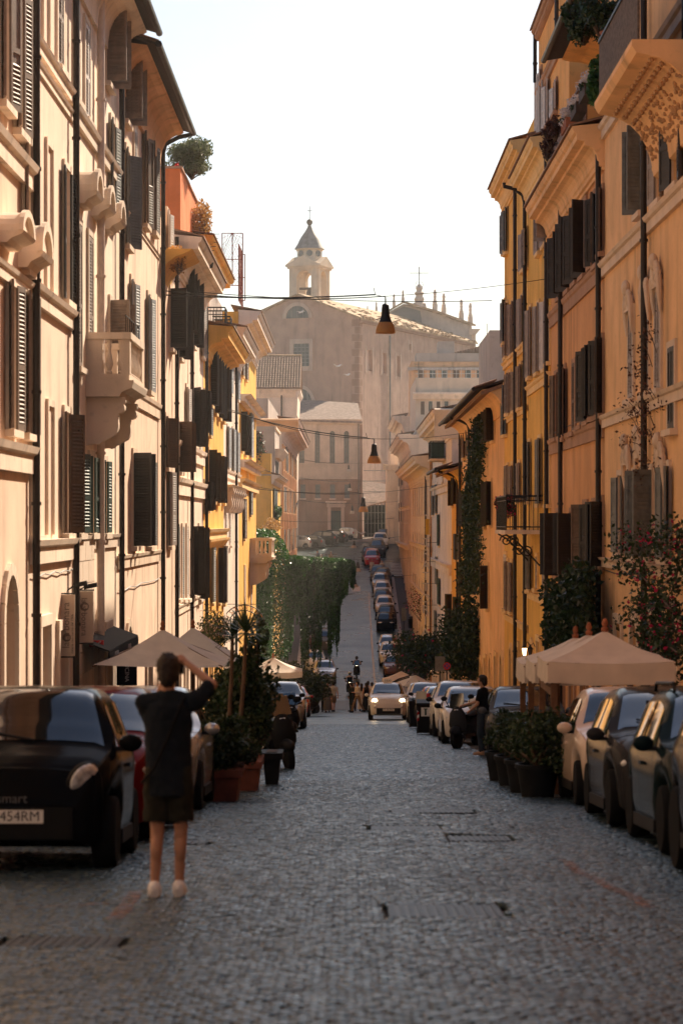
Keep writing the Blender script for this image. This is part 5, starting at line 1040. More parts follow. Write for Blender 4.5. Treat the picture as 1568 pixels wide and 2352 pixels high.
def gat(px, d): return Vector(((px-VX)*d/F, d, gz(d)))
p = at('n',1120,1500,112); tree('climbing_tree', 'dark broad-leaved tree leaning from the ochre house wall', gat(1100,113), p, (1.75,3.5,2.3), 9000, .19, seed=3, k=30)
ib = thing('wall_creeper', 'tall dark creeper column climbing the ochre house', 'creeper', gat(1095,112)); rg = np.random.default_rng(8)
ev = rg.uniform(820, 2050, 9000); ex = np.interp(ev, [820,1000,1250,1600,1900,2050], [175,165,125,120,110,110])+rg.normal(0,1,9000)*np.interp(ev,[820,1000,1300,2050],[14,18,30,34])
px, py = 1051.3+.3296*ex, 689+.3296*ev; d = F*(XR-.12)/(px-VX); P = np.stack([np.full(9000, XR-.15)-np.abs(rg.normal(0,.16,9000)), d, CZ+(H0-py)*d/F],1); crown('leaves', P, .17, LEAF, ib, rng=rg)
mb = MB(); mb.tube([tuple(P[np.argmin(np.abs(ev-e))]) for e in (2040,1700,1400,1100,850)], .05, 6); mb.build('stem', BARK, ib)
cc = at('v',1340,1415,57.5); cc.x = XR-.55
cb = shrub('wall_bush', 'big dark climbing bush on the brown orange house', 'bush', tuple(cc), (.75,4.2,1.15), 8000, .16, seed=5, k=26)
# bougainvillea at the right edge
bg = thing('bougainvillea', 'bougainvillea with magenta flowers sprawling over the right edge', 'bougainvillea', gat(1540,50)); rg = np.random.default_rng(12); mb = MB(); PL = []; PF = []
base = Vector((XR-.25, 47, gz(47)))
arms = [[(1560,2250),(1545,1750),(1540,1380)],[(1540,1400),(1480,1330),(1430,1285)],[(1545,1450),(1505,1440),(1490,1480)],[(1550,1350),(1560,1280),(1568,1220)],[(1540,1400),(1500,1380),(1440,1420)],[(1555,1500),(1530,1480),(1520,1510)],[(1540,1250),(1500,1240),(1420,1245)]]
for i, a in enumerate(arms):
    pts = []
    for (x, y) in a: d = F*(XR-.45-.15*(i%3))/(x-VX); pts.append(W(x, y, d))
    mb.tube(pts, [.04,.03,.012] if i == 0 else [.02,.014,.006], 5)
    for t in np.linspace(.1 if i else .75, 1, 16):
        q = pts[0].lerp(pts[1], t*2) if t < .5 else pts[1].lerp(pts[2], t*2-1); nn = 26
        PL.append(np.array(q)+rg.normal(0,.17,(nn,3)))
        if rg.uniform() < .6: PF.append(np.array(q)+rg.normal(0,.16,(int(rg.uniform(3,10)),3)))
mb.build('branches', BARK, bg); crown('leaves', np.concatenate(PL), .10, LEAF, bg, rng=rg); crown('flowers', np.concatenate(PF), .085, PINK, bg, rng=rg)
# dry climber on the right house front
dc = thing('thorny_creeper', 'sparse leafless creeper around the drainpipe of the right peach house', 'creeper', Vector((XR-.1,48.5,gz(48)+4))); mb = MB(); PL = []
for k in range(26):
    x, y = 1490+rg.normal(0,14), rg.uniform(790,1090); d = F*(XR-.2)/(x-VX); a = W(x,y,d); q = a+Vector((rg.uniform(-.3,.05), rg.uniform(-.5,.5), rg.uniform(-.3,.5))); mb = MB(); mb.tube([a, a.lerp(q,.5)+Vector((0,0,.06)), q], .008, 4); mb.build('twig', BARK, dc); PL.append(np.array(q)+rg.normal(0,.12,(16,3)))
crown('leaves', np.concatenate(PL), .07, mat('leaf_brown',(.09,.035,.02),.7,.4,5), dc, rng=rg)
# roof plants
olive = at('v',440,362,90); shrub('roof_olive', 'silvery olive bush on the red orange roof terrace', 'shrub', tuple(olive), (1.0,2.0,.75), 7000, .11, LEAFO, 26, .42, seed=14)
p = at('v',407,384,86.2); shrub('roof_geranium', 'red geranium on the terrace parapet edge', 'flower', tuple(p), (.14,.14,.12), 120, .07, REDF, 6, .6, seed=4, stem=False)
p = at('i',600,130,93); shrub('dry_roof_plant', 'dried orange plant standing on the palazzo roof edge', 'plant', tuple(p), (.5,1.2,.9), 1600, .12, LEAFY, 14, .5, seed=6)
p = at('i',290,540,72.5); shrub('dry_balcony_plant', 'dried orange plant spilling over the coved balcony', 'plant', tuple(p), (.4,1.2,.5), 1500, .09, LEAFY, 14, .5, seed=7)
p = at('k',270,1180,178); p.x = XL-1; shrub('terrace_flowers', 'pink flowering shrub on the yellow terrace', 'shrub', (p.x,176.5,p.z), (1.0,.8,1.3), 1600, .17, LEAF, 16, .45, flowers=mat('flower_coral',(.6,.12,.12),.6,.2,6), nf=350, seed=9)
p = at('k',345,1850,180); shrub('wall_topiary', 'rounded green bush on the yellow house corner', 'bush', (XL+.3,180,p.z), (.35,.9,1.0), 900, .16, LEAFI, 10, .5, seed=10)
# plants on the right roofs and balconies
for k, (x, y, d, lab) in enumerate(((820,140,52,'dark trailing plant hanging beside the balcony screen'),(960,120,50.5,'dark shrub overhanging the top right balcony'))):
    p = at('d',x,y,d); shrub('balcony_plant', lab, 'plant', tuple(p), (.55,.9,.5), 1800, .12, LEAF, 14, .45, seed=20+k)
p = at('d',930,620,52); shrub('hanging_fern', 'bright green hanging fern below the right balcony', 'fern', tuple(p), (.28,.5,.8), 2000, .11, mat('leaf_bright',(.05,.13,.03),.5,.3,4,trans=.4), 14, .4, seed=24, stem=False)
for k, (x, y, d) in enumerate(((840,655,56.5),(775,790,59),(700,905,61.5))):
    p = at('d',x,y,d); lab = ('highest','middle','lowest')[k]+' planter box of white flowers on the terrace screen'; t = thing('planter_box', lab, 'planter', p, (0,0,0), 'white flower boxes on the roof terrace')
    mb = MB(); mb.box(p.x-.12, p.x+.14, d-.7, d+.7, p.z-.28, p.z-.02); mb.build('box', TERRA if k == 2 else SOFF, t); rg = np.random.default_rng(30+k); crown('flowers', clumps((p.x,d,p.z+.10), (.24,.75,.2), 700, 14, .5, rg), .07, WHITEF, t, rng=rg); crown('leaves', clumps((p.x,d,p.z), (.24,.75,.16), 300, 10, .5, rg), .08, LEAF, t, rng=rg)
for k, (x, y, d) in enumerate(((600,960,62.5),(570,1010,64),(540,1110,66))):
    p = at('d',x,y,d); shrub('dry_potted_plant', ('tallest','second','small lowest')[k]+' withered pot plant by the wood terrace end', 'plant', tuple(p), (.25,.4,.3), 500, .08, mat('leaf_brown',(.09,.035,.02)), 9, .5, seed=35+k, group='withered plants on the wood terrace')
for k, (x, y) in enumerate(((1170,30),(1110,130),(1090,170),(1040,255),(1000,290))):
    d = 45.5+k*.7; p = at('d',x,y,d); t = thing('flower_pot', 'terracotta pot hung on the balcony screen, %s from the right edge' % ('first','second','third','fourth','fifth')[k], 'flower pot', p, (0,0,0), 'terracotta pots on the balcony screen'); mb = MB(); mb.lathe([(.10,-.16),(.15,.10),(.17,.10),(.17,.15),(.13,.15)], p, 12); mb.build('pot', TERRA, t, True); crown('leaves', clumps(tuple(p+Vector((0,0,.2))), (.16,.16,.14), 80, 6, .6), .09, LEAF, t)
p = at('e',335,1430,79); shrub('balcony_petunia', 'magenta petunias on the scrolled iron balcony', 'flower', tuple(p), (.36,.5,.42), 700, .10, LEAF, 12, .5, flowers=PINK, nf=420, seed=40, stem=False)
p = at('n',560,1060,196); shrub('sign_bougainvillea', 'thin magenta bougainvillea behind the vertical sign', 'bougainvillea', tuple(p), (1.5,3,1.6), 700, .14, LEAF, 18, .4, flowers=mat('flower_rose',(.55,.06,.14),.6,.3,6,trans=.3), nf=420, seed=41)
p = at('n',530,1640,150); tree('street_bougainvillea', 'dark magenta-flowered shrub above the pale side umbrella', gat(965,151), tuple(p), (2.3,4,1.9), 5000, .2, seed=42, flowers=PINK, nf=120, cat='shrub')
p = at('o',480,520,125); shrub('hedge', 'dark leafy hedge between left parked cars and umbrella', 'hedge', (p.x,125,p.z), (1.9,3,1.05), 3800, .16, LEAF, 22, .42, seed=43)
p = at('v',510,1470,70); shrub('blossom_shrub', 'sunlit pale blossom shrub behind the palm plants', 'shrub', (p.x-.4,72,p.z), (.6,1.2,.8), 1500, .10, LEAFO, 18, .42, flowers=mat('flower_blush',(.6,.42,.34),.7,.1,6,trans=.3), nf=500, seed=44)
# left planters: terracotta tub with box bush, dark tall shrub, two spiky palms
def planter(name, label, x0, x1, y0, y1, h, m, group=None):
    yc = (y0+y1)/2; g = gz(yc); t = thing(name, label, 'planter', ((x0+x1)/2, yc, g), (0,0,0), group); mb = MB(); i = .05
    mb.hexa([(x0+i,y0+i,gz(y0)-.02),(x1-i,y0+i,gz(y0)-.02),(x1-i,y1-i,gz(y1)-.02),(x0+i,y1-i,gz(y1)-.02),(x0,y0,g+h),(x1,y0,g+h),(x1,y1,g+h),(x0,y1,g+h)]); mb.build('tub', m, t)
    mb = MB(); mb.box(x0-.03, x1+.03, y0-.03, y1+.03, g+h-.08, g+h+.02); mb.build('rim', m, t); mb = MB(); mb.box(x0+.06, x1-.06, y0+.06, y1-.06, g+h-.02, g+h+.03); mb.build('soil', SOFF, t)
    return g+h
g1 = planter('planter', 'reddish terracotta tub nearest the photographer', -1.93, -1.42, 32.4, 33.5, .42, TUB, 'planters by the left terrace')
shrub('box_bush', 'rounded green box bush in the nearest terracotta tub', 'bush', (-1.64, 33.0, g1+.30), (.50,.7,.42), 6500, .062, LEAF, 30, .36, seed=50)
g1 = planter('planter', 'second terracotta tub behind the box bush', -1.9, -1.25, 35.2, 36.3, .45, TUB, 'planters by the left terrace')
tp = at('s',800,1250,34); shrub('terrace_shrub', 'tall dark green shrub beside the spiky palms', 'shrub', (-1.42, 36.6, gz(36.6)+1.45), (.44,.7,1.15), 7000, .085, LEAF, 34, .36, seed=51)
shrub('terrace_shrub_low', 'lower dark shrub filling the left terrace edge', 'shrub', (-1.9, 38.5, gz(38.5)+1.1), (.45,.9,.85), 4500, .09, LEAF, 26, .4, seed=56)
g2 = planter('planter', 'dark round-rimmed pot at the end of the left planters', -1.28, -1.0, 37.2, 37.8, .5, DARKPOT, 'planters by the left terrace')
for k, (sx, sy, bx, by, lab) in enumerate(((640,470,560,1700,'taller spiky yucca palm with leaning stem beside the umbrella'),(470,520,420,1650,'shorter spiky yucca palm left of its taller twin'))):
    d = 34.6+k*.7; a = at('s',bx,by,d); c = at('s',sx,sy,d); t = thing('yucca_palm', lab, 'palm', (a.x,d,gz(d)+.35), (0,0,0), 'potted yucca palms'); mb = MB(); mb.tube([(a.x-.03,d,gz(d)+.35), a, a.lerp(c,.5)+Vector((.01,0,0)), c], [.035,.03,.028,.026], 8); mb.build('trunk', BARK, t, True); rg = random.Random(60+k)
    for i in range(46):
        az = rg.uniform(0,6.28); el = rg.uniform(-.5,1.45); L_ = rg.uniform(.34,.60)*(1.0 if k == 0 else .85); dv = Vector((math.cos(az)*math.cos(el), math.sin(az)*math.cos(el), math.sin(el))); sd_ = dv.cross(Vector((0,0,1))); sd_.normalize()
        q1, q2 = c+dv*L_*.55, c+dv*L_+Vector((0,0,-.10*L_)); mb = MB(); mb.add([c-sd_*.012, c+sd_*.012, q1+sd_*.020, q1-sd_*.020, q2], [(0,1,2,3),(3,2,4)]); mb.build('leaf', LEAF, t)
# right planters under the gazebo umbrellas
for k, (d, x, r, lab) in enumerate(((33.4, 2.62, .30, 'nearest dark pot shrub by the gazebo post'),(35.4, 2.58, .28, 'second dark pot shrub along the gazebo'),(37.4, 2.55, .28, 'third dark pot shrub along the gazebo'),(39.6, 2.53, .28, 'farthest dark pot shrub along the gazebo'))):
    g = gz(d); t = thing('potted_shrub', lab, 'potted shrub', (x,d,g), (0,0,0), 'pot shrubs beside the gazebo'); mb = MB(); mb.lathe([(r*.72,-.02),(r*.95,.40),(r*1.05,.40),(r*1.05,.46),(r*.9,.46),(r*.88,.42)], (x,d,g), 18); mb.build('pot', DARKPOT, t, True)
    rg = np.random.default_rng(70+k); crown('leaves', clumps((x+.16,d,g+.74), (.43,.95,.44), 4200, 26, .42, rg), .07, LEAF, t, rng=rg); twigs((x,d,g+.4), clumps((x,d,g+.85), (.4,.5,.4), 12, 8, .5, rg), .015, parent=t)
shrub('gazebo_hedge', 'dark hedge closing the gazebo on the street side', 'hedge', (3.55, 34.6, gz(34.6)+.62), (.55,2.4,.62), 5200, .08, LEAF, 30, .38, seed=80)
# ---------------------------------------------------------------- vehicles
def smooth_interp(xs, pts):
    px = [p[0] for p in pts]; py = [p[1] for p in pts]; f = np.interp(xs, px, py); return f
CARS = {   # L, W, H, wheel radius, ride height, (y,z) top line front->rear as fractions of L/H, belt height, axle positions
 'micro': dict(L=2.70,W=1.66,H=1.50,r=.30,low=.20,belt=.98,ax=(.30,-.36),top=[(-.5,.60),(-.47,.88),(-.40,.96),(-.2,.995),(0,1.0),(.08,.985),(.14,.95),(.29,.665),(.40,.60),(.47,.53),(.5,.40)],ws=(.285,.10),rw=(-.475,-.39),sg=(.25,-.34)),
 'retro': dict(L=3.55,W=1.63,H=1.49,r=.29,low=.19,belt=.92,ax=(.31,-.32),top=[(-.5,.50),(-.48,.66),(-.42,.80),(-.33,.95),(-.2,.99),(-.05,1.0),(.05,.975),(.10,.93),(.235,.66),(.36,.60),(.45,.53),(.5,.36)],ws=(.225,.075),rw=(-.46,-.34),sg=(.20,-.33)),
 'hatch': dict(L=4.0,W=1.75,H=1.50,r=.31,low=.18,belt=.93,ax=(.30,-.31),top=[(-.5,.55),(-.48,.70),(-.44,.80),(-.36,.955),(-.22,.99),(-.06,1.0),(.03,.97),(.08,.93),(.23,.67),(.38,.61),(.46,.53),(.5,.38)],ws=(.22,.055),rw=(-.455,-.36),sg=(.18,-.36)),
 'suv': dict(L=4.25,W=1.80,H=1.66,r=.35,low=.24,belt=1.06,ax=(.30,-.30),top=[(-.5,.55),(-.485,.72),(-.45,.83),(-.39,.965),(-.25,.995),(-.05,1.0),(.04,.975),(.085,.945),(.22,.685),(.38,.63),(.46,.58),(.5,.42)],ws=(.21,.065),rw=(-.465,-.385),sg=(.17,-.39)),
 'mpv': dict(L=4.15,W=1.78,H=1.66,r=.33,low=.20,belt=1.05,ax=(.31,-.30),top=[(-.5,.55),(-.485,.72),(-.45,.85),(-.40,.96),(-.25,.995),(-.02,1.0),(.08,.975),(.13,.94),(.295,.665),(.40,.61),(.465,.54),(.5,.40)],ws=(.285,.105),rw=(-.465,-.395),sg=(.25,-.40)),
}
CARMESH = {}
def car_sections(c):
    L, W_, H = c['L'], c['W'], c['H']; ys = np.unique(np.concatenate([np.linspace(-L/2, L/2, 61), [c['ax'][0]*L, c['ax'][1]*L], np.linspace(L/2-.12, L/2, 5), np.linspace(-L/2, -L/2+.12, 5)]))
    top = smooth_interp(ys, [(a*L, b*H) for a, b in sorted(c['top'])])
    k = np.array([.25,.5,.25]); top2 = top.copy(); top2[1:-1] = np.convolve(top, k, 'valid'); top = top2
    f = np.clip(np.abs(ys)/(L/2), 0, 1); hw = W_/2*(1-.20*f**5-.10*f**14)
    belt = np.minimum(c['belt']-.04*(ys/L), top-.03); low = np.full(len(ys), c['low']); low += .06*np.clip((f-.9)/.1, 0, 1)
    R_ = c['r']+.055
    for a in c['ax']:
        d = ys-a*L; ins = np.abs(d) < R_; low[ins] = np.maximum(low[ins], c['r']+np.sqrt(R_**2-d[ins]**2)*.98)
    low = np.minimum(low, belt-.08); return ys, top, hw, belt, low
def section(ys, top, hw, belt, low, i):
    h, b, t, w = low[i], belt[i], top[i], hw[i]; g = max(0, t-b); wt = w*.965-g*.40; wt = max(wt, w*.70); cr = .03 if g > .2 else .045
    return [(0,h),(w*.90,h),(w*.965,h+.05),(w*.998,h+(b-h)*.35),(w,h+(b-h)*.62),(w*.985,b-.045),(w*.955,b),(wt+.035 if g>.15 else w*.93,b+g*.80),(wt*.93,t-.012),(wt*.80,t+cr*.45),(wt*.45,t+cr*.85),(0,t+cr)]
def car_body(kind):
    c = CARS[kind]; S = car_sections(c); ys = S[0]; n = len(ys); secs = [section(*S, i) for i in range(n)]; k = len(secs[0]); m = MB(); idx = []
    for i in range(n):
        row = []
        for j in range(k): row.append(len(m.v)); m.v.append((secs[i][j][0], ys[i], secs[i][j][1]))
        for j in range(k-2, 0, -1): row.append(len(m.v)); m.v.append((-secs[i][j][0], ys[i], secs[i][j][1]))
        idx.append(row)
    K = len(idx[0])
    for i in range(n-1):
        for j in range(K): m.f.append((idx[i][j], idx[i+1][j], idx[i+1][(j+1)%K], idx[i][(j+1)%K])); m.m.append(0)
    m.f += [tuple(idx[0]), tuple(idx[-1][::-1])]; m.m += [0,0]
    return m, S, secs
def car_glass(S, secs, c, which, side=0):
    ys = S[0]; L = c['L']; m = MB(); o = .008
    if which == 'side':
        a, b = sorted((c['sg'][0]*L, c['sg'][1]*L)); mid = (a+b)/2-.05
        for lo, hi in ((a, mid-.05), (mid+.03, b)):
            ii = [i for i in range(len(ys)) if lo <= ys[i] <= hi and S[1][i]-S[3][i] > .10]; vs = []
            for i in ii:
                g = S[1][i]-S[3][i]; (xb, zb), (xt, zt) = secs[i][6], secs[i][7]
                q = .10; q2 = .98
                vs += [(side*(xb+(xt-xb)*q+o), ys[i], zb+(zt-zb)*q), (side*(xb+(xt-xb)*q2+o), ys[i], zb+(zt-zb)*q2)]
            m.add(vs, [(2*i,2*i+1,2*i+3,2*i+2) for i in range(len(ii)-1)])
        return m
    a, b = sorted((c[which][0]*L, c[which][1]*L)); ii = [i for i in range(len(ys)) if a <= ys[i] <= b]; vs = []; sg = 1 if which == 'ws' else -1
    for i in ii:
        s = secs[i]; row = [(-s[8][0]*.97,s[8][1]),(-s[9][0],s[9][1]),(-s[10][0],s[10][1]),(0,s[11][1]),(s[10][0],s[10][1]),(s[9][0],s[9][1]),(s[8][0]*.97,s[8][1])]
        vs += [(x, ys[i]+sg*o*.8, z+o*.9) for x, z in row]
    m.add(vs, [(i*7+j,i*7+j+1,(i+1)*7+j+1,(i+1)*7+j) for i in range(len(ii)-1) for j in range(6)]); return m
def wheel_meshes(r, w=.20):
    key = ('w', round(r,3))
    if key in CARMESH: return CARMESH[key]
    M = Matrix.Rotation(math.pi/2, 3, 'Y'); t = MB(); t.lathe([(r*.66,-w/2),(r*.93,-w/2),(r,-w/2+.03),(r,w/2-.03),(r*.93,w/2),(r*.66,w/2)], (0,0,0), 24, M=M)
    q = MB(); q.lathe([(r*.66,-w*.40),(r*.66,w*.42),(r*.60,w*.44),(r*.58,w*.28),(r*.1,w*.30)], (0,0,0), 20, M=M); q.lathe([(r*.15,w*.25),(r*.15,w*.44),(r*.05,w*.46)], (0,0,0), 10, M=M)
    for k in range(7):
        a = 2*math.pi*k/7; q.obox((w*.38, math.cos(a)*r*.36, math.sin(a)*r*.36), (.03, r*.52, .055), Matrix.Rotation(a, 3, 'X'))
    CARMESH[key] = (t.mesh('tyre', RUB, True), q.mesh('rim', RIM, True)); return CARMESH[key]
def oval(rx, rz, d=.03, k=16, bulge=.4):
    m = MB(); m.lathe([(1,-1),(1,0),(.92,.35),(.6,.8),(.02,1)], (0,0,0), k); m.v = [(x*rx, z*d, y*rz) for x, y, z in m.v]; return m
def front_point(S, secs, x, z):      # outermost y of the nose at a given height and half width
    ys, top, hw, belt, low = S; best = None
    for i in range(len(ys)-1, -1, -1):
        if top[i] > z and hw[i]*.97 > abs(x) and low[i] < z: return ys[i]
    return ys[-1]
def make_car(kind, col, label, x, y, heading=180, group='parked cars', name='car', face='round', full=True, on=False, plate=None, dz=0, roll=0, cat='car', badge=None, taxi=False, roofbar=False, dark_low=False):
    c = CARS[kind]; key = (kind, col.name)
    g = math.atan((gz(y+c['L']*.3)-gz(y-c['L']*.3))/(c['L']*.6)); hd = R(heading)
    pit = math.atan(math.tan(g)*math.cos(hd))       # slope seen along the car
    rl = -math.atan(math.tan(g)*math.sin(hd))
    t = thing(name, label, cat, (x, y, gz(y)+dz), (0,0,0), group); t.rotation_euler = (Matrix.Rotation(hd,3,'Z') @ Matrix.Rotation(pit,3,'X') @ Matrix.Rotation(-rl,3,'Y')).to_euler()
    if kind not in CARMESH: CARMESH[kind] = car_body(kind)
    m, S, secs = CARMESH[kind]
    if key not in CARMESH: CARMESH[key] = m.mesh('body', col, True)
    P = lambda me, nm, lab=None: link(me, nm, t, inv=False, label=lab)
    def Q(nm, mb, mt, sm=False, par=None, k=None):
        k = (kind, nm, k)
        if k not in CARMESH: CARMESH[k] = (mb() if callable(mb) else mb).mesh(nm, mt, sm)
        return link(CARMESH[k], nm, par or t, inv=False)
    P(CARMESH[key], 'body'); L, W_, H = c['L'], c['W'], c['H']; top = sorted(c['top'])
    Q('windscreen', lambda: car_glass(S, secs, c, 'ws'), CGLASS, True); Q('rear_window', lambda: car_glass(S, secs, c, 'rw'), CGLASS, True)
    for s in (-1, 1): Q('side_window', lambda s=s: car_glass(S, secs, c, 'side', s), CGLASS, True, k=s)
    tm, rm = wheel_meshes(c['r'])
    for a in c['ax']:
        for s in (-1, 1):
            w = link(tm, 'wheel', t, inv=False, loc=(s*(W_/2-.11), a*L, c['r']), rot=(0,0,0 if s > 0 else math.pi)); link(rm, 'rim', w, inv=False)
    # front
    zl = {'micro': .80, 'retro': .70, 'hatch': .72, 'suv': .84, 'mpv': .82}[kind]; xl = W_/2*.70
    yl = front_point(S, secs, xl*.98, zl)-.02
    for s in (-1, 1):
        if face == 'round' or face == 'two':
            o = link((CARMESH.get('lampo') or CARMESH.setdefault('lampo', oval(.135,.135,.05).mesh('headlight', LENS, True))) if not on else LAMPON(), 'headlight', t, inv=False, loc=(s*xl, yl, zl), rot=(R(-18),0,R(-s*22)))
            if face == 'two': link(CARMESH.setdefault('lampo2', oval(.085,.07,.04).mesh('fog_lamp', LENS, True)), 'fog_lamp', t, inv=False, loc=(s*xl*.96, front_point(S,secs,xl*.96,zl-.26), zl-.24), rot=(0,0,R(-s*20)))
        elif face == 'almond':
            link(CARMESH.setdefault('lampa', oval(.15,.125,.045).mesh('headlight', LENS, True)), 'headlight', t, inv=False, loc=(s*(xl*.98+.012), yl+.006, zl-.045), rot=(R(-20),R(-s*30),R(-s*36)))
            link(CARMESH.setdefault('lampb', oval(.165,.14,.03).mesh('headlight_rim', BLKP, True)), 'headlight_rim', t, inv=False, loc=(s*(xl*.98+.004), yl-.006, zl-.045), rot=(R(-20),R(-s*30),R(-s*36)))
        else:
            link(CARMESH.setdefault('lamps', oval(.23,.07,.06).mesh('headlight', LENS, True)), 'headlight', t, inv=False, loc=(s*xl*.97, yl-.01, zl+.0), rot=(R(-14),R(s*9),R(-s*32)))
    if full:
        yf = L/2
        Q('lower_grille', lambda: MB().box(-W_*.30, W_*.30, front_point(S,secs,W_*.28,.36)-.05, front_point(S,secs,.1,.36)+.014, .27, .53), BLKP)
        if face == 'slim': Q('grille', lambda: MB().box(-W_*.24, W_*.24, front_point(S,secs,W_*.2,.6)-.05, front_point(S,secs,.1,.6)+.012, .50, .66), BLKP)
        elif face not in ('round','almond'): Q('chrome_bar', lambda: MB().box(-W_*.17, W_*.17, front_point(S,secs,.2,zl-.06)-.02, front_point(S,secs,.1,zl-.06)+.016, zl-.075, zl-.045), CHROME)
        pl = Q('number_plate', lambda: MB().box(-.26,.26, front_point(S,secs,.2,.42)-.01, front_point(S,secs,.1,.42)+.026, .40, .51), PLATE)
        if plate: me = text_me(plate, .115, .001, INK); link(me, 'plate_lettering', pl, inv=False, loc=(0, front_point(S,secs,.1,.42)+.0275, .455), rot=(R(90),0,R(180)))
        Q('rear_plate', lambda: MB().box(-.26,.26,-L/2-.02,-L/2+.02,.55,.66), PLATE)
        if badge: me = text_me(badge, .11, .002, mat('dull_chrome', (.12,.12,.12), .4, 0, metal=.5)); link(me, 'badge', t, inv=False, loc=(0, front_point(S,secs,.1,.60)+.012, .60), rot=(R(90),0,R(180)))
    for s in (-1, 1):
        mx = Q('mirror', lambda s=s: MB().ball((s*(W_/2+.075), c['ws'][0]*L-.16, c['belt']+.06), (.10,.065,.075), 12, 8), col if full and not dark_low else BLKP, True, k=(s, col.name if full and not dark_low else 0))
        if full: Q('mirror_arm', lambda s=s: MB().box(min(s*(W_/2-.1), s*(W_/2+.04)), max(s*(W_/2-.1), s*(W_/2+.04)), c['ws'][0]*L-.18, c['ws'][0]*L-.13, c['belt']-.01, c['belt']+.03), BLKP, k=s)
        link(CARMESH.setdefault('tail', oval(.10,.17,.05).mesh('tail_light', LENSR, True)), 'tail_light', t, inv=False, loc=(s*W_/2*.74, -L/2*.965, zl+.08), rot=(0,0,R(180+s*22)))
        if full:
            Q('door_handle', lambda s=s: MB().box(min(s*(W_/2-.03), s*(W_/2+.025)), max(s*(W_/2-.03), s*(W_/2+.025)), -.12, .06, c['belt']-.16, c['belt']-.125), col, k=(s, col.name))
            Q('sill_trim', lambda s=s: MB().box(min(s*(W_/2-.06), s*(W_/2-.005)), max(s*(W_/2-.06), s*(W_/2-.005)), c['ax'][1]*L+.42, c['ax'][0]*L-.42, c['low']-.02, c['low']+.10), BLKP, k=s)
    if full:
        for s in (-1, 1):
            for kk, yy in enumerate((c['ws'][0]*L-.22, (c['sg'][0]+c['sg'][1])*L/2-.06, c['sg'][1]*L+.12, L*.44)):
                Q('panel_seam', lambda s=s, yy=yy: seam(S, secs, yy, s), INK, k=(s, kk))
    if full: Q('wipers', lambda: MB().tube([(-.1,c['ws'][0]*L+.01,top_at(S,c['ws'][0]*L)+.05),(.5,c['ws'][0]*L-.10,top_at(S,c['ws'][0]*L-.10)+.055)], .011, 5), BLKP)
    if roofbar:
        for s in (-1,1): Q('roof_bar', lambda s=s: MB().tube([(s*W_*.33,-L*.32,H*.985),(s*W_*.33,-L*.30,H+.05),(s*W_*.33,L*.02,H+.05),(s*W_*.33,L*.04,H*.98)], .018, 6), BLKP, k=s)
    if taxi:
        q = Q('taxi_sign', lambda: MB().box(-.20,.20,-.02,.12,H+.005,H+.17), PLATE); link(text_me('TAXI', .13, .002, INK), 'taxi_lettering', q, inv=False, loc=(0,.123,H+.088), rot=(R(90),0,R(180)))
    return t
def seam(S, secs, y0, s):
    ys = S[0]; i = int(np.argmin(np.abs(ys-y0))); i = min(max(i, 0), len(ys)-2); f = (y0-ys[i])/(ys[i+1]-ys[i]) if ys[i+1] > ys[i] else 0; m = MB(); vs = []
    for j in (2,3,4,5,6):
        x = secs[i][j][0]+(secs[i+1][j][0]-secs[i][j][0])*f; z = secs[i][j][1]+(secs[i+1][j][1]-secs[i][j][1])*f; vs += [(s*(x+.004), y0-.006, z), (s*(x+.004), y0+.006, z)]
    m.add(vs, [(2*k,2*k+1,2*k+3,2*k+2) for k in range(4)]); return m
def top_at(S, y): return float(np.interp(y, S[0], S[1]))
def LAMPON():
    if 'lampon' not in CARMESH: CARMESH['lampon'] = oval(.135,.135,.05).mesh('headlight', mat('lit_headlight',(.9,.8,.6),.2,0,emit=((1,.72,.40),6.0)), True)
    return CARMESH['lampon']
BLK = paint('black', (.006,.007,.009)); WHT = paint('white', (.60,.57,.53)); REDP = paint('red', (.34,.010,.012)); GRY = paint('grey', (.09,.095,.10), .3); SIL = paint('silver', (.42,.43,.44), .6); CRM = paint('cream', (.62,.50,.40))
TEALB = paint('dark_teal', (.008,.018,.022)); BEI = paint('beige_grey', (.30,.26,.22), .4); DGR = paint('dark_grey', (.03,.032,.036), .2); BLU = paint('slate_blue', (.06,.085,.10), .3); BRO = paint('brown', (.16,.07,.045), .4)
# near left
c1 = make_car('micro', BLK, 'black two-seat city car parked at the left edge', -2.74, 21.3, 180, face='almond', plate='FX454RM', badge='smart', group='cars parked near the camera')
make_car('hatch', paint('deep_red', (.10,.006,.008)), 'dark red car parked behind the black city car', -2.72, 25.6, 180, face='slim', group='cars parked near the camera', dark_low=True)
make_car('hatch', SIL, 'silver white car half hidden behind the photographer', -2.62, 31.0, 180, face='slim', group='cars parked near the camera')
# left, past the planters
make_car('suv', SIL, 'silver off-road car at the end of the left row', -2.34, 88, 180, face='slim', group='cars parked on the left', roofbar=True)
make_car('hatch', REDP, 'dark red car beyond the silver one on the left', -2.65, 120, 180, face='slim', group='cars parked on the left')
make_car('hatch', SIL, 'pale car behind the walking woman on the left', -2.55, 134, 180, face='slim', full=False, group='cars parked on the left')
# near right
make_car('retro', CRM, 'cream retro city car parked beside the gazebo', 3.72, 32.2, 180, face='two', group='cars parked near the camera')
make_car('hatch', DGR, 'dark grey hatchback in front of the cream city car', 3.72, 27.8, 180, face='slim', group='cars parked near the camera')
make_car('hatch', TEALB, 'dark teal estate car second from the right edge', 3.72, 23.4, 180, face='slim', group='cars parked near the camera', roofbar=True)
make_car('suv', BLK, 'glossy black car cut by the right edge', 3.60, 18.9, 180, face='slim', group='cars parked near the camera')
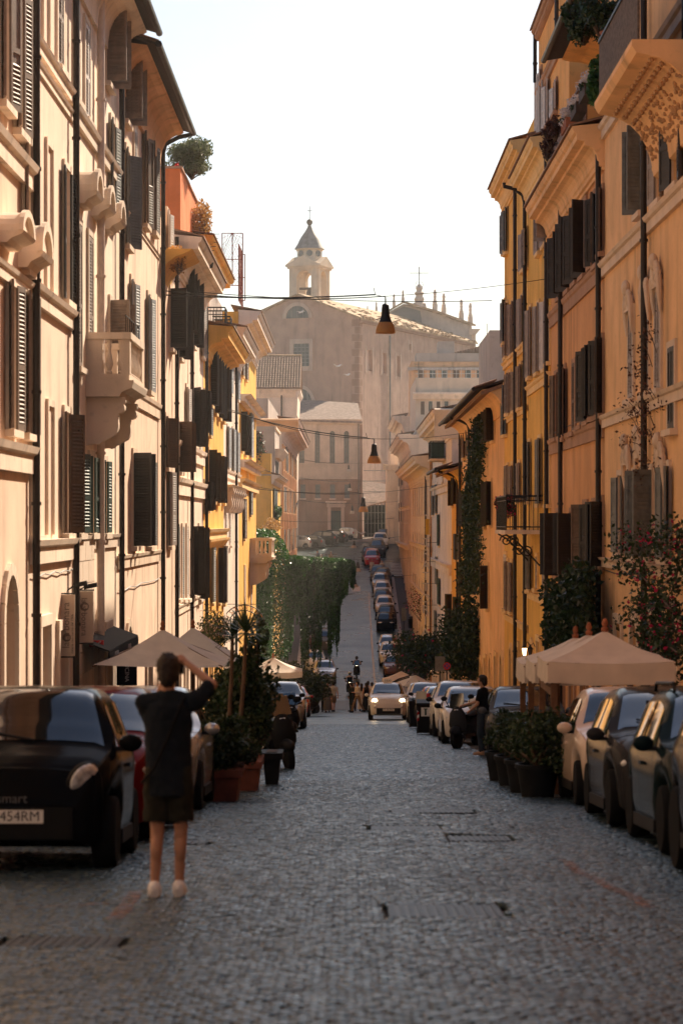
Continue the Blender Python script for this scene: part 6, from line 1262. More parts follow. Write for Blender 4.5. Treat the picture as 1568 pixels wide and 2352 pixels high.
# middle right
make_car('mpv', WHT, 'white taxi driving towards the camera with headlights lit', 1.88, 110.6, 180, face='two', on=True, plate='FT 063NT', taxi=True, group=None, cat='taxi', name='taxi')
make_car('suv', WHT, 'white hatchback parked behind the striped bins', 3.4, 100.7, 180, face='slim', group='cars parked on the right')
make_car('hatch', SIL, 'silver car second behind the off-road car', 3.55, 87, 180, face='slim', full=False, group='cars parked on the right')
make_car('mpv', WHT, 'pale car behind the taxi at the kerb', 3.6, 114, 180, face='slim', full=False, group='cars parked on the right')
make_car('hatch', WHT, 'white car next to the off-road car on the right', 3.55, 80.5, 180, face='slim', full=False, group='cars parked on the right')
make_car('hatch', REDP, 'red car peeping out between the white ones', 3.6, 93.5, 180, face='slim', full=False, group='cars parked on the right')
make_car('suv', WHT, 'pale off-road car with round lamps beside the sporty hatchback', 3.47, 74.2, 180, face='round', group='cars parked on the right', dark_low=True)
make_car('hatch', WHT, 'white sporty hatchback behind the parked scooter', 3.4, 66.0, 180, face='slim', group='cars parked on the right', dark_low=True)
make_car('hatch', GRY, 'grey car half hidden by the gazebo shrubs', 3.9, 53.5, 180, face='slim', group='cars parked on the right')
# up the hill, right row (picture x, base y, kind, colour)
def hill(px, py, kind, col, lab, w=None, heading=180, dx=0, grp='cars parked up the hill', face='slim', roofbar=False):
    ds = np.arange(172, 330, .25); yy = np.array([H0+F*(CZ-gz(d))/d for d in ds]); d = float(ds[np.argmin(np.abs(yy-py))]); x = (px-VX)*d/F
    return make_car(kind, col, lab, x+dx, d+1.9, heading, face=face, full=False, group=grp, roofbar=roofbar)
hill(899,1468,'hatch',BRO,'brown car lowest in the right hill row') if False else None
for px, py, kind, col, lab in ((904,1556,'retro',BRO,'brown car lowest in the right hill row beside the umbrella'),(896,1532,'suv',WHT,'white car second lowest in the right hill row'),(893,1510,'hatch',SIL,'silver car third in the right hill row'),
    (886,1454,'micro',BLK,'black two-seat car facing down in the hill row'),(889,1437,'hatch',DGR,'dark car right behind the black two-seat car'),(884,1418,'suv',WHT,'white crossover in the middle of the hill row'),(879,1398,'hatch',BLU,'slate car with roof bars in the hill row'),
    (879,1378,'hatch',WHT,'white hatchback upper in the hill row'),(875,1362,'suv',BEI,'beige car above the white hatchback on the hill'),(880,1350,'mpv',BLU,'blue grey car at the kerb near the crossing'),(870,1338,'hatch',GRY,'grey car last below the crossing'),
    (855,1302,'mpv',REDP,'bright red car above the crossing'),(849,1292,'hatch',DGR,'dark car left behind the red car'),(868,1278,'mpv',GRY,'grey van behind the red car'),(874,1262,'suv',WHT,'white car near the hilltop bend'),(882,1248,'hatch',BLU,'blue grey car entering the bend')):
    hill(px, py, kind, col, lab)
for px, py, kind, col, lab in ((745,1573,'suv',SIL,'silver van below the ivy strands'),(722,1545,'hatch',WHT,'white car seen through the ivy strands'),(737,1500,'suv',GRY,'grey car high behind the ivy fringe'),(718,1488,'hatch',BRO,'brown car farthest behind the ivy fringe')):
    hill(px, py, kind, col, lab, grp='cars parked behind the ivy')
for px, py, kind, col, lab, hd in ((792,1243,'micro',WHT,'white and black two-seat car before the church door',68),(733,1257,'suv',DGR,'black estate car parked before the church',72),(703,1264,'hatch',GRY,'grey hatchback left of the black estate',75),(681,1265,'retro',WHT,'small white car at the far left of the forecourt',78),(758,1250,'hatch',BLK,'dark car squeezed behind the black estate',70)):
    hill(px, py, kind, col, lab, heading=hd, grp='cars before the church')
# ---------------------------------------------------------------- scooters
def make_scooter(label, x, y, heading, col, box=None, lit=False, name='scooter', big=1.0, lean=0.0, group='scooters'):
    t = thing(name, label, 'scooter', (x,y,gz(y)), (0,R(lean),R(heading)), group); tm, rm = wheel_meshes(.27); s = big; t.scale = (s,s,s)
    for yy in (.66,-.62):
        w = link(tm, 'wheel', t, inv=False, loc=(0,yy,.27), scale=(.62,1,1)); link(rm, 'rim', w, inv=False)
    m = MB(); m.tube([(0,.52,.42),(0,.50,.62),(0,.42,.86),(0,.36,1.0)], [.20,.25,.22,.12], 12); m.v = [(a*.95,.46+(b-.46)*.5,c) for a,b,c in m.v]; m.build('leg_shield', col, t, True, False)
    m = MB(); m.box(-.16,.16,-.15,.45,.26,.34); m.tube([(0,-.10,.42),(0,-.45,.55),(0,-.85,.72)], [.17,.24,.12], 12); m.build('body', col, t, True, False)
    m = MB(); m.tube([(0,.02,.74),(0,-.3,.80),(0,-.75,.84)], [.13,.17,.14], 12); m.v = [(a*1.1,b,.78+(c-.78)*.5) for a,b,c in m.v]; m.build('seat', BLKP, t, True, False)
    m = MB(); m.ball((0,.66,.46), (.13,.30,.14), 12, 8); m.build('front_mudguard', col, t, True, False)
    m = MB(); m.tube([(-.34,.30,1.06),(-.15,.36,1.02),(.15,.36,1.02),(.34,.30,1.06)], .025, 8); m.tube([(0,.60,.40),(0,.40,.98)], .04, 8); m.build('handlebar', BLKP, t, True, False)
    for k in (-1,1):
        m = MB(); m.tube([(k*.26,.32,1.05),(k*.33,.34,1.22)], .012, 6); m.ball((k*.36,.34,1.26), (.09,.02,.06), 10, 6); m.build('mirror', BLKP, t, True, False)
    m = MB(); m.ball((0,.47,.90), (.13,.07,.10), 12, 8); m.build('headlight', mat('lit_headlight',(.9,.8,.6)) if lit else LENS, t, True, False)
    m = MB(); m.add([(-.2,.44,1.02),(.2,.44,1.02),(.17,.34,1.36),(-.17,.34,1.36),(-.2,.45,1.02),(.2,.45,1.02),(.17,.35,1.36),(-.17,.35,1.36)], [(0,1,2,3),(4,7,6,5),(0,3,7,4),(1,5,6,2),(2,6,7,3)]); m.build('windshield', CGLASS, t, False, False)
    m = MB(); m.tube([(.05,-.05,.26),(.16,.02,.03)], .015, 6); m.build('kickstand', IRON, t, True, False); m = MB(); m.tube([(.18,-.35,.34),(.2,-.85,.40)], [.05,.06], 10); m.build('exhaust', CHROME, t, True, False)
    if box is not None: m = MB(); m.ball((0,-.92,1.02), (.26,.24,.20), 14, 10); m.build('top_box', box, t, True, False); m = MB(); m.box(-.12,.12,-1.1,-.7,.80,.86); m.build('rack', IRON, t, False, False)
    return t
make_scooter('dark scooter parked across the white hatchback nose with top case', 3.0, 60.3, 155, DGR, WHT, lean=6, group='parked scooters')
make_scooter('black scooter with red banded top case beside the bins', 2.65, 84.5, 170, BLKP, REDP, group='parked scooters')
make_scooter('black scooter nearest the left planters', -1.22, 45.5, 196, BLKP, None, lean=6, group='parked scooters')
make_scooter('silver scooter with chrome mirrors behind the planters', -1.6, 57.5, 190, SIL, None, lean=5, group='parked scooters')
make_scooter('black scooter with white lamps on the left row', -1.5, 67.5, 186, BLKP, BLKP, lean=5, group='parked scooters')
make_scooter('black scooter parked beside the woman in pink skirt', -1.9, 131, 150, BLKP, BLKP, lean=5, group='parked scooters')
sc1 = make_scooter('black motorcycle coming downhill with headlight lit, rider in light jacket', (819-VX)*192/F, 192.0, 180, BLKP, None, True, 'motor_scooter', 1.06, group='ridden scooters')
sc2 = make_scooter('black scooter ahead of the motorcycle with amber headlight, rider in pale shirt', (803-VX)*178/F, 178.0, 180, BLKP, None, True, 'motor_scooter', 1.0, group='ridden scooters')
# ---------------------------------------------------------------- people
TUFT = bpy.data.textures.new('tufts', 'CLOUDS'); TUFT.noise_scale = .025; TUFT.noise_depth = 2
FOLD = bpy.data.textures.new('folds', 'CLOUDS'); FOLD.noise_scale = .11; FOLD.noise_depth = 2
def limb(m, pts, rs, n=10):
    pts = [Vector(p) for p in pts]; q = [pts[0]]; r = [rs[0]]
    for i in range(len(pts)-1):
        for t in (.34, .67, 1.0): q.append(pts[i].lerp(pts[i+1], t)); r.append(rs[i]+(rs[i+1]-rs[i])*t)
    m.tube(q, r, n)
    for p, rr_ in ((pts[0], rs[0]), (pts[-1], rs[-1])): m.ball(p, rr_*1.0, n, 6)
    for p, rr_ in zip(pts[1:-1], rs[1:-1]): m.ball(p, rr_*1.01, n, 6)
def skinned(m, name, mt, parent, vox=.014, sm=4):
    o = m.build(name, mt, parent, True, False); r = o.modifiers.new('remesh', 'REMESH'); r.mode = 'VOXEL'; r.voxel_size = vox; r.use_smooth_shade = True
    s = o.modifiers.new('smooth', 'SMOOTH'); s.factor = .5; s.iterations = sm
    if name in ('shirt','shorts','trousers','skirt'):
        dp = o.modifiers.new('folds', 'DISPLACE'); dp.texture = FOLD; dp.texture_coords = 'LOCAL'; dp.strength = .035; dp.mid_level = .5
    if name == 'hair':
        dp = o.modifiers.new('tufts', 'DISPLACE'); dp.texture = TUFT; dp.texture_coords = 'LOCAL'; dp.strength = .03; dp.mid_level = .45
    return o
def hand(m, w, d, up, s=1.0, curl=.5, side=1):
    w = Vector(w); d = Vector(d).normalized(); up = Vector(up); up = (up-d*up.dot(d)).normalized(); ac = d.cross(up)*side
    m.tube([w, w+d*.045, w+d*.085], [.024,.032,.034], 8); c = w+d*.085
    for k, (off, L_) in enumerate(((-.030,.068),(-.010,.078),(.011,.072),(.030,.056))):
        b = c+ac*off; p1 = b+(d*(1-curl*.4)+up*-curl*.5)*L_*.5; p2 = p1+(d*(1-curl*1.2)-up*curl*.9)*L_*.5; m.tube([b-d*.02, b, p1, p2], [.010,.010,.009,.007], 6); m.ball(p2, .007, 6, 4)
    b = w+d*.035-ac*.03; p1 = b+(d*.6-ac*.8)*.035; p2 = p1+(d*.9-ac*.2-up*curl*.4)*.032; m.tube([b, p1, p2], [.013,.011,.008], 6)
def person(label, loc, face, H=1.73, top=None, bottom=None, kind='trousers', hair=HAIR, shoe=BLKP, stride=0.0, arms='down', hat=None, female=False, vox=.02, sleeves='short', group='people in the street', seated=False, legs=None, arm_pts=None, near=False, skin=SKIN, tz=0, longhair=False, helmet=None, veil=None, bag=False):
    t = thing('person', label, 'person', (loc[0],loc[1],loc[2]), (0,0,R(face)), group); k = H/1.75; t.scale = (k*.92,k*.95,k) if near else (k,k,k); sw = .165 if female else .19
    b = MB()
    hp = {s: Vector((s*.09,0,.92)) for s in (-1,1)}
    if legs: kn, an = legs
    else:
        kn = {s: Vector((s*.095, .03+s*stride*.16, .49)) for s in (-1,1)}; an = {s: Vector((s*.095, s*stride*.30-(.05*stride if s < 0 else 0), .085+(.05*stride if s < 0 else 0))) for s in (-1,1)}
    for z, r in ((.94,(.155,.112,.11)),(1.08,(.135,.10,.13)),(1.24,(.155,.11,.14)),(1.36,(.165,.10,.10))): b.ball((0,0,z), r, 14, 10)
    b.tube([(-sw+.02,0,1.42),(0,0,1.44),(sw-.02,0,1.42)], [.055,.07,.055], 10); b.tube([(0,-.005,1.42),(0,.005,1.50),(0,.012,1.57)], [.062,.056,.056], 10)
    b.ball((0,.02,1.645), (.076,.096,.112), 16, 12); b.ball((0,.045,1.59), (.055,.06,.055), 10, 8); b.tube([(0,.108,1.655),(0,.128,1.628)], [.010,.016], 6)
    for s in (-1,1): b.ball((s*.078,.01,1.64), (.014,.022,.032), 8, 6)
    for s in (-1,1):
        limb(b, [hp[s], kn[s], an[s]], [.088,.056,.037]); mid = kn[s].lerp(an[s],.32)+Vector((0,-.022,0)); b.ball(mid, (.052,.056,.10), 8, 6)
        d = Vector((.02*s,1,0)); b.tube([an[s]+Vector((0,-.055,-.045)), an[s]+Vector((0,.06,-.045)), an[s]+Vector((.01*s,.17,-.055))], [.036,.040,.026], 8)
    A = {}
    for s in (-1,1):
        if arm_pts and s in arm_pts: e, w = [Vector(q) for q in arm_pts[s]]
        elif arms == 'down': e, w = Vector((s*(sw+.055),-.03-s*stride*.10,1.13)), Vector((s*(sw+.06),.04-s*stride*.22,.90))
        elif arms == 'front': e, w = Vector((s*(sw+.05),.02,1.14)), Vector((s*.12,.26,1.16))
        elif arms == 'ride': e, w = Vector((s*(sw+.12),.16,1.18)), Vector((s*.28,.42,1.14))
        sh = Vector((s*sw,0,1.41)); limb(b, [sh, e, w], [.050,.040,.027]); A[s] = (sh, e, w); d = (w-e).normalized(); hand(b, w, d, Vector((0,0,1)) if abs(d.z) < .8 else Vector((0,1,0)), side=s)
    skinned(b, 'body', skin, t, vox if near else vox*.8)
    # clothes
    c = MB(); zh = .74 if near else .88; wb = .188 if near else .170
    prof = [(wb*1.0,zh),(wb*.99,zh+.12),(wb*.98,1.05),(wb*.99,1.2),(.192 if not female else .17,1.32),(.178,1.40),(.10,1.46)]
    c.lathe(prof, (0,0,0), 20); c.v = [(x, y*.70, z) for x, y, z in c.v]
    c.tube([(-sw+.01,0,1.41),(0,-.005,1.44),(sw-.01,0,1.41)], [.070,.080,.070], 10)
    for s in (-1,1):
        sh, e, w = A[s]
        if sleeves == 'long': limb(c, [sh, e, w.lerp(e,.06)], [.066,.054,.040])
        elif sleeves == 'short': limb(c, [sh, sh.lerp(e,.75 if near else .62)], [.074,.066])
    if top: skinned(c, 'shirt', top, t, vox*.8)
    c = MB(); c.ball((0,0,.93), (.168,.128,.10), 14, 10)
    if kind == 'trousers':
        for s in (-1,1): limb(c, [hp[s]+Vector((0,0,.02)), kn[s], an[s]+Vector((0,0,.03))], [.098,.076,.062])
    elif kind == 'shorts':
        for s in (-1,1): c.tube([hp[s]+Vector((0,0,.04)), hp[s].lerp(kn[s],.3), hp[s].lerp(kn[s],.6), hp[s].lerp(kn[s],.84)], [.102,.106,.105,.108], 14)
    elif kind == 'skirt': c.lathe([(.15,1.02),(.19,.86),(.235,.52),(.20,.52)], (0,0,0), 16)
    elif kind == 'dress': c.lathe([(.14,1.12),(.19,.88),(.25,.40),(.27,.16),(.22,.16)], (0,0,0), 16)
    if bottom: skinned(c, {'trousers':'trousers','shorts':'shorts','skirt':'skirt','dress':'skirt'}[kind], bottom, t, vox*.8)
    for s in (-1,1):
        f = MB(); a = an[s]; f.tube([a+Vector((0,-.075,-.05)), a+Vector((0,0,-.045)), a+Vector((.005*s,.10,-.052)), a+Vector((.01*s,.185,-.060))], [.046,.057,.054,.036], 10); f.ball(a+Vector((0,-.025,-.012)), (.056,.072,.058), 10, 6); f.v = [(x,y,max(z, a.z-.085)) for x,y,z in f.v]; skinned(f, 'shoe', shoe, t, .012, 3)
    h = MB()
    if helmet: h.ball((0,.02,1.665), (.125,.15,.145), 16, 12); h.build('helmet', helmet, t, True, False); v = MB(); v.ball((0,.075,1.65), (.105,.11,.07), 14, 8); v.build('visor', CGLASS, t, True, False)
    else:
        h.ball((0,.006,1.676), (.094,.112,.108), 16, 10); h.ball((0,-.045,1.615), (.080,.066,.085), 12, 8)
        if longhair: h.tube([(0,-.06,1.66),(0,-.10,1.5),(0,-.10,1.28)], [.07,.085,.05], 10)
        h.v = [(x,y,z) if not (y > .055 and z < 1.71) else (x,.055,z) for x,y,z in h.v]
        if veil: v = MB(); v.ball((0,-.01,1.67), (.105,.115,.11), 14, 10); v.tube([(0,-.05,1.66),(0,-.10,1.45),(0,-.12,1.25)], [.09,.13,.15], 12); v.v = [(x,min(y,.06),z) for x,y,z in v.v]; v.build('veil', veil, t, True, False)
        else: skinned(h, 'hair', hair, t, .012, 2)
        if hat: v = MB(); v.lathe([(.15,1.715),(.15,1.722),(.092,1.73),(.085,1.80),(.03,1.82)], (0,.02,0), 14); v.build('hat', hat, t, True, False)
    if bag: v = MB(); v.tube([(.13,-.07,1.46),(.09,-.150,1.36),(.0,-.165,1.15),(-.10,-.160,.95),(-.2,-.09,.84)], .012, 6); v.build('strap', BLKC, t, True, False)
    return t
def cloth(name, col): return mat('cloth_'+name, col, .9, .12, 6, spec=.15, bump=.15, bscale=50)
NAVY = cloth('navy', (.012,.017,.024)); OLIVE = cloth('dark_olive', (.022,.022,.016)); WHTC = cloth('white', (.55,.52,.50)); BLKC = cloth('black', (.010,.010,.012)); GREYC = cloth('habit_grey', (.12,.12,.12)); KHAKI = cloth('khaki', (.22,.165,.11))
PINKC = cloth('pink', (.45,.22,.20)); ROSEC = cloth('pale_rose', (.48,.38,.36)); GRNC = cloth('moss', (.035,.045,.035)); JEAN = cloth('denim', (.03,.042,.06)); BLUEC = cloth('blue', (.18,.27,.40)); BEIC = cloth('beige', (.5,.40,.30)); SHOEW = mat('white_shoe', (.88,.88,.88), .6, .05); STRAW = cloth('straw', (.5,.38,.22))
def pat(px, d): return (( px-VX)*d/F, d, gz(d))
# the photographer
ph = person('man from behind in navy tee and shorts taking a photo', pat(386, 17.6), 0, 1.74, NAVY, OLIVE, 'shorts', shoe=SHOEW, vox=.011, near=True, group=None, bag=True,
    arm_pts={1: ((.345,.10,1.54), (.13,.24,1.69)), -1: ((-.15,.20,1.27), (-.05,.27,1.58))}, legs=({-1: Vector((-.085,.01,.49)), 1: Vector((.10,.015,.49))}, {-1: Vector((-.105,-.01,.085)), 1: Vector((.085,.04,.085))}))
t = thing('camera_body', 'small black camera held up before the man\'s face', 'camera', (ph.location.x+.03, ph.location.y+.30, ph.location.z+1.64)); mb = MB(); p = t.location; mb.box(p.x-.065,p.x+.065,p.y-.02,p.y+.03,p.z-.045,p.z+.045); mb.build('body', BLKP, t); mb = MB(); mb.tube([(p.x,p.y+.03,p.z),(p.x,p.y+.11,p.z)], .035, 12); mb.build('lens', BLKP, t, True)
# man at the scooter
person('man in black tee and jeans leaning on the scooter seat', pat(1108, 53.6), 70, 1.74, BLKC, JEAN, 'trousers', shoe=mat('tan_shoe',(.35,.2,.12),.7,.1), vox=.016, near=False, group=None, arm_pts={1: ((.20,.22,1.16),(.16,.48,1.08)), -1: ((-.24,.05,1.14),(-.20,.22,1.0))})
# pedestrians at the crossing
person('nun in grey habit and pale veil walking towards the camera', pat(752, 138.5), 180, 1.66, GREYC, GREYC, 'dress', sleeves='long', veil=WHTC, group='pedestrians at the crossing', stride=.4, female=True)
person('man in pale shirt and beige shorts behind the nun', pat(765, 141), 10, 1.76, cloth('sky_grey',(.42,.44,.46)), KHAKI, 'shorts', stride=.8, group='pedestrians at the crossing')
person('woman in black top and pink skirt walking away at left', pat(714, 138), 5, 1.66, BLKC, PINKC, 'skirt', stride=.9, sleeves='none', female=True, group='pedestrians at the crossing')
person('person in dark clothes hidden beside the nun', pat(744, 142), 180, 1.7, BLKC, BLKC, 'trousers', sleeves='long', group='pedestrians at the crossing')
person('man in white shirt and khaki trousers striding across', pat(821, 138.5), 120, 1.74, WHTC, KHAKI, 'trousers', stride=1.0, arms='front', sleeves='long', group='pedestrians at the crossing')
person('person in moss green coat seen from the side', pat(807, 144), 60, 1.68, GRNC, GRNC, 'trousers', sleeves='long', hat=None, group='pedestrians at the crossing')
person('long-haired woman in black dress by the taxi', pat(841, 142), 20, 1.68, BLKC, BLKC, 'dress', longhair=True, sleeves='none', female=True, group='pedestrians at the crossing')
person('woman in white dress behind the striding man', pat(830, 145), 0, 1.64, WHTC, WHTC, 'dress', longhair=True, female=True, sleeves='none', group='pedestrians at the crossing')
person('dark-haired man behind the woman in black', pat(845, 148), 0, 1.78, ROSEC, BLKC, 'trousers', group='pedestrians at the crossing')
person('man in light shirt partly hidden by the taxi', pat(854, 146), 0, 1.70, WHTC, BLKC, 'trousers', group='pedestrians at the crossing')
person('person in rust red scarf beside the moss coat', pat(812, 147), 180, 1.68, cloth('rust',(.14,.05,.03)), BLKC, 'trousers', sleeves='long', group='pedestrians at the crossing')
# riders
RL = ({-1: Vector((-.20,.30,.80)), 1: Vector((.20,.30,.80))}, {-1: Vector((-.19,.22,.38)), 1: Vector((.19,.22,.38))})
for so, lab, top, hm in ((sc1, 'rider in tan jacket and dark helmet on the motorcycle', cloth('tan',(.30,.19,.12)), BLKP), (sc2, 'rider in pale pink shirt and white helmet on the scooter', ROSEC, SIL)):
    person(lab, (so.location.x, so.location.y+.25, so.location.z-.06), 180, 1.74, top, JEAN, 'trousers', legs=RL, arms='ride', sleeves='long', helmet=hm, group='riders')
# far walkers
for px, d, lab, top, bot, kd, hat in ((729,262,'man in blue shirt above the ivy top',BLUEC,KHAKI,'shorts',None),(739,259,'person in white with straps beside the blue shirt',WHTC,JEAN,'shorts',None),(760,261,'walker in brown with pale cap alone above the ivy',KHAKI,BLKC,'shorts',WHTC),(854,254.5,'woman in white summer dress and hat before the red car',WHTC,WHTC,'skirt',STRAW),(877,254,'woman in white top behind the hill cars',WHTC,BEIC,'skirt',None)):
    person(lab, pat(px, d), 180, 1.7, top, bot, kd, hat=hat, vox=.03, group='far walkers on the hill', female=kd=='skirt')
# cafe guests by the right wall
for x, d, lab, top, hat in ((4.05,64.5,'guest in white with white cap by the right house',WHTC,WHTC),(3.95,66.5,'curly-haired guest left of the white cap',KHAKI,None),(4.4,66.0,'dark-haired guest in navy looking left by the wall',NAVY,None),(4.95,70,'low-seated guest farthest right by the wall',BLKC,None),(4.2,96,'person with straw hat behind the parked cars',BEIC,STRAW)):
    person(lab, (x, d, gz(d)-(.22 if d < 80 else 0)), 200, 1.66, top, BLKC, 'trousers', hat=hat, vox=.025, group='guests by the right wall')
# ---------------------------------------------------------------- umbrellas, signs, lamps, small things
def umbrella(name, label, c, half, zr, za, m, n=4, val=.0, rot=0.0, group='street umbrellas', post=True, postm=WOOD, finial=TERRA, px=0.0, ground=None):
    t = thing(name, label, 'umbrella', (c[0],c[1],gz(c[1]) if ground is None else ground), (0,0,0), group); g = t.location.z
    ring = []
    for k in range(n): q = rot+2*math.pi*(k+.5)/n; rr_ = half/math.cos(math.pi/n); ring.append(Vector((c[0]+rr_*math.cos(q), c[1]+rr_*math.sin(q), zr)))
    apex = Vector((c[0],c[1],za)); 
    for k in range(n):
        a, b_ = ring[k], ring[(k+1)%n]; V = []; Q = []; N1, N2 = 6, 6
        for i in range(N1+1):
            for j in range(N2+1):
                e = a.lerp(b_, j/N2); p = apex.lerp(e, i/N1); sag = -.05*math.sin(math.pi*i/N1)*half - .035*half*math.sin(math.pi*j/N2)*(i/N1); V.append(tuple(p+Vector((0,0,sag))))
        for i in range(N1):
            for j in range(N2): w = i*(N2+1)+j; Q.append((w,w+1,w+N2+2,w+N2+1))
        link(npmesh('canopy_panel', V, Q, m, smooth=True), 'canopy_panel', t)
        if val > 0:
            mb = MB(); pts = [a.lerp(b_, j/8)+Vector((0,0,-.035*half*math.sin(math.pi*j/8)-.002)) for j in range(9)]; out = (a+b_)/2-Vector((c[0],c[1],zr)); out.normalize()
            vs = [p for p in pts]+[p+out*(.012*math.sin(j*2.1)+.01)+Vector((0,0,-val+.012*math.sin(j*1.7))) for j, p in enumerate(pts)]; mb.add(vs, [(j,j+1,j+10,j+9) for j in range(8)]); mb.build('valance', m, t, True)
        mb = MB(); mb.tube([apex-Vector((0,0,.10)), a-Vector((0,0,.04))], .014, 5); mb.build('rib', postm, t)
    if post: mb = MB(); mb.tube([(c[0],c[1],g),(c[0],c[1],za)], .035, 10); mb.build('pole', postm, t, True); mb = MB(); mb.lathe([(.28,0),(.28,.10),(.06,.14)], (c[0],c[1],g), 14); mb.build('base', DARKPOT, t)
    if finial: mb = MB(); mb.lathe([(.05,-.02),(.055,.03),(.03,.05),(.048,.10),(.03,.16),(.005,.18)], (c[0],c[1],za), 10); mb.build('finial', finial, t, True)
    return t
umbrella('umbrella', 'large beige square umbrella behind the photographer', (-3.78,50.2), 1.30, 1.53-320/112, 1.53-246/112, CANV)
umbrella('umbrella', 'second pale umbrella peeking behind the large beige one', (-3.55,56.5), 1.25, 1.53-322/99, 1.53-240/99, CANVW)
umbrella('umbrella', 'beige umbrella beyond the left planters', (-2.85,95), 1.12, 1.53-340/59, 1.53-310/59, CANV, val=.22)
t = umbrella('umbrella', 'wide pale umbrella behind the taxi', (3.35,122), 1.2, 1.53-372/45.9, 1.53-347/45.9, CANVW, n=8, postm=IRON, finial=None)
mb = MB(); mb.tube([W(893,1572,120), W(915,1560,120.5), W(945,1551,121), W(957,1549,122)], .035, 7); mb.tube([W(893,1574,120), W(916,1563,120.5), W(940,1556,121)], .03, 7); mb.build('arm', IRON, t, True)
umbrella('umbrella', 'beige umbrella just beyond the pale one by the hill', (2.95,131), 1.0, 1.53-360/42.7, 1.53-341/42.7, CANV, val=.2, postm=IRON, finial=None)
for k, (yc, lab) in enumerate(((35.2,'nearest beige gazebo umbrella with deep valance'),(37.5,'middle beige gazebo umbrella'),(39.7,'farthest beige gazebo umbrella'))):
    umbrella('gazebo_umbrella', lab, (3.73,yc), .90, gz(yc)+1.93, gz(yc)+2.33, CANV, val=.30, group='gazebo umbrellas', post=False)
gzb = thing('gazebo', 'brown wooden gazebo frame with posts beside the potted shrubs', 'gazebo', (3.9,37.4,gz(37)))
for x, y in ((2.93,34.42),(2.93,36.5),(2.93,38.7),(2.93,40.5),(4.5,34.42),(4.5,36.5),(4.5,38.7),(3.5,40.5)):
    mb = MB(); mb.box(x-.045,x+.045,y-.045,y+.045,gz(y)-.02,gz(y)+1.88); mb.build('post', WOOD, gzb)
for y in (34.42,36.5,38.7):
    mb = MB(); M = Matrix.Rotation(R(-45),3,'Y'); mb.obox((3.12,y,gz(y)+1.70), (.45,.06,.06), M); mb.build('brace', WOOD, gzb); mb = MB(); mb.obox((3.22,y-.02,gz(y)+.20), (.62,.05,.06), Matrix.Rotation(R(38),3,'Y')); mb.build('brace', WOOD, gzb)
    mb = MB(); mb.box(2.9,4.6,y-.05,y+.05,gz(y)+.0,gz(y)+.07); mb.build('floor_beam', WOOD, gzb)
mb = MB(); mb.box(2.9,2.97,34.4,40.7,gz(40.7)+1.80,gz(40.7)+1.90); mb.build('beam', WOOD, gzb)
# restaurant banners
INKG = mat('faded_print', (.22,.17,.14), .8, .1, 8); BANN = mat('banner_cloth', (.62,.49,.38), .85, .06, 3)
for k, (px0, px1, y0, y1, d, lab) in enumerate(((137,172,1366,1507,46.2,'tall beige osteria banner nearest the arched portal'),(177,214,1358,1476,48.4,'second beige osteria banner tilted outward'))):
    a, b_ = W(px0,y0,d), W(px1,y1,d); t = thing('banner', lab, 'banner', (b_.x,d,b_.z), (0,0,0), 'osteria banners'); mb = MB(); mb.box(a.x,b_.x,d,d+.03,b_.z,a.z); pn = mb.build('panel', BANN, t)
    mb = MB(); mb.tube([(a.x-.1,d+.015,a.z+.02),(b_.x+.02,d+.015,a.z+.02)], .014, 6); mb.tube([(a.x-.1,d+.015,b_.z-.02),(b_.x+.02,d+.015,b_.z-.02)], .014, 6); mb.build('rods', IRON, t)
    h = a.z-b_.z; wd = b_.x-a.x; cx = (a.x+b_.x)/2; up = 1 if k == 0 else -1; rot = (R(90), R(-90*up), 0)
    me = text_me('la arbonara', h*.165, .002, INKG); link(me, 'lettering', pn, inv=True, loc=(cx-.02, d-.003, (a.z+b_.z)/2+.0), rot=rot)
    mb = MB(); rc = wd*.24; zc = b_.z+h*.30 if up > 0 else a.z-h*.30
    for r_, w_ in ((rc,.010),(rc*.72,.010)):
        n_ = 24; rg = range(n_) if r_ == rc else range(3, 22); vs = []
        for q in rg: an_ = 2*math.pi*q/n_; vs.append((cx-.01+r_*math.cos(an_), d-.004, zc+r_*math.sin(an_)))
        if r_ == rc: vs.append(vs[0])
        mb.tube(vs, w_, 4)
    mb.build('emblem_ring', INKG, pn)
    me = text_me('osteria con cucina dal 1906', h*.058, .002, INK); link(me, 'small_lettering', pn, inv=True, loc=(cx+wd*.33*up, d-.003, b_.z+h*.36 if up > 0 else a.z-h*.36), rot=rot)
aw = thing('awning', 'dark grey shop awning below the osteria banners', 'awning', (XL, 52, gz(52)+2.4)); mb = MB(); z = 1.53-285/108
mb.hexa([(XL,49.2,z+.25),(XL+.62,49.2,z+.02),(XL+.62,56,z+.02),(XL,56,z+.25),(XL,49.2,z+.28),(XL+.62,49.2,z+.05),(XL+.62,56,z+.05),(XL,56,z+.28)]); mb.build('canopy', mat('awning_cloth',(.018,.018,.017),.9,.2,3), aw); mb = MB(); mb.box(XL+.60,XL+.63,49.2,56,z-.22,z+.01); mb.build('valance', BLKC, aw)
for k, (y, s_) in enumerate(((50.0,'OSTERIA'),(53.0,'CUCINA'))): link(text_me(s_, .2, .003, WHTC), 'lettering', aw, loc=(XL+.635, y+.7, z-.11), rot=(R(90),0,R(90)))
t = thing('shop_sign', 'small dark hanging board reading cucina under the awning', 'sign', (XL+.6,54,z-.6)); mb = MB(); mb.box(XL+.35,XL+.8,53.6,53.64,z-.95,z-.32); mb.build('board', NAVY, t); link(text_me('CUCINA', .13, .002, WHTC), 'lettering', t, loc=(XL+.58,53.596,z-.62), rot=(R(90),R(90),0))
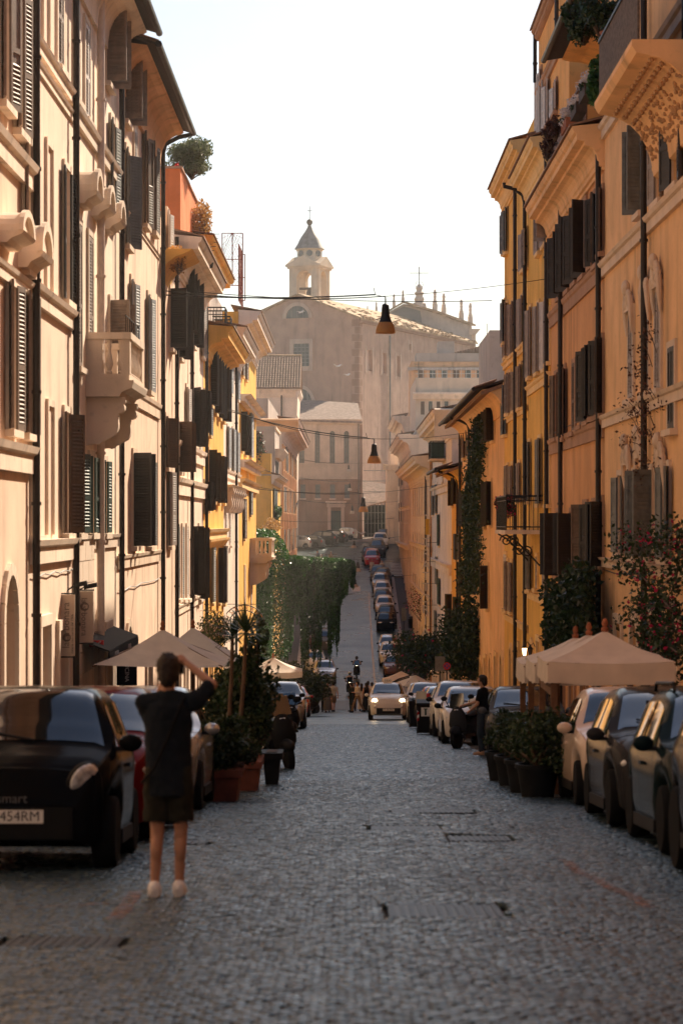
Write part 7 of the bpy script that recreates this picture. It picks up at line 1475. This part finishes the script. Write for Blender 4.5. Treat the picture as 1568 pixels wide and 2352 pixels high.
t = thing('shop_sign', 'small red square sign on the house behind the banners', 'sign', W(222,1477,50)); a = W(205,1471,50); b_ = W(238,1486,50); mb = MB(); mb.box(a.x,b_.x,50,50.05,b_.z,a.z); mb.build('board', mat('sign_red',(.5,.012,.02),.5,.05), t); mb = MB(); q = W(225,1479,50); mb.tube([q+Vector((-.05,-.01,-.06)), q+Vector((0,-.01,0)), q+Vector((.06,-.01,.05))], .012, 5); mb.build('mark', WHTC, t)
# lamps on brackets above the banners
for k, (px, py, d) in enumerate(((185,1342,47.2),(208,1346,48.6))):
    p = W(px,py,d); t = thing('sign_lamp', ('left','right')[k]+' black floodlight above the osteria banners', 'lamp', p, (0,0,0), 'floodlights over the banners'); mb = MB(); mb.obox(p, (.26,.16,.09), Matrix.Rotation(R(-12),3,'Y')); mb.build('head', IRON, t); mb = MB(); mb.tube([p+Vector((-.08,0,0)), Vector((XL,d,p.z-.12))], .015, 6); mb.build('arm', IRON, t)
# arched RISTORANTE sign
SG = mat('sign_amber', (.62,.24,.04), .5, .1, 5); t = thing('arched_sign', 'arched iron sign spelling ristorante in amber letters', 'sign', W(560,1430,110)); d = 110.0; s = F/d; C = W(560,1433,d); rx, rz = 47.5/s, 43/s
for f_, nm in ((1.0,'outer_arc'),(.72,'inner_arc')):
    mb = MB(); mb.tube([C+Vector((rx*f_*math.cos(q),0,rz*f_*math.sin(q))) for q in np.linspace(0,math.pi,20)], .022, 6); mb.build(nm, IRON, t)
mb = MB(); mb.tube([W(500,1388,d), W(588,1388,d)], .015, 5); mb.tube([C+Vector((-rx,0,0)), C+Vector((rx,0,0))], .012, 5); mb.tube([W(500,1388,d), Vector((XL,d,W(500,1388,d).z))], .02, 5); mb.build('bracket', IRON, t)
for k, chx in enumerate('RISTORANTE'):
    q = math.pi*(.955-.91*k/9); p = C+Vector((rx*.855*math.cos(q), -.03, rz*.855*math.sin(q))); link(text_me(chx, .27, .015, SG), 'letter', t, loc=p, rot=(R(90), -(q-math.pi/2), 0))
# vertical TRATTORIA sign
LET = mat('sign_letter', (.50,.47,.45), .5, .05); d = 157.0; t = thing('vertical_sign', 'vertical trattoria sign of pale standing letters', 'sign', W(978,1463,d))
mb = MB(); a, b_ = W(987,1232,d), W(987,1468,d); mb.tube([a, b_], .03, 6); a2, b2 = W(969,1232,d), W(967,1468,d); mb.tube([W(978,1232,d+.1), W(976,1468,d+.1)], .02, 6)
for py in (1246,1290,1340,1390,1440): mb.tube([W(975,py,d+.1), Vector((XR,d,W(975,py,d).z))], .015, 5)
mb.build('frame', IRON, t)
for k, (chx, y) in enumerate(zip('TRATTORIA', (345,475,605,730,857,985,1112,1240,1372))): link(text_me(chx, .78, .03, LET), 'letter', t, loc=W(861.2+.2014*(582-k*1.5), 1177+.2014*y, d), rot=(R(90),0,0))
# hanging street lamps on span wires
LAMPY = mat('lamp_amber_shade', (.62,.36,.13), .45, .08, 4, trans=.45); LAMPW = mat('lamp_white_shade', (.62,.52,.44), .45, .08, 4, trans=.4)
def cat_pts(a, b_, sag, n=14): a, b_ = Vector(a), Vector(b_); return [a.lerp(b_, i/n)-Vector((0,0,sag*4*(i/n)*(1-i/n))) for i in range(n+1)]
def street_lamp(label, px, py_top, py_bot, d, size, ly, ry, m=LAMPY, wire=True, sag=.25):
    top, bot = W(px,py_top,d), W(px,py_bot,d); h = top.z-bot.z; r = size/2; t = thing('street_lamp', label, 'street lamp', bot, (0,0,0), 'hanging street lamps')
    mb = MB(); mb.lathe([(r*.20,h),(r*.34,h*.96),(r*.40,h*.80),(r*.42,h*.62),(r*.55,h*.46),(r*.66,h*.37)], bot, 18); mb.build('hood', IRON, t, True)
    mb = MB(); mb.lathe([(r*.66,h*.37),(r*.86,h*.24),(r*.97,h*.10),(r,0),(r*.97,.0),(r*.9,h*.1),(r*.62,h*.36)], bot, 20); mb.build('shade', m, t, True)
    mb = MB(); mb.tube([top, top+Vector((0,0,h*.22))], .02, 6); mb.tube([top+Vector((0,0,h*.22)), top+Vector((-.3,0,h*.30)), top+Vector((-.36,0,h*.55))], .012, 5); mb.build('hanger', IRON, t)
    if wire:
        w = thing('span_wire', 'thin wire holding the '+label, 'cable', top, (0,0,0), 'street lamp wires'); j = top+Vector((0,0,h*.25)); L_ = Vector((XL,d,W(px,ly,d).z)); R_ = Vector((XR,d,W(px,ry,d).z)); mb = MB(); mb.tube(cat_pts(L_, j, sag), .016, 5); mb.build('left_wire', IRON, w); mb = MB(); mb.tube(cat_pts(j, R_, sag*.4), .010, 5); mb.build('right_wire', IRON, w)
        mb = MB(); L2 = L_-Vector((0,0,.12)); mb.tube(cat_pts(L2, j+Vector((-.3,0,.05)), sag*.6), .022, 5); mb.build('power_cable', IRON, w)
street_lamp('largest bell street lamp high before the church roof', 885, 697, 765, 73, .60, 668, 640, sag=.15)
street_lamp('second bell street lamp before the church flank', 859, 1019, 1064, 104, .60, 930, 985, sag=.35)
street_lamp('third bell street lamp over the scaffolding', 834, 1142, 1176, 146, .60, 1118, 1110, sag=.2)
for k, (px, a, b_, d, w) in enumerate(((821.5,1291,1313,222,.62),(813,1242,1259,262,.6),(814,1330,1349,208,.62),(800.5,1068,1083,290,.5),(803,1110,1127,285,.5),(808.6,1161,1180,280,.52))):
    street_lamp(('small white bell lamp low over the hill road','small bell lamp near the forecourt kerb','small bell lamp beside the ivy tip','tiny topmost bell lamp before the arched windows','tiny bell lamp between the arched windows and door','tiny bell lamp right of the church door')[k], px, a, b_, d, w, a-14, a-10, LAMPW, True, .2)
# loose cables
for k, (x0, y0, x1, y1, d, sg, lab) in enumerate(((300,668,1130,690,82,.15,'long thin cable above the first lamp'),(590,1195,905,1190,180,.2,'thin cable crossing below the second cornice'),(640,1230,905,1235,230,.2,'low cable before the forecourt cars'))):
    a, b_ = W(x0,y0,d), W(x1,y1,d); a.x = max(a.x, XL); b_.x = min(b_.x, XR); mb = MB(); mb.tube(cat_pts(a, b_, sg), .014, 5); o = mb.build('cable', IRON); tag(o, lab, 'cable')
# bins
def bin_(label, x, y, stripes=True):
    g = gz(y); t = thing('wheelie_bin', label, 'bin', (x,y,g), (0,0,0), 'rubbish bins'); mb = MB(); mb.hexa([(x-.24,y-.22,g+.05),(x+.24,y-.22,g+.05),(x+.24,y+.25,g+.05),(x-.24,y+.25,g+.05),(x-.29,y-.30,g+.95),(x+.29,y-.30,g+.95),(x+.29,y+.30,g+.95),(x-.29,y+.30,g+.95)]); mb.build('tub', BLKP, t)
    mb = MB(); mb.hexa([(x-.31,y-.33,g+.952),(x+.31,y-.33,g+.952),(x+.31,y+.34,g+1.0),(x-.31,y+.34,g+1.0),(x-.29,y-.30,g+1.0),(x+.29,y-.30,g+1.0),(x+.27,y+.3,g+1.08),(x-.27,y+.3,g+1.08)]); mb.build('lid', BLKP, t)
    for s in (-1,1): mb = MB(); mb.tube([(x+s*.22,y+.2,g+.1),(x+s*.27,y+.2,g+.1)], .1, 12); mb.build('wheel', RUB, t, True)
    if stripes:
        for s in (-1,1):
            for k in range(5):
                z0 = g+.42+k*.095; mb = MB(); xx = x+s*.235; yy = y-.268-.0; mb.hexa([(xx-.03,yy-.012,z0),(xx+.03,yy-.012,z0+.04),(xx+.03,yy+.03,z0+.04),(xx-.03,yy+.03,z0),(xx-.03,yy-.018,z0+.09),(xx+.03,yy-.018,z0+.13),(xx+.03,yy+.03,z0+.13),(xx-.03,yy+.03,z0+.09)]); mb.build('stripe', REDP if k % 2 == 0 else PLATE, t)
        mb = MB(); mb.hexa([(x-.14,y-.285,g+.58),(x+.14,y-.285,g+.58),(x+.14,y-.2,g+.58),(x-.14,y-.2,g+.58),(x-.14,y-.305,g+.86),(x+.14,y-.305,g+.86),(x+.14,y-.2,g+.86),(x-.14,y-.2,g+.86)]); mb.build('notice', PLATE, t); mb = MB(); mb.box(x-.03,x+.03,y-.31,y-.30,g+.62,g+.80); mb.box(x-.06,x+.06,y-.311,y-.301,g+.801,g+.83); mb.build('notice_mark', mat('dark_green',(.02,.06,.05),.6,0), t)
bin_('dark wheelie bin with red and white stripes beside the parked cars', 2.5, 77.2); bin_('plain dark bin just behind the striped one', 2.55, 88.5, False)
g = gz(219); p = pat(944, 219); t = thing('litter_bin', 'round cast iron litter bin on the hill pavement', 'bin', (p[0],219,g+.13)); mb = MB(); mb.lathe([(.22,.13),(.26,.2),(.27,.9),(.31,.95),(.31,1.0),(.2,1.05)], (p[0],219,g), 16); mb.build('drum', IRON, t, True); mb = MB(); mb.lathe([(.26,1.06),(.24,1.14),(.08,1.22)], (p[0],219,g), 16); mb.build('lid', IRON, t, True)
# sign panels on posts
for lab, px, py0, py1, wd, d, rnd in (('dark rectangular notice panel on a post beside the right trees', 1010, 1508, 1541, .42, 104, False),('dark sign panel on a thin pole on the hill pavement', 927, 1396, 1426, .42, 215, False)):
    a, b_ = W(px,py0,d), W(px,py1,d); g = gz(d)+.13; t = thing('sign_post', lab, 'sign', (a.x,d,g)); mb = MB(); mb.box(a.x-wd/2,a.x+wd/2,d,d+.05,b_.z,a.z); mb.build('panel', SH['k'], t); mb = MB(); mb.tube([(a.x,d+.08,g),(a.x,d+.08,a.z)], .03, 8); mb.build('pole', IRON, t, True)
a = W(1026,1530,104); t = thing('no_parking_sign', 'round red and blue no-parking sign beside the notice panel', 'sign', (a.x,104,gz(104)+.13)); mb = MB(); M = Matrix.Rotation(R(90),3,'X'); mb.lathe([(.16,0),(.16,.02)], a, 18, M=M); mb.build('disc', mat('sign_red',(.5,.012,.02)), t); mb = MB(); mb.lathe([(.12,.021),(.12,.028)], a, 18, M=M); mb.build('field', mat('sign_blue',(.02,.06,.25),.5,0), t); mb = MB(); mb.obox(a+Vector((0,-.032,0)), (.25,.006,.035), Matrix.Rotation(R(45),3,'Y')); mb.obox(a+Vector((0,-.034,0)), (.25,.005,.034), Matrix.Rotation(R(-45),3,'Y')); mb.build('cross_bars', mat('sign_red',(.5,.012,.02)), t); mb = MB(); mb.tube([(a.x,104.08,gz(104)+.13),(a.x,104.08,a.z+.1)], .03, 8); mb.build('pole', IRON, t, True)
# wall lanterns
GLOW = mat('lantern_glow', (.9,.7,.4), .4, 0, emit=((1,.62,.28),4.0))
for lab, px, py, d in (('lit wall lantern left on the yellow house', 1204, 1496, 79),('dark wall lantern right on the yellow house', 1217, 1499, 77),('small lit wall lamp by the notice panel', 989, 1536, 150)):
    p = W(px,py,d); t = thing('wall_lantern', lab, 'lantern', p, (0,0,0), 'wall lanterns'); mb = MB(); mb.lathe([(.05,-.14),(.09,.10)], p, 6); mb.build('glass', GLOW if 'lit' in lab else GLASS, t); mb = MB(); mb.lathe([(.12,.10),(.04,.20),(.015,.26)], p, 6); mb.tube([p+Vector((0,0,.2)), p+Vector((.1,0,.3)), Vector((XR,d,p.z+.1))], .015, 6); mb.build('bracket', IRON, t)
# flag
t = thing('flag', 'tricolour flag of blue, white and red on the orange palazzo', 'flag', W(668,1150,258)); d = 258; s = F/d
V = []; Q = []; MI = []
n1, n2 = 9, 12
for i in range(n1+1):
    for j in range(n2+1):
        u, v = i/n1, j/n2; px = 684-16*u-6*v*(1-u)-4*v; py = 1153+u*8+v*(30+26*u); V.append(tuple(W(px,py,d)+Vector((0,.25*math.sin(u*9+v*3),0))))
for i in range(n1):
    for j in range(n2): w = i*(n2+1)+j; Q.append((w,w+1,w+n2+2,w+n2+1)); MI.append(0 if i < 3 else (1 if j < 7 else 2))
link(npmesh('cloth', V, Q, [mat('flag_blue',(.05,.10,.24),.8,.05), mat('flag_white',(.62,.55,.5),.8,.05), mat('flag_red',(.60,.05,.02),.8,.05,trans=.3)], MI, True), 'cloth', t); mb = MB(); mb.tube([Vector((XL,d,W(690,1168,d).z-.4)), W(684,1150,d)], .04, 6); mb.build('pole', IRON, t)
# gulls
for k, (px, py, d, sp, lab) in enumerate(((690,717,286,.95,'gull crossing the church lunette'),(776,841,286,1.0,'gull before the church wall'),(797,861,286,.85,'lowest gull before the church wall'),(831,1226,262,.9,'gull gliding over the forecourt kerb'))):
    p = W(px,py,d); t = thing('seagull', lab, 'gull', p, (0,0,0), 'gulls in flight'); GW = mat('gull_white',(.70,.68,.66),.8,.05); mb = MB(); mb.ball(p, (.26*sp,.1,.085), 12, 8, M=Matrix.Rotation(R(-18+12*k),3,'Y')); mb.ball(p+Vector((.25*sp,0,.06)), .07, 8, 6); mb.build('body', GW, t, True)
    for s_ in (-1,1):
        mb = MB(); r0 = p+Vector((0,0,.03)); q1 = p+Vector((s_*.30*sp+.02,.15*s_,.22*sp if s_ > 0 else .10)); q2 = p+Vector((s_*.55*sp,.3*s_,.10*sp if s_ > 0 else .02+.25*(k%2))); vs = [r0+Vector((.09,0,0)), r0-Vector((.10,0,0)), q1-Vector((.09,0,.01)), q1+Vector((.06,0,0)), q2]; mb.add([v+Vector((0,0,o)) for o in (0,.018) for v in vs], [(0,1,2,3),(3,2,4),(5,8,7,6),(8,9,7),(0,3,8,5),(3,4,9,8),(4,2,7,9),(2,1,6,7)]); mb.build('wing', GW, t, True)
# aerials
for lab, px, py0, py1, d in (('thin television aerial on the pale terrace roof', 1118, 742, 812, 250),('tall thin mast on the terraced penthouse', 961, 830, 1015, 236),('roof aerial on the palazzo beside the dry plant', 478, 528, 560, 94)):
    a, b_ = W(px,py0,d), W(px,py1,d); t = thing('aerial', lab, 'aerial', b_, (0,0,0), 'roof aerials'); mb = MB(); mb.tube([b_, a], .03, 6); mb.build('mast', IRON, t); mb = MB()
    for k in range(5): z = a.z-.15-k*.16; mb.tube([(a.x-.45+.05*k,d,z),(a.x+.45-.05*k,d,z)], .012, 4)
    mb.build('elements', IRON, t)
# mustard banner boxes by the corner house, awning stripes
p = W(980,1210,176); t = thing('yellow_sign_box', 'bright yellow projecting sign box above the trattoria letters', 'sign', p); mb = MB(); a, b_ = W(977,1192,176), W(990,1228,176); mb.box(a.x,b_.x,176,176.4,b_.z,a.z); mb.build('box', mat('sign_yellow',(.70,.34,.02),.5,.05), t); mb = MB(); mb.tube([W(990,1195,176.2), Vector((XR,176.2,W(990,1195,176).z))], .03, 5); mb.build('bracket', IRON, t)
